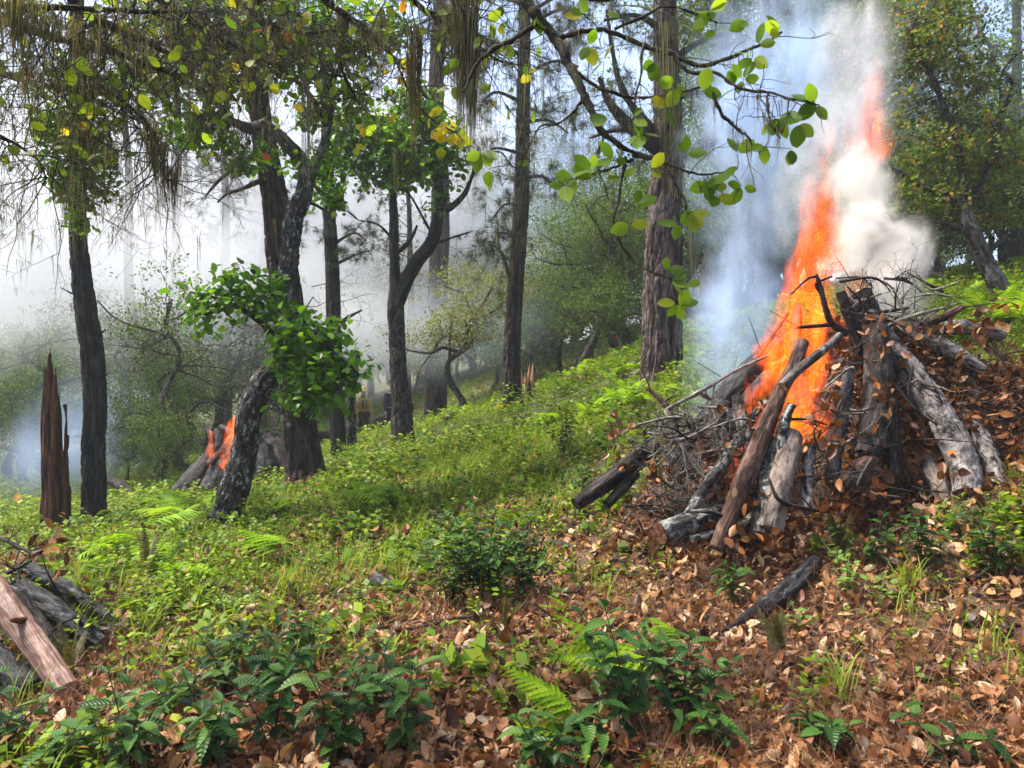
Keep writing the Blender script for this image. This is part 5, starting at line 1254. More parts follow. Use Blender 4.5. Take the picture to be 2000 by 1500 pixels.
# ferns: bracken fronds with toothed leaflets
def frond_mesh(name, mat, npair=12, wmax=.30, teeth=5, curl=.35):
    """rachis with pairs of toothed leaflets, each a flat strip tapering to a point"""
    mb = MB()
    ys = np.linspace(0, 1, 10); zc = lambda y: .16 * y - curl * y * y * .6
    mb.tube(np.stack([0 * ys, ys, zc(ys)], 1), np.linspace(.010, .002, 10), 3, False)
    for k in range(npair + 1):
        y = .14 + .84 * (k / npair) ** .95; w = wmax * (math.sin(PI * min(1, (1 - (k / npair) ** 1.4) * .55 + .02)))
        for s in (-1, 1):
            L = w * random.uniform(.88, 1.12); n = teeth * 2
            p0 = np.array([0, y, zc(y)]); dr = unit(np.array([s * 1.0, .42, -.12 + random.uniform(-.1, .1)])); pr = np.array([-dr[1], dr[0], 0.0])
            v = []
            for q in range(n + 1):
                f = q / n; hw = (.036 * (1 - f) ** .75 + .003) * (1.25 if q % 2 else .62) * (L / wmax * .5 + .5)
                c = p0 + dr * L * f + np.array([0, 0, -.22 * L * f * f])
                v += [c - pr * hw + dr * (.012 if q % 2 else 0), c, c + pr * hw + dr * (.012 if q % 2 else 0)]
                v[-1][2] += .008; v[-3][2] += .008
            qd = []
            for q in range(n):
                a = q * 3; qd += [(a, a + 1, a + 4, a + 3), (a + 1, a + 2, a + 5, a + 4)]
            mb.add(np.array(v), qd)
    return mb.mesh(name, mat)
fr_green = [frond_mesh('frond', M['lf_fern'], curl=c) for c in (.3, .55, .8)]
fr_brown = [frond_mesh('frond', M['lf_ferndk'], wmax=.13, npair=17, teeth=2, curl=c) for c in (.1, .3)]
def fern(px, py, d, n, L, label, meshes=fr_green, group='bright green bracken ferns', aim=None, el=(.15, .6), aspread=3.1):
    b = at_ground(px, py, d); t = Thing('fern', label, 'fern', b, group)
    for k in range(n):
        a = (aim if aim is not None else random.random() * 6.3) + random.uniform(-aspread, aspread); e = random.uniform(*el)
        di = np.array([math.cos(a) * math.cos(e), math.sin(a) * math.cos(e), math.sin(e)])
        nr = np.array([-math.cos(a) * math.sin(e), -math.sin(a) * math.sin(e), math.cos(e)]) + RNG.normal(size=3) * .15
        mm = Matrix(frames(di[None], nr[None])[0].tolist()).to_4x4() @ Matrix.Scale(L * random.uniform(.75, 1.1), 4)
        h = random.uniform(.10, .38) * L; mm.translation = b + [0, 0, h]
        if h > .05:
            mb = MB(); mb.tube([b - [0, 0, .02], b + [0, 0, h]], [.003, .002], 4, False); t.part('stalk', mb, M['stem_gr'])
        t.piece('frond', random.choice(meshes), mm)
FRN = [(1260,1360,3.75,3,.55,'bright bracken fern with long fronds reaching left in the bottom middle',PI,.25),(1300,1400,3.55,2,.5,'bright bracken fern low between the glossy shrubs',PI,.4),(1130,1450,3.2,3,.4,'pale bracken fern at the bottom left of the glossy cluster',PI,.8),(1330,1260,4.1,2,.3,'single bright fern frond standing beside the tall glossy shrub',2.2,.6),
 (420,1150,5.6,3,.5,'bright yellow-green fern in the left middle, front',PI,.7),(560,1110,6.2,3,.55,'bright yellow-green fern right of the front one',2.6,.7),(340,1120,6.1,3,.45,'bright fern left of the front yellow-green fern',PI,1),(760,1010,8.2,3,.7,'bright fern left of the middle, beside brown bracken',PI,.6),(800,1000,8.4,2,.5,'small bright fern at the middle of the green slope',PI,.8),
 (290,1050,8,4,.6,'fern right of the black trunk at left',None,3),(350,1015,9.5,4,.7,'fern below the small burning pile',None,3),(220,1080,7.2,4,.5,'fern below the black trunk',None,3),(150,1110,6.5,3,.4,'fern right above the corner log stack',None,3),(250,1120,6.3,3,.4,'fern in the green right of the corner logs',None,3),(520,1010,9,4,.6,'fern right of the foot of the leaning lichen oak',None,3),(400,1000,10,4,.6,'fern left of the foot of the leaning lichen oak',None,3),
 (1110,1190,4.8,2,.2,'tiny bright fern tip in the litter below the middle shrub',PI,1)]
for px, py, d, n, L, lb, aim, sp in FRN: fern(px, py, d, n, L, lb, aim=aim, aspread=sp)
FR2 = [(1230,730,14),(1270,700,15),(1360,700,13),(1390,660,14),(1370,740,11.5),(1200,760,14),(1240,790,12),(1180,800,12.5),(1130,740,18),(1180,720,19),(1220,700,20),(1150,850,10.5),(1080,840,12),(1210,830,10.8),(1420,640,14.5),(1340,640,16),(1260,850,9.5),(1940,640,9),(1990,660,8.5),(1880,560,12),(1960,545,12.5),(1800,570,13),(1100,780,15),(950,760,20),(900,800,19),(1050,760,20)]
for i, (px, py, d) in enumerate(FR2): fern(px, py, d, 5, .52, whereabouts('bright bracken fern', px, py, FAR_MARKS), aspread=3.1, el=(.1, .9), group='bracken on the far slope')
for px, py, d, L, lb in ((985,1240,4.4,.22,'upright brown-green sword fern below the middle shrub'),(1525,1300,3.9,.24,'upright brown-green sword fern in the right litter'),(140,1310,4.0,.25,'brown fern leaning against the corner logs'),(1640,900,5.0,.3,'brown-green fern on the front right of the big pile'),(285,1130,6,.35,'brown upright fern in the left greenery'),(580,1180,5.2,.22,'small dark fern in the middle left')):
    fern(px, py, d, 5, L, lb, fr_brown, 'brown-green sword ferns', el=(.7, 1.3))
# brown dead bracken patches in the green
mb = MB()
for px, py, d in ((690,995,8.2),(730,990,8.4),(640,1060,7.4),(320,1040,8.3),(1030,1000,7.2),(480,1090,6.6),(1140,780,16),(620,950,11),(980,1060,6.6),(760,1060,7)):
    b = at_ground(px, py, d); n = 60
    p = b + RNG.normal(size=(n, 3)) * [.22, .15, .03] + [0, 0, .1]
    mb.inst(*LF_DRY[3], p, frames(rand_dirs(n), rand_dirs(n)), RNG.uniform(.04, .09, n))
    mb.inst(*NEEDLE, p, frames(rand_dirs(n), rand_dirs(n)), RNG.uniform(.1, .25, n))
solo('dead_bracken_debris', mb, M['needle_dry'], (0, 8, 0), None, None, kind='stuff')
# ---------------------------------------------------------------- branches hanging in from above
over_leaf = [shape_mesh('leaf', s, M['lf_over']) for s in (LF_BIG, LF_BIG2)]
olive_leaf = [shape_mesh('leaf', s, M['lf_olive']) for s in (LF_BIG, LF_BIG2, LF_OAK)]
def leaf_at(t, p, d, nr, size, meshes, par=None):
    mm = Matrix(frames(np.asarray(d, float)[None], np.asarray(nr, float)[None])[0].tolist()).to_4x4() @ Matrix.Scale(size, 4)
    mm.translation = p; t.piece('leaf', random.choice(meshes), mm, par)
def nearest(S, p): return S[int(np.argmin(np.linalg.norm(S - p, axis=1)))]

# -- the leafy branch at the top right
t = Thing('leafy_branch', 'lichen-crusted branch with backlit green leaves reaching in at top right', 'branch', W(1000, -40, 3.3))
BR = [[(960,-80,3.4,30),(1010,-20,3.35,26),(1050,35,3.3,22),(1085,75,3.3,20),(1110,130,3.25,17),(1140,195,3.2,16),(1170,250,3.2,13),(1200,280,3.2,11),(1235,302,3.2,9),(1290,310,3.2,7)],
 [(1085,75,3.3,12),(1140,60,3.25,11),(1200,58,3.2,10),(1260,85,3.15,10),(1310,100,3.1,10),(1370,125,3.05,9),(1430,110,3.0,7),(1480,88,3.0,6),(1528,62,3.0,4)],
 [(1200,60,3.2,7),(1290,20,3.15,6),(1340,25,3.1,5),(1400,45,3.1,4)],
 [(1310,100,3.1,8),(1350,140,3.05,8),(1400,150,3.0,7),(1440,175,2.95,6),(1500,185,2.9,6),(1550,198,2.85,5),(1600,205,2.8,3)],
 [(1380,140,3.05,7),(1395,190,3.0,7),(1420,230,3.0,6),(1455,265,2.95,5),(1470,285,2.95,4)],
 [(1500,185,2.9,5),(1495,220,2.88,5),(1510,250,2.85,4),(1525,270,2.85,3)],
 [(1235,302,3.2,7),(1300,325,3.15,6),(1360,345,3.1,5),(1410,340,3.1,4),(1440,330,3.1,3)],
 [(1225,305,3.2,6),(1215,380,3.15,5),(1205,440,3.1,4),(1230,500,3.1,4),(1265,525,3.05,4),(1310,545,3.05,3)],
 [(1235,310,3.2,6),(1190,330,3.2,5),(1140,345,3.15,5),(1110,352,3.15,3)],
 [(1180,255,3.2,6),(1165,320,3.15,4),(1190,390,3.1,3)],
 [(1300,325,3.15,5),(1330,380,3.1,4),(1345,420,3.1,3)],
 [(1060,40,3.3,14),(1010,75,3.3,11),(960,105,3.35,9),(925,140,3.4,7),(905,180,3.4,5)],
 [(1110,130,3.25,8),(1180,175,3.2,7),(1260,190,3.15,6),(1330,180,3.1,5),(1380,170,3.1,3)],
 [(1140,195,3.2,7),(1100,240,3.2,5),(1050,255,3.25,4),(1010,330,3.3,3),(975,305,3.3,3),(945,300,3.3,2)],
 [(1260,85,3.15,6),(1250,150,3.1,5),(1235,220,3.1,4),(1240,260,3.1,3)],
 [(1100,-40,3.3,9),(1150,0,3.25,8),(1230,-10,3.2,7),(1330,-20,3.1,6),(1400,-5,3.1,4)]]
sup = []; boughs = []
for L in BR:
    P = ptrunk(L); n = max(10, len(P) * 6); S = spline(P, n)
    jit = np.cumsum(RNG.normal(size=(n, 3)) * .0025, 0); jit -= np.linspace(0, 1, n)[:, None] * jit[-1]
    mb = MB(); mb.tube(S[:, :3] + jit, S[:, 3] * (1 + .16 * RNG.normal(size=n).clip(-1.5, 1.5)), 8); bo = t.part('bough', mb, M['twig_moss']); sup.append(S[:, :3]); boughs.append((S[:, :3], bo))
tw = MB(); allS = np.vstack(sup)
for S in sup:
    for p in S[6::5]:
        if random.random() < .8:
            out = []; tips = []
            d = unit(RNG.normal(size=3) * [1, .6, 1]); grow(p, d, random.uniform(.06, .22), .0022, 1, out, tips, .5, 0, 2, .6, 5, .5)
            for a, b in out: tw.tube(a, b, 4, False)
LC = [(1140,30,4),(1150,90,3),(1385,20,5),(1400,60,3),(1350,415,5),(1325,435,3),(1520,228,5),(1490,280,2),(1590,205,4),(1545,290,3),(1470,112,3),(1450,155,4),(1340,300,3),(1235,232,4),(1190,230,3),(1300,212,3),(1255,262,3),(1450,365,4),(1385,362,4),(1410,352,4),(1440,300,3),(1200,310,3),(1120,345,5),(1100,362,3),(1155,332,3),(940,296,4),(955,330,3),(1310,548,4),(1322,592,4),(1340,560,2),(1300,530,2),(1525,62,3),(1460,40,2),(1420,135,2),(1370,180,2),(1280,120,2),(1050,25,2),(1180,120,2),(1480,90,2),(1560,240,3),(1350,60,3),(1320,160,2),(1270,330,3),(1230,440,3),(1240,400,2),(1215,345,2),(1400,380,3)]
for px, py, n in LC:
    d0 = nearest(allS, W(px, py, 3.05)); c = W(px, py, d0[1] - .02)
    mid = (d0 + c) / 2 + RNG.normal(size=3) * .01
    tw.tube([d0, mid, c], [.002, .0018, .0012], 4, False)
    bo = min(boughs, key=lambda q: np.linalg.norm(q[0] - d0, axis=1).min())[1]
    for k in range(n):
        a = random.uniform(0, 2 * PI); dr = np.array([math.cos(a), random.uniform(-.5, .35), math.sin(a) * .8 - .15])
        leaf_at(t, c + unit(dr) * .008, dr, np.array([random.gauss(0, .5), -1 + random.gauss(0, .4), .5 + random.gauss(0, .5)]), random.uniform(.05, .088), over_leaf, bo)
t.part('side_twigs', tw, M['twig_moss'], kind='stuff')
mb = MB()
strands(mb, allS[RNG.choice(len(allS), 150)], RNG.uniform(.03, .14, 150), 5, .012, .0012)
strands(mb, np.array([W(1062, 130, 3.3), W(1300, 40, 3.1), W(1312, 110, 3.1)]), [.32, .7, .5], 12, .015, .0015, sway=.04)
t.part('hanging_lichen', mb, M['lichen'], kind='stuff')

# -- mossy dead boughs across the top left
def canopy(label, limbs, seedn, n_tw, leaf_n, beard, twig_kw, beards_px=(), lmat='lichen_dark', leafbox=None):
    t = Thing('mossy_branch', label, 'branch', W(*limbs[0][0][:3]))
    tw = MB(); pts = []; tips_all = []
    for L in limbs:
        P = ptrunk(L); n = max(12, len(P) * 6); S = spline(P, n)
        mb = MB(); mb.tube(S[:, :3] + np.cumsum(RNG.normal(size=(n, 3)) * .003, 0), S[:, 3] * (1 + .15 * RNG.normal(size=n).clip(-1.5, 1.5)), 8); t.part('bough', mb, M['twig_moss'])
        for p in S[1::2, :3]:
            for _ in range(n_tw):
                out = []; tips = []
                d = unit(RNG.normal(size=3) * [1, .5, .7] + twig_kw.get('bias', np.zeros(3)))
                grow(p, d, random.uniform(*twig_kw.get('L', (.3, .7))), .0045, 2, out, tips, .5, twig_kw.get('up', -.08), 3, .6, 7, .3)
                for a, b in out: tw.tube(a, b, 3, False); pts.append(a)
                tips_all += tips
    pts = np.vstack(pts)
    t.part('twigs', tw, M['twig_moss'], kind='stuff')
    mb = MB(); mb3 = MB()
    k = RNG.choice(len(pts), beard); strands(mb, pts[k], RNG.gamma(2.0, .05, beard) + .02, 4, .014, .0013)
    k = RNG.choice(len(pts), beard // 3); strands(mb3, pts[k], RNG.gamma(2.0, .06, beard // 3) + .02, 5, .014, .0012)
    for px, py, d, L, n, sp in beards_px: strands(mb if random.random() < .6 else mb3, W(px, py, d)[None] + RNG.normal(size=(4, 3)) * sp * .6, np.array([L, L * .8, L * .6, L * .9]), n, sp, .0016, sway=.06)
    t.part('hanging_lichen', mb, M[lmat], kind='stuff'); t.part('hanging_lichen', mb3, M['lichen'], kind='stuff')
    kk = RNG.choice(len(pts), leaf_n)
    for p in pts[kk]:
        px = 1000 + p[0] / p[1] * F_PX; py = 750 - (p[2] - CAM_H) / p[1] * F_PX
        if py > 330: continue
        leaf_at(t, p, unit(RNG.normal(size=3) + [0, 0, -.3]), [random.gauss(0, .6), -1, random.gauss(.4, .6)], random.uniform(.045, .08), olive_leaf)
    return t
canopy('tangle of mossy dead boughs and hanging lichen across the top left corner',
 [[(-120,-20,3.6,26),(0,40,3.7,22),(120,80,3.8,18),(250,110,3.9,14),(360,150,4.0,9)],[(-100,120,3.9,16),(30,150,4.0,13),(120,170,4.1,10),(220,150,4.2,6)],[(100,-60,3.6,22),(160,20,3.7,18),(260,70,3.9,14),(350,110,4.0,9)],[(200,-80,3.9,20),(300,-10,4.0,16),(400,60,4.2,12),(470,90,4.3,8)],[(-80,230,4.0,9),(10,270,4.1,7),(70,310,4.2,5),(100,360,4.2,3)],[(150,130,4.0,9),(230,200,4.0,7),(290,260,4.0,5),(320,350,4.05,3)],[(0,10,3.4,14),(140,15,3.5,12),(300,25,3.7,9),(420,20,3.9,6)]],
 1, 3, 300, 1100, dict(bias=np.array([.15, 0, -.35]), up=-.12, L=(.25, .75)),
 [(40,0,3.4,.36,40,.05),(70,10,3.4,.4,40,.05),(20,-10,3.4,.3,30,.05),(110,30,3.5,.25,24,.04),(310,280,4.0,.45,26,.03),(335,330,4.05,.38,30,.025),(290,240,4.0,.35,24,.03),(230,180,4,.3,20,.03),(160,60,3.8,.35,24,.03),(60,120,3.8,.3,20,.03),(190,40,3.8,.4,20,.03),(370,120,4.1,.35,16,.02),(125,380,4.2,.22,10,.02)])
canopy('mossy twiggy boughs with yellow-green leaves hanging over the top middle',
 [[(380,-60,4.4,20),(450,0,4.5,17),(520,50,4.6,13),(600,70,4.7,9),(680,60,4.8,6)],[(560,-80,4.2,18),(640,0,4.3,15),(720,60,4.4,11),(780,120,4.5,8),(830,190,4.5,5)],[(760,-80,3.9,18),(800,-10,4.0,14),(860,40,4.1,11),(930,70,4.2,7),(990,110,4.2,4)],[(420,40,4.6,9),(480,100,4.6,7),(560,130,4.7,5)],[(680,20,4.4,9),(660,110,4.4,7),(690,190,4.4,4)],[(900,-60,3.8,16),(905,20,3.8,12),(912,80,3.8,9)],[(540,-60,4.2,14),(480,20,4.3,11),(400,60,4.4,8),(330,70,4.4,5)]],
 2, 3, 320, 700, dict(bias=np.array([0, 0, -.2]), up=-.06, L=(.25, .65)),
 [(912,10,3.8,.80,60,.03),(905,40,3.8,.65,50,.03),(918,70,3.8,.62,50,.022),(900,0,3.8,.4,40,.04),(812,60,4.0,.72,36,.02),(806,110,4.0,.5,24,.02),(745,30,4.4,.5,18,.03),(670,30,4.4,.4,24,.03),(590,60,4.5,.3,16,.03),(880,20,3.9,.4,30,.03)])
# yellow sprig among the middle boughs
t = Thing('yellow_sprig', 'yellow-leaved sprig before the green crown of the forked oak', 'branch', W(780, 130, 4.4))
tw = MB()
S = spline(ptrunk([(770,110,4.5,5),(800,180,4.4,5),(840,230,4.4,4),(890,260,4.35,3),(905,275,4.35,2)]), 20); mb = MB(); mb.tube(S[:, :3], S[:, 3], 6); t.part('bough', mb, M['twig_moss'])
ym = [shape_mesh('leaf', s, leaf_mat('yellowing_leaves', [(0, (.28, .33, .02)), (.5, (.5, .45, .03)), (.9, (.6, .5, .04)), (1, (.6, .3, .03))], .45, .5, 1.5, patch=False)) for s in (LF_BIG, LF_BIG2)]
for px, py, n in ((870,240,5),(850,255,4),(890,262,5),(840,235,3),(900,275,3),(780,135,3),(795,150,2),(710,255,3),(700,280,2),(870,270,4),(770,235,2)):
    c = W(px, py, 4.36)
    s0 = nearest(S[:, :3], c); tw.tube([s0, (s0 + c) / 2 + [0, .01, .01], c], [.002, .0016, .001], 4, False)
    for k in range(n): leaf_at(t, c + RNG.normal(size=3) * .02, RNG.normal(size=3) * [1, .5, 1] + [0, 0, -.2], [random.gauss(0, .5), -1, random.gauss(.4, .5)], random.uniform(.05, .08), ym)
t.part('side_twigs', tw, M['twig_moss'], kind='stuff')
# ---------------------------------------------------------------- trees farther back in the smoke
def far_oak(label, h, crown_r, nleaf, lmat, seed, lean=0.0, twist=.25, r0=.14, bare=.45, group=None, leaf=.085, nlimb=6, name='oak_tree'):
    rg = random.Random(seed); nr = np.random.default_rng(seed)
    t = Thing(name, label, 'tree', (0, 0, 0), group)
    pts = [[0, 0, -.4, r0 * 1.25], [0, 0, 0, r0 * 1.15]]; x = y = 0.0
    for k in range(1, 8):
        f = k / 7; x += rg.gauss(lean * .3, twist) * h * .09; y += rg.gauss(0, twist) * h * .06
        pts.append([x, y, h * .72 * f, r0 * (1 - .7 * f)])
    mb = MB(); S = bark_tube(mb, pts, 20, .10, .018, 14, 'oak', seed=seed); t.part('trunk', mb, M['oak'])
    sup = [S[len(S) // 2:, :3]]; tw = MB()
    for k in range(nlimb):
        i = int(len(S) * rg.uniform(.42, .95)); p = S[min(i, len(S) - 1), :3]; a = k / nlimb * 2 * PI + rg.uniform(-.5, .5)
        L = crown_r * rg.uniform(.75, 1.15); q = [p]
        d = np.array([math.cos(a), math.sin(a), rg.uniform(.1, .7)])
        for s in range(4):
            d = unit(d + nr.normal(size=3) * .38 + [0, 0, .08]); q.append(q[-1] + d * L / 4)
        q = np.array(q); rr = np.linspace(S[min(i, len(S) - 1), 3] * .75, .015, 5)
        mb = MB(); Sl = spline(np.hstack([q, rr[:, None]]), 14); mb.tube(Sl[:, :3], Sl[:, 3], 7); t.part('limb', mb, M['oak']); sup.append(Sl[3:, :3])
        for p_ in Sl[3::2, :3]:
            out = []; tips = []
            grow(p_, unit(nr.normal(size=3)), rg.uniform(.4, 1.0), .012, 1, out, tips, .55, .05, 3, .6, 5, .4, rng=rg)
            for a_, b_ in out: tw.tube(a_, b_, 3, False)
    sup = np.vstack(sup)
    # leaf clumps gathered round the limbs, with gaps between
    nc = nleaf // 60
    cc = sup[nr.choice(len(sup), nc)] + nr.normal(size=(nc, 3)) * crown_r * .22 + [0, 0, crown_r * .08]
    cc = cc[cc[:, 2] > h * bare * .8]
    cen = np.repeat(cc, 10, 0) + nr.normal(size=(len(cc) * 10, 3)) * [.20, .20, .13]
    out = unit(cen - cc.mean(0) + [0, 0, .3])
    mb = MB(); rosettes(mb, cen, out, 6, LF_LOW, leaf, nr, spread=.8, up=.4)
    t.part('foliage', mb, M[lmat], kind='stuff'); t.part('twigs', tw, M['twig'], kind='stuff')
    return t.o
def put(o, px, py, d, s=1.0, rz=0.0, on_ground=True):
    p = W(px, py, d)
    if on_ground: p[2] = g1(p[0], p[1])
    o.location = p; o.scale = (s, s, s); o.rotation_euler = (0, 0, rz)
    return o
G_FAR = 'oaks fading into the smoke behind the clearing'
K = [far_oak('small crooked oak with a yellow-green crown in the middle distance', 5.0, 1.9, 9000, 'lf_yel', 3, .2, .7, .11, .5),
     far_oak('bushy green oak behind the forked oak', 6.5, 2.6, 12000, 'lf_bg', 5, 0, .4, .16, .3),
     far_oak('tall green oak deep in the blue smoke', 10.5, 3.2, 15000, 'lf_bg', 8, .1, .35, .2, .3),
     far_oak('low bushy oak at the edge of the slope', 3.6, 1.8, 9000, 'lf_bg', 12, 0, .5, .08, .15),
     far_oak('twisted thin oak with few leaves in the left smoke', 5.5, 1.8, 2600, 'lf_bg', 21, .3, 1.0, .10, .55)]
put(K[0], 905, 800, 20, 1.0, .4)
put(K[1], 1150, 700, 26, 1.0, 1.0)
put(K[2], 1560, 620, 24, 1.0, .3)
put(K[3], 60, 905, 21, 1.0, .2)
put(K[4], 285, 925, 17.5, .85, .3)
more = [ # kind, px, py, d, scale, rz, label
 (0, 640, 870, 34, 1.3, 2.0, 'yellowish oak in the smoke behind the two people'),
 (3, 30, 880, 24, 1.3, 3.0, 'yellow-green low bush at the left edge in blue smoke'),
 (4, 395, 930, 17, 1.0, 2.6, 'thin twisted oak with bare forks left of the small burning pile'),
 (4, 360, 925, 24, 1.1, 4.0, 'faint twisted oak in the smoke left of the small fire'),
 (3, 330, 935, 16, .55, 1.0, 'small thin-leaved bush left of the small burning pile'),
 (3, 250, 950, 18, .5, 2.0, 'little bush behind the black trunk'),
 (1, 430, 870, 42, 1.25, 2.2, 'pale hazy round oak in the white smoke left of the thick pine'),
 (1, 240, 890, 38, 1.0, 4.4, 'ghostly oak deep in the white smoke at left'),
 (1, 60, 880, 34, 1.05, 5.0, 'ghostly bushy oak at the left edge in the smoke'),
 (2, 560, 840, 55, 1.0, 1.2, 'pale tall oak in the smoke behind the thick pine'),
 (2, 760, 820, 50, .8, 3.3, 'pale tall oak in the smoke behind the forked oak'),
 (1, 1020, 740, 30, .8, 3.9, 'bushy oak directly behind the straight brown pine'),
 (1, 1210, 690, 24, .85, 5.2, 'dark bushy oak left of the largest pine'),
 (3, 1100, 735, 25, 1.2, 1.1, 'low rounded oak with brown twigs above the far stump'),
 (3, 980, 770, 26, 1.2, 2.9, 'low bush in thin smoke left of the straight brown pine'),
 (2, 1120, 690, 45, 1.05, 4.8, 'tall pale oak in the blue smoke behind the largest pine'),
 (2, 880, 780, 60, 1.1, .5, 'faint tall oak far behind the small crooked oak'),
 (1, 1390, 640, 20, .9, .9, 'bushy oak right behind the largest pine in thin blue smoke'),
 (2, 1430, 600, 30, 1.1, 2.4, 'tall oak in blue smoke right of the largest pine'),
 (2, 1660, 590, 21, 1.0, 3.6, 'tall dense oak behind the top of the flames'),
 (2, 1780, 570, 19, .95, 5.5, 'tall dense oak above the white smoke'),
 (2, 1990, 540, 28, .8, 1.9, 'tall oak at the right edge behind the wide crown'),
 (3, 1830, 575, 15, 1.0, 4.2, 'bright low bush behind the big pile at right'),
 (3, 1980, 560, 15, 1.2, .4, 'bright low bush at the right edge behind the leaning oak'),
 (4, 1850, 570, 16, .8, 1.2, 'thin dark stemmed oak between the white smoke and the leaning oak'),
 (4, 1890, 575, 17, .8, 3.8, 'second thin dark stemmed oak left of the leaning oak'),
 (3, 1720, 600, 16, 1.0, 2.4, 'low oak bush hidden behind the white smoke puff'),
 (1, 1560, 560, 40, 1.3, .2, 'far bushy oak on the hill behind the flames'),
 (2, 1300, 640, 50, 1.2, 1.6, 'far tall oak seen past the largest pine'),
 (1, 1800, 500, 40, 1.4, 3.3, 'far bushy oak high on the right hill'),
 (1, 420, 905, 23, 1.0, .7, 'round hazy oak crown left of the thick pine'), (1, 270, 920, 22, .9, 2.9, 'hazy oak with a broad crown right of the black trunk'), (4, 215, 925, 21, 1.2, .9, 'twisted bare oak in smoke just right of the black trunk'),
 (1, 20, 900, 25, 1.0, 1.3, 'hazy bushy oak at the left edge above the blue smoke'), (4, 470, 890, 22, 1.2, 5.1, 'twisted oak in smoke behind the leaning lichen oak'), (3, 300, 925, 19, .9, 4.7, 'low bush in thin smoke behind the fallen limb'),
 (1, 690, 850, 31, 1.0, .1, 'hazy oak above the heads of the two people'), (3, 560, 880, 24, 1.1, 2.2, 'low oak in smoke behind the thick pine'), (4, 120, 920, 22, 1.1, 3.5, 'twisted oak in smoke behind the red snag'), (2, 330, 900, 34, .8, 2.0, 'taller pale oak deep in the left smoke'),
 (0, 820, 825, 25, .9, 4.4, 'small yellowish oak right behind the forked oak'), (1, 130, 905, 30, 1.1, 5.5, 'pale bushy oak between the snag and the white smoke'),
]
for k, px, py, d, s, rz, lb in more:
    o = copy_tree(K[k]); put(o, px, py, d, s, rz); setp(o, lb, group=G_FAR)
for o in K: setp(o, group=G_FAR)
# more of the same wood, deep in the smoke, that nothing tells apart
rr = random.Random(77)
for i in range(80):
    k = rr.choice([1, 1, 2, 2, 3]); d = rr.uniform(32, 75); px = rr.uniform(-150, 2150)
    if px < 700: d = rr.uniform(40, 80)
    o = copy_tree(K[k]); x = (px - 1000) / F_PX * d; o.location = (x, d, g1(x, d)); s_ = rr.uniform(1.0, 1.6); o.scale = (s_, s_, s_); o.rotation_euler = (0, 0, rr.uniform(0, 6))
    setp(o, 'hazy green oak in the crowded wood far behind the clearing', group='crowd of far oaks in the haze')
for i, (px, py, d, s) in enumerate(((1050,740,24,1.0),(1130,720,22,.9),(1190,705,20,.8),(1240,690,22,1.0),(1090,735,30,1.2),(1170,700,30,1.3),(960,780,28,1.0),(1010,760,33,1.2),(900,800,33,1.1),(760,840,34,1.2),(820,820,40,1.3),(1225,690,28,1.2))):
    o = copy_tree(K[(3, 1, 3, 1, 1, 1)[i % 6]]); put(o, px, py, d, s, i * 1.7); setp(o, whereabouts('bushy hazy oak', px, py, FAR_MARKS + [(787,850,'the forked oak'),(905,800,'the small crooked oak'),(857,776,'the wide hazy trunk')]), group='thicket of bushy oaks')
for px, py, d, s, rz, lb in ((1400, 600, 19, 1.25, .3, 'tall oak filling the blue smoke right of the largest pine'), (1530, 590, 22, 1.45, 2.2, 'tallest oak behind the flames in blue smoke'), (1650, 560, 26, 1.6, 4.1, 'tall oak crown high above the white smoke'), (1760, 560, 17, 1.15, 1.1, 'tall brownish oak behind the red crooked trunk'), (1480, 590, 30, 1.7, 5.0, 'tall faint oak between two smoky trunks')):
    o = copy_tree(K[2]); put(o, px, py, d, s, rz); setp(o, lb, group=G_FAR)
for i, (px, py, d, s) in enumerate(((1360,610,27,1.5),(1450,590,29,1.6),(1530,575,27,1.6),(1600,565,30,1.7),(1670,560,27,1.6),(1740,555,28,1.6),(1830,545,26,1.5),(1910,535,27,1.5),(1990,525,26,1.5),(1490,560,40,2.2),(1640,550,42,2.3))):
    o = copy_tree(K[3]); put(o, px, py, d, s, i * 2.1); setp(o, whereabouts('low far oak bush', px, py, FAR_MARKS + [(1665,560,'the pale splintered top'),(1885,430,'the leaning trunk at right')]), group='bushy oaks along the hill crest')
# far pine trunks
def far_pine(h, r0, seed):
    nr = np.random.default_rng(seed); rg = random.Random(seed)
    t = Thing('far_pine', 'x', 'tree', (0, 0, 0))
    P = [[0, 0, -.5, r0 * 1.15]] + [[nr.normal() * .06, nr.normal() * .06, h * f, r0 * (1 - .75 * f)] for f in np.linspace(0, 1, 8)]
    mb = MB(); bark_tube(mb, P, 22, .12, .02, 12, 'pine', seed=seed); t.part('trunk', mb, M['pine_dark'])
    tw = MB(); tips = []
    for k in range(34):
        z = h * rg.uniform(.42, .98); a = rg.uniform(0, 2 * PI); L = rg.uniform(1.0, 2.4) * (1.3 - z / h)
        out = []; grow([0, 0, z], [math.cos(a), math.sin(a), rg.uniform(-.1, .4)], L, .03, 1, out, tips, .35, .05, 4, .5, 6, .3, rng=rg)
        for p, q in out: tw.tube(p, q, 4, False)
    t.part('branches', tw, M['twig'], kind='stuff')
    mb = MB(); C = np.array([a for a, b in tips]); D = np.array([b for a, b in tips])
    C2 = np.repeat(C, 2, 0) + nr.normal(size=(len(C) * 2, 3)) * .18
    tufts(mb, C2, np.repeat(D, 2, 0), nr, 30, .24, .6); t.part('needles', mb, M['needle'], kind='stuff')
    return t.o
FP = [far_pine(19, .30, 5), far_pine(16, .2, 9)]
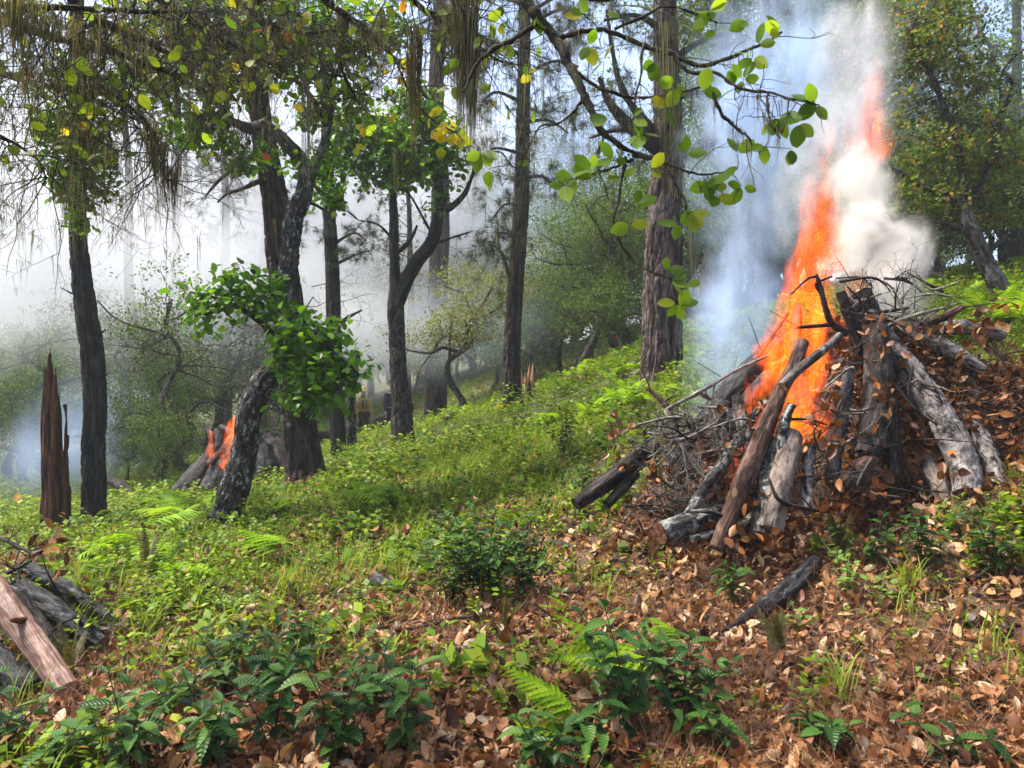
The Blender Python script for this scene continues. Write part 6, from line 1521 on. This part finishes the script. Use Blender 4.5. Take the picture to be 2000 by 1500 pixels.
spots = [(0, 855, 776, 26, 1.35, 'wide dark hazy trunk left of the small crooked oak'), (1, 925, 760, 38, 1.0, 'thin pinkish trunk in smoke right of the forked oak'), (1, 1064, 720, 42, .9, 'thin pale trunk in smoke right of the straight brown pine'),
 (0, 1492, 640, 17, .62, 'dark hazy trunk in blue smoke left of the flames'), (0, 1440, 630, 22, .7, 'trunk in blue smoke halfway between the largest pine and the flames'), (1, 1405, 620, 26, 1.0, 'faint blue trunk right beside the largest pine'),
 (1, 250, 925, 26, 1.1, 'short grey trunk in blue smoke behind the black trunk'), (1, 345, 925, 27, 1.1, 'grey trunk in the smoke left of the small fire'), (0, 440, 890, 30, .9, 'broad pale trunk in smoke behind the small fire'),
 (0, 515, 860, 36, .9, 'pale trunk in smoke left of the thick pine'), (1, 800, 800, 27, .8, 'slim grey trunk right behind the forked oak'), (1, 725, 840, 40, 1.0, 'very faint trunk in smoke above the person in yellow'),
 (0, 1985, 480, 26, .8, 'tall grey trunk at the top right corner'), (1, 1120, 700, 36, 1.0, 'faint slim trunk left of the bushy green oak'), (0, 700, 820, 48, 1.0, 'very faint wide trunk between the slim pine and the forked oak'), (1, 200, 900, 44, 1.0, 'ghostly trunk in white smoke beside the black trunk'), (0, 950, 760, 55, 1.0, 'ghostly trunk in smoke left of the straight brown pine')]
for i, (k, px, py, d, s, lb) in enumerate(spots):
    first = i in (0, 1)
    o = FP[k] if first else copy_tree(FP[k])
    put(o, px, py, d, s, i * 1.3); o['label'] = lb; o['group'] = 'far trunks standing in the smoke'
# ---------------------------------------------------------------- the fire crew
def skin_mesh(name, J, edges, mats, root, sub=2, origin=None):
    me = bpy.data.meshes.new(name); idx = {k: i for i, k in enumerate(J)}
    me.from_pydata([J[k][0] for k in J], [(idx[a], idx[b]) for a, b in edges], [])
    o = bpy.data.objects.new(name + '_cage', me); COL.objects.link(o)
    sk = o.modifiers.new('skin', 'SKIN'); sk.use_smooth_shade = True
    for k in J:
        v = me.skin_vertices[0].data[idx[k]]; r = J[k][1]
        v.radius = r if isinstance(r, tuple) else (r, r); v.use_root = (k == root)
    ss = o.modifiers.new('sub', 'SUBSURF'); ss.levels = sub; ss.render_levels = sub
    dg = bpy.context.evaluated_depsgraph_get(); dg.update()
    out = bpy.data.meshes.new_from_object(o.evaluated_get(dg)); out.name = name
    for p in out.polygons: p.use_smooth = True
    out.materials.clear(); out.materials.append(mats)
    COL.objects.unlink(o); bpy.data.objects.remove(o); bpy.data.meshes.remove(me)
    return out
def person(base, rz, label, shirt, trousers, stride=.0, bend=0.0, arms=((.1, -.1), (.1, -.1)), helmet=None, pack=True, crouch=0.0):
    """local axes: x right, y forward, z up. arms: (elbow forward, hand forward) for left and right"""
    t = Thing('person', label, 'person', base, 'people working at the burn')
    t.o.rotation_euler = (0, 0, rz)
    hz = .95 - crouch
    def V(x, y, z): return (x, y, z)
    tb = lambda z, dy=0: (0, (z - hz) * math.sin(bend) + dy, hz + (z - hz) * math.cos(bend)) if z >= hz else (0, dy, z)
    pel = V(0, 0, hz); wai = tb(hz + .16); che = tb(hz + .40); nek = tb(hz + .55); hd0 = tb(hz + .62, .01); hd1 = tb(hz + .80, .02)
    def off(p, x, y=0, z=0): return (p[0] + x, p[1] + y, p[2] + z)
    J = {'pel': (pel, (.16, .12)), 'wai': (wai, (.15, .11)), 'che': (che, (.18, .125)), 'nek': (nek, .065), 'hd0': (hd0, .075), 'hd1': (hd1, (.085, .10))}
    E = [('pel', 'wai'), ('wai', 'che'), ('che', 'nek'), ('nek', 'hd0'), ('hd0', 'hd1')]
    for s, nm, (ef, hf), st in ((-1, 'l', arms[0], stride), (1, 'r', arms[1], -stride)):
        sh = off(che, s * .20, 0, .08); el = off(sh, s * .06, ef, -.28); wr = off(el, s * -.02, hf, -.24); ha = off(wr, 0, hf * .3, -.07)
        hip = off(pel, s * .09, 0, -.03); kn = (s * .10, st * .55 + crouch * .5, hz * .52); an = (s * .10, st + (-.12 if st < 0 else 0), .09 + (.06 if st < 0 else 0)); to = (s * .11, st + .16, .04)
        J |= {'sh' + nm: (sh, .065), 'el' + nm: (el, .05), 'wr' + nm: (wr, .036), 'ha' + nm: (ha, (.042, .028)), 'hip' + nm: (hip, .095), 'kn' + nm: (kn, .066), 'an' + nm: (an, .045), 'to' + nm: (to, .04)}
        E += [('che', 'sh' + nm), ('sh' + nm, 'el' + nm), ('el' + nm, 'wr' + nm), ('wr' + nm, 'ha' + nm), ('pel', 'hip' + nm), ('hip' + nm, 'kn' + nm), ('kn' + nm, 'an' + nm), ('an' + nm, 'to' + nm)]
        for q, (dx, L) in enumerate(((-.02, .07), (-.006, .085), (.008, .08), (.021, .065))):
            k = f'f{q}{nm}'; J[k + 'a'] = (off(ha, dx, .01, -.045), .011); J[k + 'b'] = (off(ha, dx, .025, -.045 - L), .008); E += [('ha' + nm, k + 'a'), (k + 'a', k + 'b')]
        J['th' + nm] = (off(ha, -s * .045, .03, -.02), .011); E.append(('ha' + nm, 'th' + nm))
    body = link('body', skin_mesh('body', J, E, M['skin'], 'pel'), parent=t.o)
    grow_ = lambda r, f: tuple(x * f for x in r) if isinstance(r, tuple) else r * f
    def sub_(keys, f, extra=None):
        Jn = {k: (J[k][0], grow_(J[k][1], f)) for k in keys}; Jn |= extra or {}
        return Jn, [(a, b) for a, b in E if a in Jn and b in Jn]
    Js, Es = sub_(['wai', 'che', 'shl', 'ell', 'wrl', 'shr', 'elr', 'wrr', 'pel'], 1.16); Js['nek'] = (off(nek, 0, 0, -.04), .085); Es.append(('che', 'nek')); Js['pel'] = (off(pel, 0, 0, .04), (.18, .14))
    link('shirt', skin_mesh('shirt', Js, Es, M[shirt], 'che'), parent=t.o)
    Jt, Et = sub_(['pel', 'hipl', 'knl', 'anl', 'hipr', 'knr', 'anr'], 1.25)
    link('trousers', skin_mesh('trousers', Jt, Et, M[trousers], 'pel'), parent=t.o)
    for nm in 'lr':
        Jb = {'a': (off(J['an' + nm][0], 0, 0, .12), .06), 'b': (J['an' + nm][0], .06), 'c': (off(J['to' + nm][0], 0, 0, .01), .052)}
        link('boot', skin_mesh('boot', Jb, [('a', 'b'), ('b', 'c')], M['boot'], 'b'), parent=t.o)
    hc = np.array(hd1) + [0, 0, -.01]
    k = 18; rows = 7; mb = MB(); vv = []
    for i in range(rows):
        el = i / (rows - 1) * PI / 2
        for j in range(k):
            a = j / k * 2 * PI; f = 1.0 + (.04 if i == 0 else 0)
            vv.append(hc + [.115 * f * math.cos(a) * math.cos(el), .135 * f * math.sin(a) * math.cos(el), .03 + .125 * math.sin(el)])
    q = [(i * k + j, i * k + (j + 1) % k, (i + 1) * k + (j + 1) % k, (i + 1) * k + j) for i in range(rows - 1) for j in range(k)]
    if helmet:
        b0 = len(vv)
        for j in range(k):
            a = j / k * 2 * PI; fr = max(0, math.sin(a)); vv.append(hc + [(.14 + .01 * fr) * math.cos(a), (.155 + .035 * fr) * math.sin(a), .018])
        q += [(b0 + j, b0 + (j + 1) % k, (j + 1) % k, j) for j in range(k)]
    mb.add(np.array(vv), q)
    link('helmet' if helmet else 'hair', mb.mesh('headwear', M[helmet or 'hair']), parent=t.o)
    # face
    fb = MB(); f0 = np.array(hd1) + [0, .095, -.05]
    fb.add(np.array([f0 + [-.014, 0, -.01], f0 + [.014, 0, -.01], f0 + [0, .028, -.012], f0 + [0, .002, .035]]), None, [(0, 1, 2), (0, 2, 3), (1, 3, 2)])
    link('nose', fb.mesh('nose', M['skin']), parent=t.o)
    for s in (-1, 1):
        fb = MB(); fb.tube([f0 + [s * .032, -.008, .03], f0 + [s * .032, .004, .03]], [.009, .004], 6); link('eye', fb.mesh('eye', M['black']), parent=t.o)
        fb = MB(); c = np.array(hd1) + [s * .088, .0, -.03]; fb.tube([c + [0, .012, -.03], c + [s * .012, 0, 0], c + [0, -.006, .03]], [.008, .014, .010], 6); link('ear', fb.mesh('ear', M['skin']), parent=t.o)
    fb = MB(); fb.tube([f0 + [-.025, -.006, -.042], f0 + [0, .004, -.044], f0 + [.025, -.006, -.042]], [.003, .006, .003], 6); link('mouth', fb.mesh('mouth', M['cut_red']), parent=t.o)
    if pack:      # chest radio harness and belt
        c = np.array(che); fb = MB(); fb.tube([c + [.06, .15, .06], c + [.06, .175, -.12]], [.045, .04], 6); link('radio_pouch', fb.mesh('radio_pouch', M['black']), parent=t.o)
        for s in (-1, 1):
            fb = MB(); fb.tube([c + [s * .07, -.12, .02], c + [s * .09, -.02, .17], c + [s * .07, .14, .05], c + [s * .06, .15, -.2]], [.02, .02, .02, .02], 6); link('harness_strap', fb.mesh('harness_strap', M['black']), parent=t.o)
        w_ = np.array(pel) + [0, 0, .10]; an = np.linspace(0, 2 * PI, 25); fb = MB(); fb.tube(np.stack([.185 * np.cos(an), .145 * np.sin(an), 0 * an], 1) + w_, .025, 6, False); link('belt', fb.mesh('belt', M['black']), parent=t.o)
    return t
p1 = W(709, 864, 25); p1[2] = g1(p1[0], p1[1]) + .02
T1 = person(p1, PI + .5, 'person in a yellow shirt and yellow helmet holding a long tool handle', 'yellow', 'black', .08, .06, ((.05, .05), (.05, .10)), 'helmet_y')
p2 = W(768, 859, 23); p2[2] = g1(p2[0], p2[1])
person(p2, .35, 'person in dark navy clothes half hidden behind the forked oak', 'navy', 'navy', .12, .16, ((-.12, -.05), (.05, .05)), None, pack=False)
p3 = W(606, 868, 26); p3[2] = g1(p3[0], p3[1])
person(p3, PI / 2, 'person in a yellow shirt and black trousers striding behind the thick pine', 'yellow', 'black', .38, .35, ((.15, .2), (-.1, .05)), 'helmet_y')
hb = W(724, 858, 24.7); hb[2] = g1(hb[0], hb[1])
t = Thing('hand_tool', 'long wooden tool handle stood on the ground by the yellow-shirted person', 'tool', hb)
mb = MB(); mb.tube([hb, hb + [.02, 0, 1.25]], [.02, .018], 8); t.part('handle', mb, M['wood_handle'])
mb = MB(); mb.tube([hb + [-.12, 0, .03], hb + [.12, 0, .03]], [.03, .012], 6); t.part('blade', mb, M['steel'])
# ---------------------------------------------------------------- haze, smoke, flames
def volmat(name):
    m = bpy.data.materials.new(name); m.use_nodes = True; nt = m.node_tree
    nt.nodes.remove(nt.nodes['Principled BSDF'])
    return m, nt, nt.nodes['Material Output']
# even haze through the whole wood
m, nt, out = volmat('haze_air')
v = nd(nt, 'ShaderNodeVolumePrincipled'); v.inputs['Color'].default_value = (.86, .90, .95, 1); v.inputs['Density'].default_value = HAZE_D; v.inputs['Anisotropy'].default_value = .2
nt.links.new(v.outputs[0], out.inputs['Volume'])
x0, x1, y0, y1, z0, z1 = -75, 75, -12, 100, float(gz[(np.abs(gx) < 76) & (gy > -13) & (gy < 101)].min()) - 1.0, 34
mb = MB(); mb.add([(x0,y0,z0),(x1,y0,z0),(x1,y1,z0),(x0,y1,z0),(x0,y0,z1),(x1,y0,z1),(x1,y1,z1),(x0,y1,z1)], [(0,3,2,1),(4,5,6,7),(0,1,5,4),(1,2,6,5),(2,3,7,6),(3,0,4,7)])
solo('haze', mb, m, (0, 40, 5), None, None, kind='stuff', smooth=False)

def sphere_mb(nu=28, nv=18, lump=.10, seed=0, prof=None):
    """a closed lumpy hull; prof(z) narrows it along its height"""
    th = np.linspace(0, PI, nv)[1:-1]; ph = np.arange(nu) / nu * 2 * PI
    T, Ph = np.meshgrid(th, ph, indexing='ij')
    D = np.stack([np.sin(T) * np.cos(Ph), np.sin(T) * np.sin(Ph), np.cos(T)], 2).reshape(-1, 3)
    D = np.vstack([D, [0, 0, 1.], [0, 0, -1.]])
    r = 1 + lump * 2 * (fbm(D * 2.2 + seed, 2) - .5)
    V = D * r[:, None]
    if prof is not None:
        k = prof(V[:, 2]); V[:, 0] *= k; V[:, 1] *= k
    n = nv - 2; i = np.arange(n - 1)[:, None] * nu; j = np.arange(nu)[None]; j2 = (j + 1) % nu
    q = np.stack([i + j, i + nu + j, i + nu + j2, i + j2], 2).reshape(-1, 4)
    a = n * nu; jj = np.arange(nu)
    t = np.concatenate([np.stack([np.full(nu, a), jj, (jj + 1) % nu], 1), np.stack([np.full(nu, a + 1), (n - 1) * nu + (jj + 1) % nu, (n - 1) * nu + jj], 1)])
    mb = MB(); mb.add(V, q, t); return mb
def smoke_mat(name, col, dens, scale, lo=.35, hi=.7, edge=.35, warp=.5, aniso=.3, zs=.55, absorb=None, step=1.0):
    """billows: object-space distance, pushed about by noise, then eaten into by finer noise"""
    m, nt, out = volmat(name)
    tc = nd(nt, 'ShaderNodeTexCoord').outputs['Object']
    pos = nd(nt, 'ShaderNodeNewGeometry').outputs['Position']
    ps = mapping(nt, pos, (1, 1, zs))
    n1 = nd(nt, 'ShaderNodeTexNoise'); n1.inputs['Scale'].default_value = scale; n1.inputs['Detail'].default_value = 5; n1.inputs['Roughness'].default_value = .62; n1.inputs['Distortion'].default_value = .8
    nt.links.new(ps, n1.inputs['Vector'])
    ln = nd(nt, 'ShaderNodeVectorMath', operation='LENGTH'); nt.links.new(tc, ln.inputs[0])
    r = mathn(nt, 'SUBTRACT', 1.0, ln.outputs['Value'])                     # 1 at the heart, 0 at the hull
    e = mathn(nt, 'ADD', r, mathn(nt, 'MULTIPLY', mathn(nt, 'SUBTRACT', n1.outputs['Fac'], .62), warp * 2))
    f = mathn(nt, 'DIVIDE', e, edge, clamp=True)
    f = mathn(nt, 'MULTIPLY', f, f)
    mr = nd(nt, 'ShaderNodeMapRange'); mr.inputs['From Min'].default_value = lo; mr.inputs['From Max'].default_value = hi; nt.links.new(n1.outputs['Fac'], mr.inputs['Value'])
    edgefade = mathn(nt, 'MULTIPLY', r, 5.0, clamp=True)
    d = mathn(nt, 'MULTIPLY', mathn(nt, 'MULTIPLY', f, mr.outputs[0]), mathn(nt, 'MULTIPLY', edgefade, dens))
    v = nd(nt, 'ShaderNodeVolumePrincipled'); v.inputs['Color'].default_value = (*col, 1); v.inputs['Anisotropy'].default_value = aniso
    if absorb: v.inputs['Absorption Color'].default_value = (*absorb, 1)
    nt.links.new(d, v.inputs['Density']); nt.links.new(v.outputs[0], out.inputs['Volume'])
    try: m.cycles.volume_step_rate = step
    except Exception: pass
    return m
SM = {'blue': smoke_mat('blue_smoke', (.58, .72, .94), 2.5, 2.4, .30, .66, .6, .60, .1),
      'white': smoke_mat('white_smoke', (.875, .845, .80), 6.5, 2.6, .30, .58, .5, .78, .3, .9, step=.5),
      'grey': smoke_mat('grey_smoke', (.80, .80, .82), 1.7, 2.8, .34, .66, .45, .5, .2),
      'bank': smoke_mat('drifting_smoke', (.70, .715, .74), .52, .27, .20, .6, .7, .45, .2, .8, step=4.0),
      'haze': smoke_mat('thin_blue_smoke', (.60, .68, .80), .22, .3, .20, .62, .8, .4, .2, .8, step=4.0),
      'bankblue': smoke_mat('low_blue_smoke', (.56, .68, .90), .55, .5, .30, .64, .7, .5, .1, .8, step=2.0)}
def puff(px, py, d, rpx, rpy, rd, mat, lean=0.0, seed=0, label=None):
    me = sphere_mb(seed=seed).mesh('smoke', SM[mat])
    o = link('smoke', me, W(px, py, d)); o.scale = (rpx * d / F_PX, rd, rpy * d / F_PX); o.rotation_euler = (0, lean, 0)
    setp(o, kind='stuff'); return o
# blue column on the left of the big fire
puff(1455, 600, 7.6, 125, 330, .5, 'blue', .08, 1)
puff(1450, 250, 8.4, 150, 420, .7, 'blue', .06, 2)
puff(1540, 180, 8.9, 150, 380, .8, 'blue', .12, 20)
puff(1400, 790, 6.75, 85, 110, .4, 'blue', .5, 3)
puff(1575, 330, 7.6, 80, 230, .5, 'grey', .25, 4)
puff(1660, 130, 8.0, 110, 190, .7, 'grey', .1, 5)
# dense white smoke on the right of the flames
puff(1715, 500, 7.0, 130, 165, .62, 'white', -.35, 6)
puff(1680, 380, 7.3, 85, 150, .5, 'white', -.15, 7)
puff(1670, 260, 7.5, 95, 200, .6, 'grey', .05, 8)
puff(1730, 600, 6.6, 80, 80, .35, 'grey', 0, 9)
puff(1400, 640, 7.2, 90, 220, .45, 'blue', .15, 21)
# smoke banks at the left and far back
puff(40, 460, 19, 420, 380, 4, 'bank', 0, 11)
puff(330, 540, 22, 420, 340, 5, 'bank', 0, 15)
puff(60, 420, 33, 700, 520, 7, 'bank', 0, 13)
puff(460, 420, 38, 700, 520, 9, 'bank', 0, 12)
puff(640, 650, 24, 260, 190, 5, 'bank', 0, 22)
puff(800, 450, 36, 520, 450, 8, 'bank', 0, 14)
puff(1080, 520, 27, 330, 260, 5, 'haze', 0, 23)
puff(900, 640, 22.5, 260, 150, 4, 'haze', 0, 24)
puff(1800, 200, 16, 330, 330, 3.5, 'haze', 0, 25)
puff(90, 900, 16, 170, 130, 2.5, 'bankblue', 0, 16)
puff(230, 830, 20, 190, 150, 4, 'bankblue', 0, 17)
puff(1250, 330, 36, 420, 420, 9, 'bankblue', 0, 18)
puff(1450, 300, 30, 300, 420, 7, 'bankblue', 0, 19)

# flames: thin filaments of light, densest low down
def fire_mat(name, strength, scale, zs, hot, thr=.5, red=0.0, seed=0.0, soft=.25, warp=1.9):
    m, nt, out = volmat(name)
    tc = nd(nt, 'ShaderNodeTexCoord').outputs['Object']
    pos = nd(nt, 'ShaderNodeNewGeometry').outputs['Position']
    mp = nd(nt, 'ShaderNodeMapping'); mp.inputs['Scale'].default_value = (1, 1, zs); mp.inputs['Location'].default_value = (seed, seed * .7, 0); nt.links.new(pos, mp.inputs['Vector'])
    n0 = nd(nt, 'ShaderNodeTexNoise'); n0.inputs['Scale'].default_value = scale * .4; n0.inputs['Detail'].default_value = 3; nt.links.new(mp.outputs[0], n0.inputs['Vector'])
    n1 = nd(nt, 'ShaderNodeTexNoise'); n1.inputs['Scale'].default_value = scale; n1.inputs['Detail'].default_value = 3; n1.inputs['Roughness'].default_value = .6; n1.inputs['Distortion'].default_value = 1.6; nt.links.new(mp.outputs[0], n1.inputs['Vector'])
    ridge = mathn(nt, 'SUBTRACT', 1.0, mathn(nt, 'MULTIPLY', mathn(nt, 'ABSOLUTE', mathn(nt, 'SUBTRACT', n1.outputs['Fac'], .5)), 7.0), clamp=True)
    sx = nd(nt, 'ShaderNodeSeparateXYZ'); nt.links.new(tc, sx.inputs[0])
    h = mathn(nt, 'MULTIPLY', mathn(nt, 'ADD', sx.outputs['Z'], 1.0), .5)         # 0 foot, 1 tip
    rad = mathn(nt, 'SQRT', mathn(nt, 'ADD', mathn(nt, 'POWER', sx.outputs['X'], 2), mathn(nt, 'POWER', sx.outputs['Y'], 2)))
    wid = mathn(nt, 'MULTIPLY', mathn(nt, 'POWER', mathn(nt, 'SUBTRACT', 1.0, h, clamp=True), .6), mathn(nt, 'POWER', mathn(nt, 'MULTIPLY', h, 5.0, clamp=True), .5))
    r = mathn(nt, 'SUBTRACT', wid, rad)
    e = mathn(nt, 'ADD', r, mathn(nt, 'MULTIPLY', mathn(nt, 'SUBTRACT', n0.outputs['Fac'], thr), warp))
    body = mathn(nt, 'MULTIPLY', mathn(nt, 'DIVIDE', e, soft, clamp=True), mathn(nt, 'MULTIPLY', mathn(nt, 'SUBTRACT', 1.0, mathn(nt, 'MAXIMUM', rad, mathn(nt, 'ABSOLUTE', sx.outputs['Z']))), 8.0, clamp=True))
    I = mathn(nt, 'MULTIPLY', body, mathn(nt, 'ADD', mathn(nt, 'POWER', ridge, 2.2), .03))
    c = ramp(nt, mathn(nt, 'MULTIPLY', I, hot, clamp=True), [(0, (.9, .075, .012)), (.35, (1, .115, .006)), (.7, (1, .18, .006)), (1, (1, .28, .012))])
    em = nd(nt, 'ShaderNodeEmission'); nt.links.new(c, em.inputs['Color']); nt.links.new(mathn(nt, 'MULTIPLY', I, strength), em.inputs['Strength'])
    nt.links.new(em.outputs[0], out.inputs['Volume'])
    try: m.cycles.volume_step_rate = .35
    except Exception: pass
    return m
FM = {'hot': fire_mat('orange_flame', 2.5, 13, .42, 1.0, .54, soft=.3, warp=2.3), 'mid': fire_mat('red_orange_flame', 1.7, 10, .35, .7, .555, seed=3, soft=.3, warp=3.0), 'high': fire_mat('thin_red_flame', .8, 9, .40, .5, .55, seed=7, soft=.35, warp=3.4), 'far': fire_mat('small_far_flame', 2.0, 10, .4, .8, .49, seed=5, warp=2.4)}
def tear(z):
    h = np.clip((z + 1) * .5, 0, 1)
    return np.clip((1 - h) ** .6 * np.minimum(1, h * 5 + .3) ** .5 * 1.35 + .12, .1, 1.05)
class Fire:
    def __init__(s, label, px, py, d, group=None):
        s.o = link('fire', None, W(px, py, d)); setp(s.o, label, 'fire', group); s.b = W(px, py, d)
    def lick(s, px, py, d, rpx, rpy, rd, mat, lean=0.0, seed=0):
        """px, py: middle of the tongue"""
        me = sphere_mb(24, 18, .06, seed, tear).mesh('flame', FM[mat])
        o = link('flame', me, W(px, py, d) - s.b, s.o); o.scale = (rpx * d / F_PX, rd, rpy * d / F_PX); o.rotation_euler = (0, lean, 0)
        return o
f = Fire('tall orange fire burning through the big brush pile', 1560, 850, 5.9)
f.lick(1578, 775, 5.55, 62, 100, .15, 'hot', .03, 1)
f.lick(1535, 800, 5.45, 32, 80, .10, 'hot', -.05, 2)
f.lick(1545, 690, 5.9, 62, 110, .18, 'hot', .15, 3)
f.lick(1600, 660, 6.1, 52, 130, .18, 'hot', .05, 21)
f.lick(1495, 740, 6.0, 45, 110, .16, 'mid', .35, 4)
f.lick(1570, 560, 6.2, 60, 170, .18, 'mid', .10, 5)
f.lick(1625, 540, 6.3, 60, 190, .18, 'mid', .06, 6)
f.lick(1520, 630, 6.2, 45, 100, .14, 'mid', .3, 22)
f.lick(1590, 430, 6.4, 50, 170, .16, 'mid', .14, 23)
f.lick(1640, 400, 6.5, 65, 230, .22, 'high', .16, 7)
f.lick(1610, 330, 6.6, 45, 180, .2, 'high', .22, 24)
f.lick(1700, 220, 6.8, 60, 130, .24, 'high', .12, 8)
f.lick(1440, 890, 5.55, 26, 80, .10, 'mid', .3, 9)
f.lick(1450, 900, 5.4, 20, 45, .08, 'mid', .1, 10)
f = Fire('small fire on the left burning pile behind the leaning lichen oak', 440, 905, 13.0)
f.lick(456, 862, 12.75, 32, 58, .22, 'far', .1, 11); f.lick(414, 880, 12.7, 17, 46, .14, 'far', -.1, 12); f.lick(455, 905, 12.45, 30, 20, .12, 'far', .3, 13); f.lick(472, 825, 12.9, 26, 60, .2, 'high', .2, 14)
f = Fire('flames inside the broken burning stump', 1024, 800, 16.95)
f.lick(1022, 770, 17.05, 12, 40, .10, 'far', .05, 15); f.lick(1040, 760, 17.1, 7, 28, .08, 'far', .1, 16)
for px, py, d, a, b, lb in ((35,972,17,14,12,'tiny ground fire in the blue smoke at the left edge'),(88,966,17,8,6,'tiny ground flame just left of the red snag'),(835,757,29,5,5,'tiny flame beside the wide hazy trunk'),(834,788,28,10,7,'tiny ground flame right of the forked oak'),(1040,728,30,9,8,'tiny flame above the burning stump'),(975,795,17.5,18,10,'low flame on the smoking log left of the burning stump'),(200,953,18,5,8,'tiny flame right of the black trunk'),(248,948,18,10,5,'tiny ground flame by the fallen trunk at left')):
    f = Fire(lb, px, py + b, d, 'small ground fires'); f.lick(px, py, d, a * .8, b * .9, .10, 'far', .2, px)
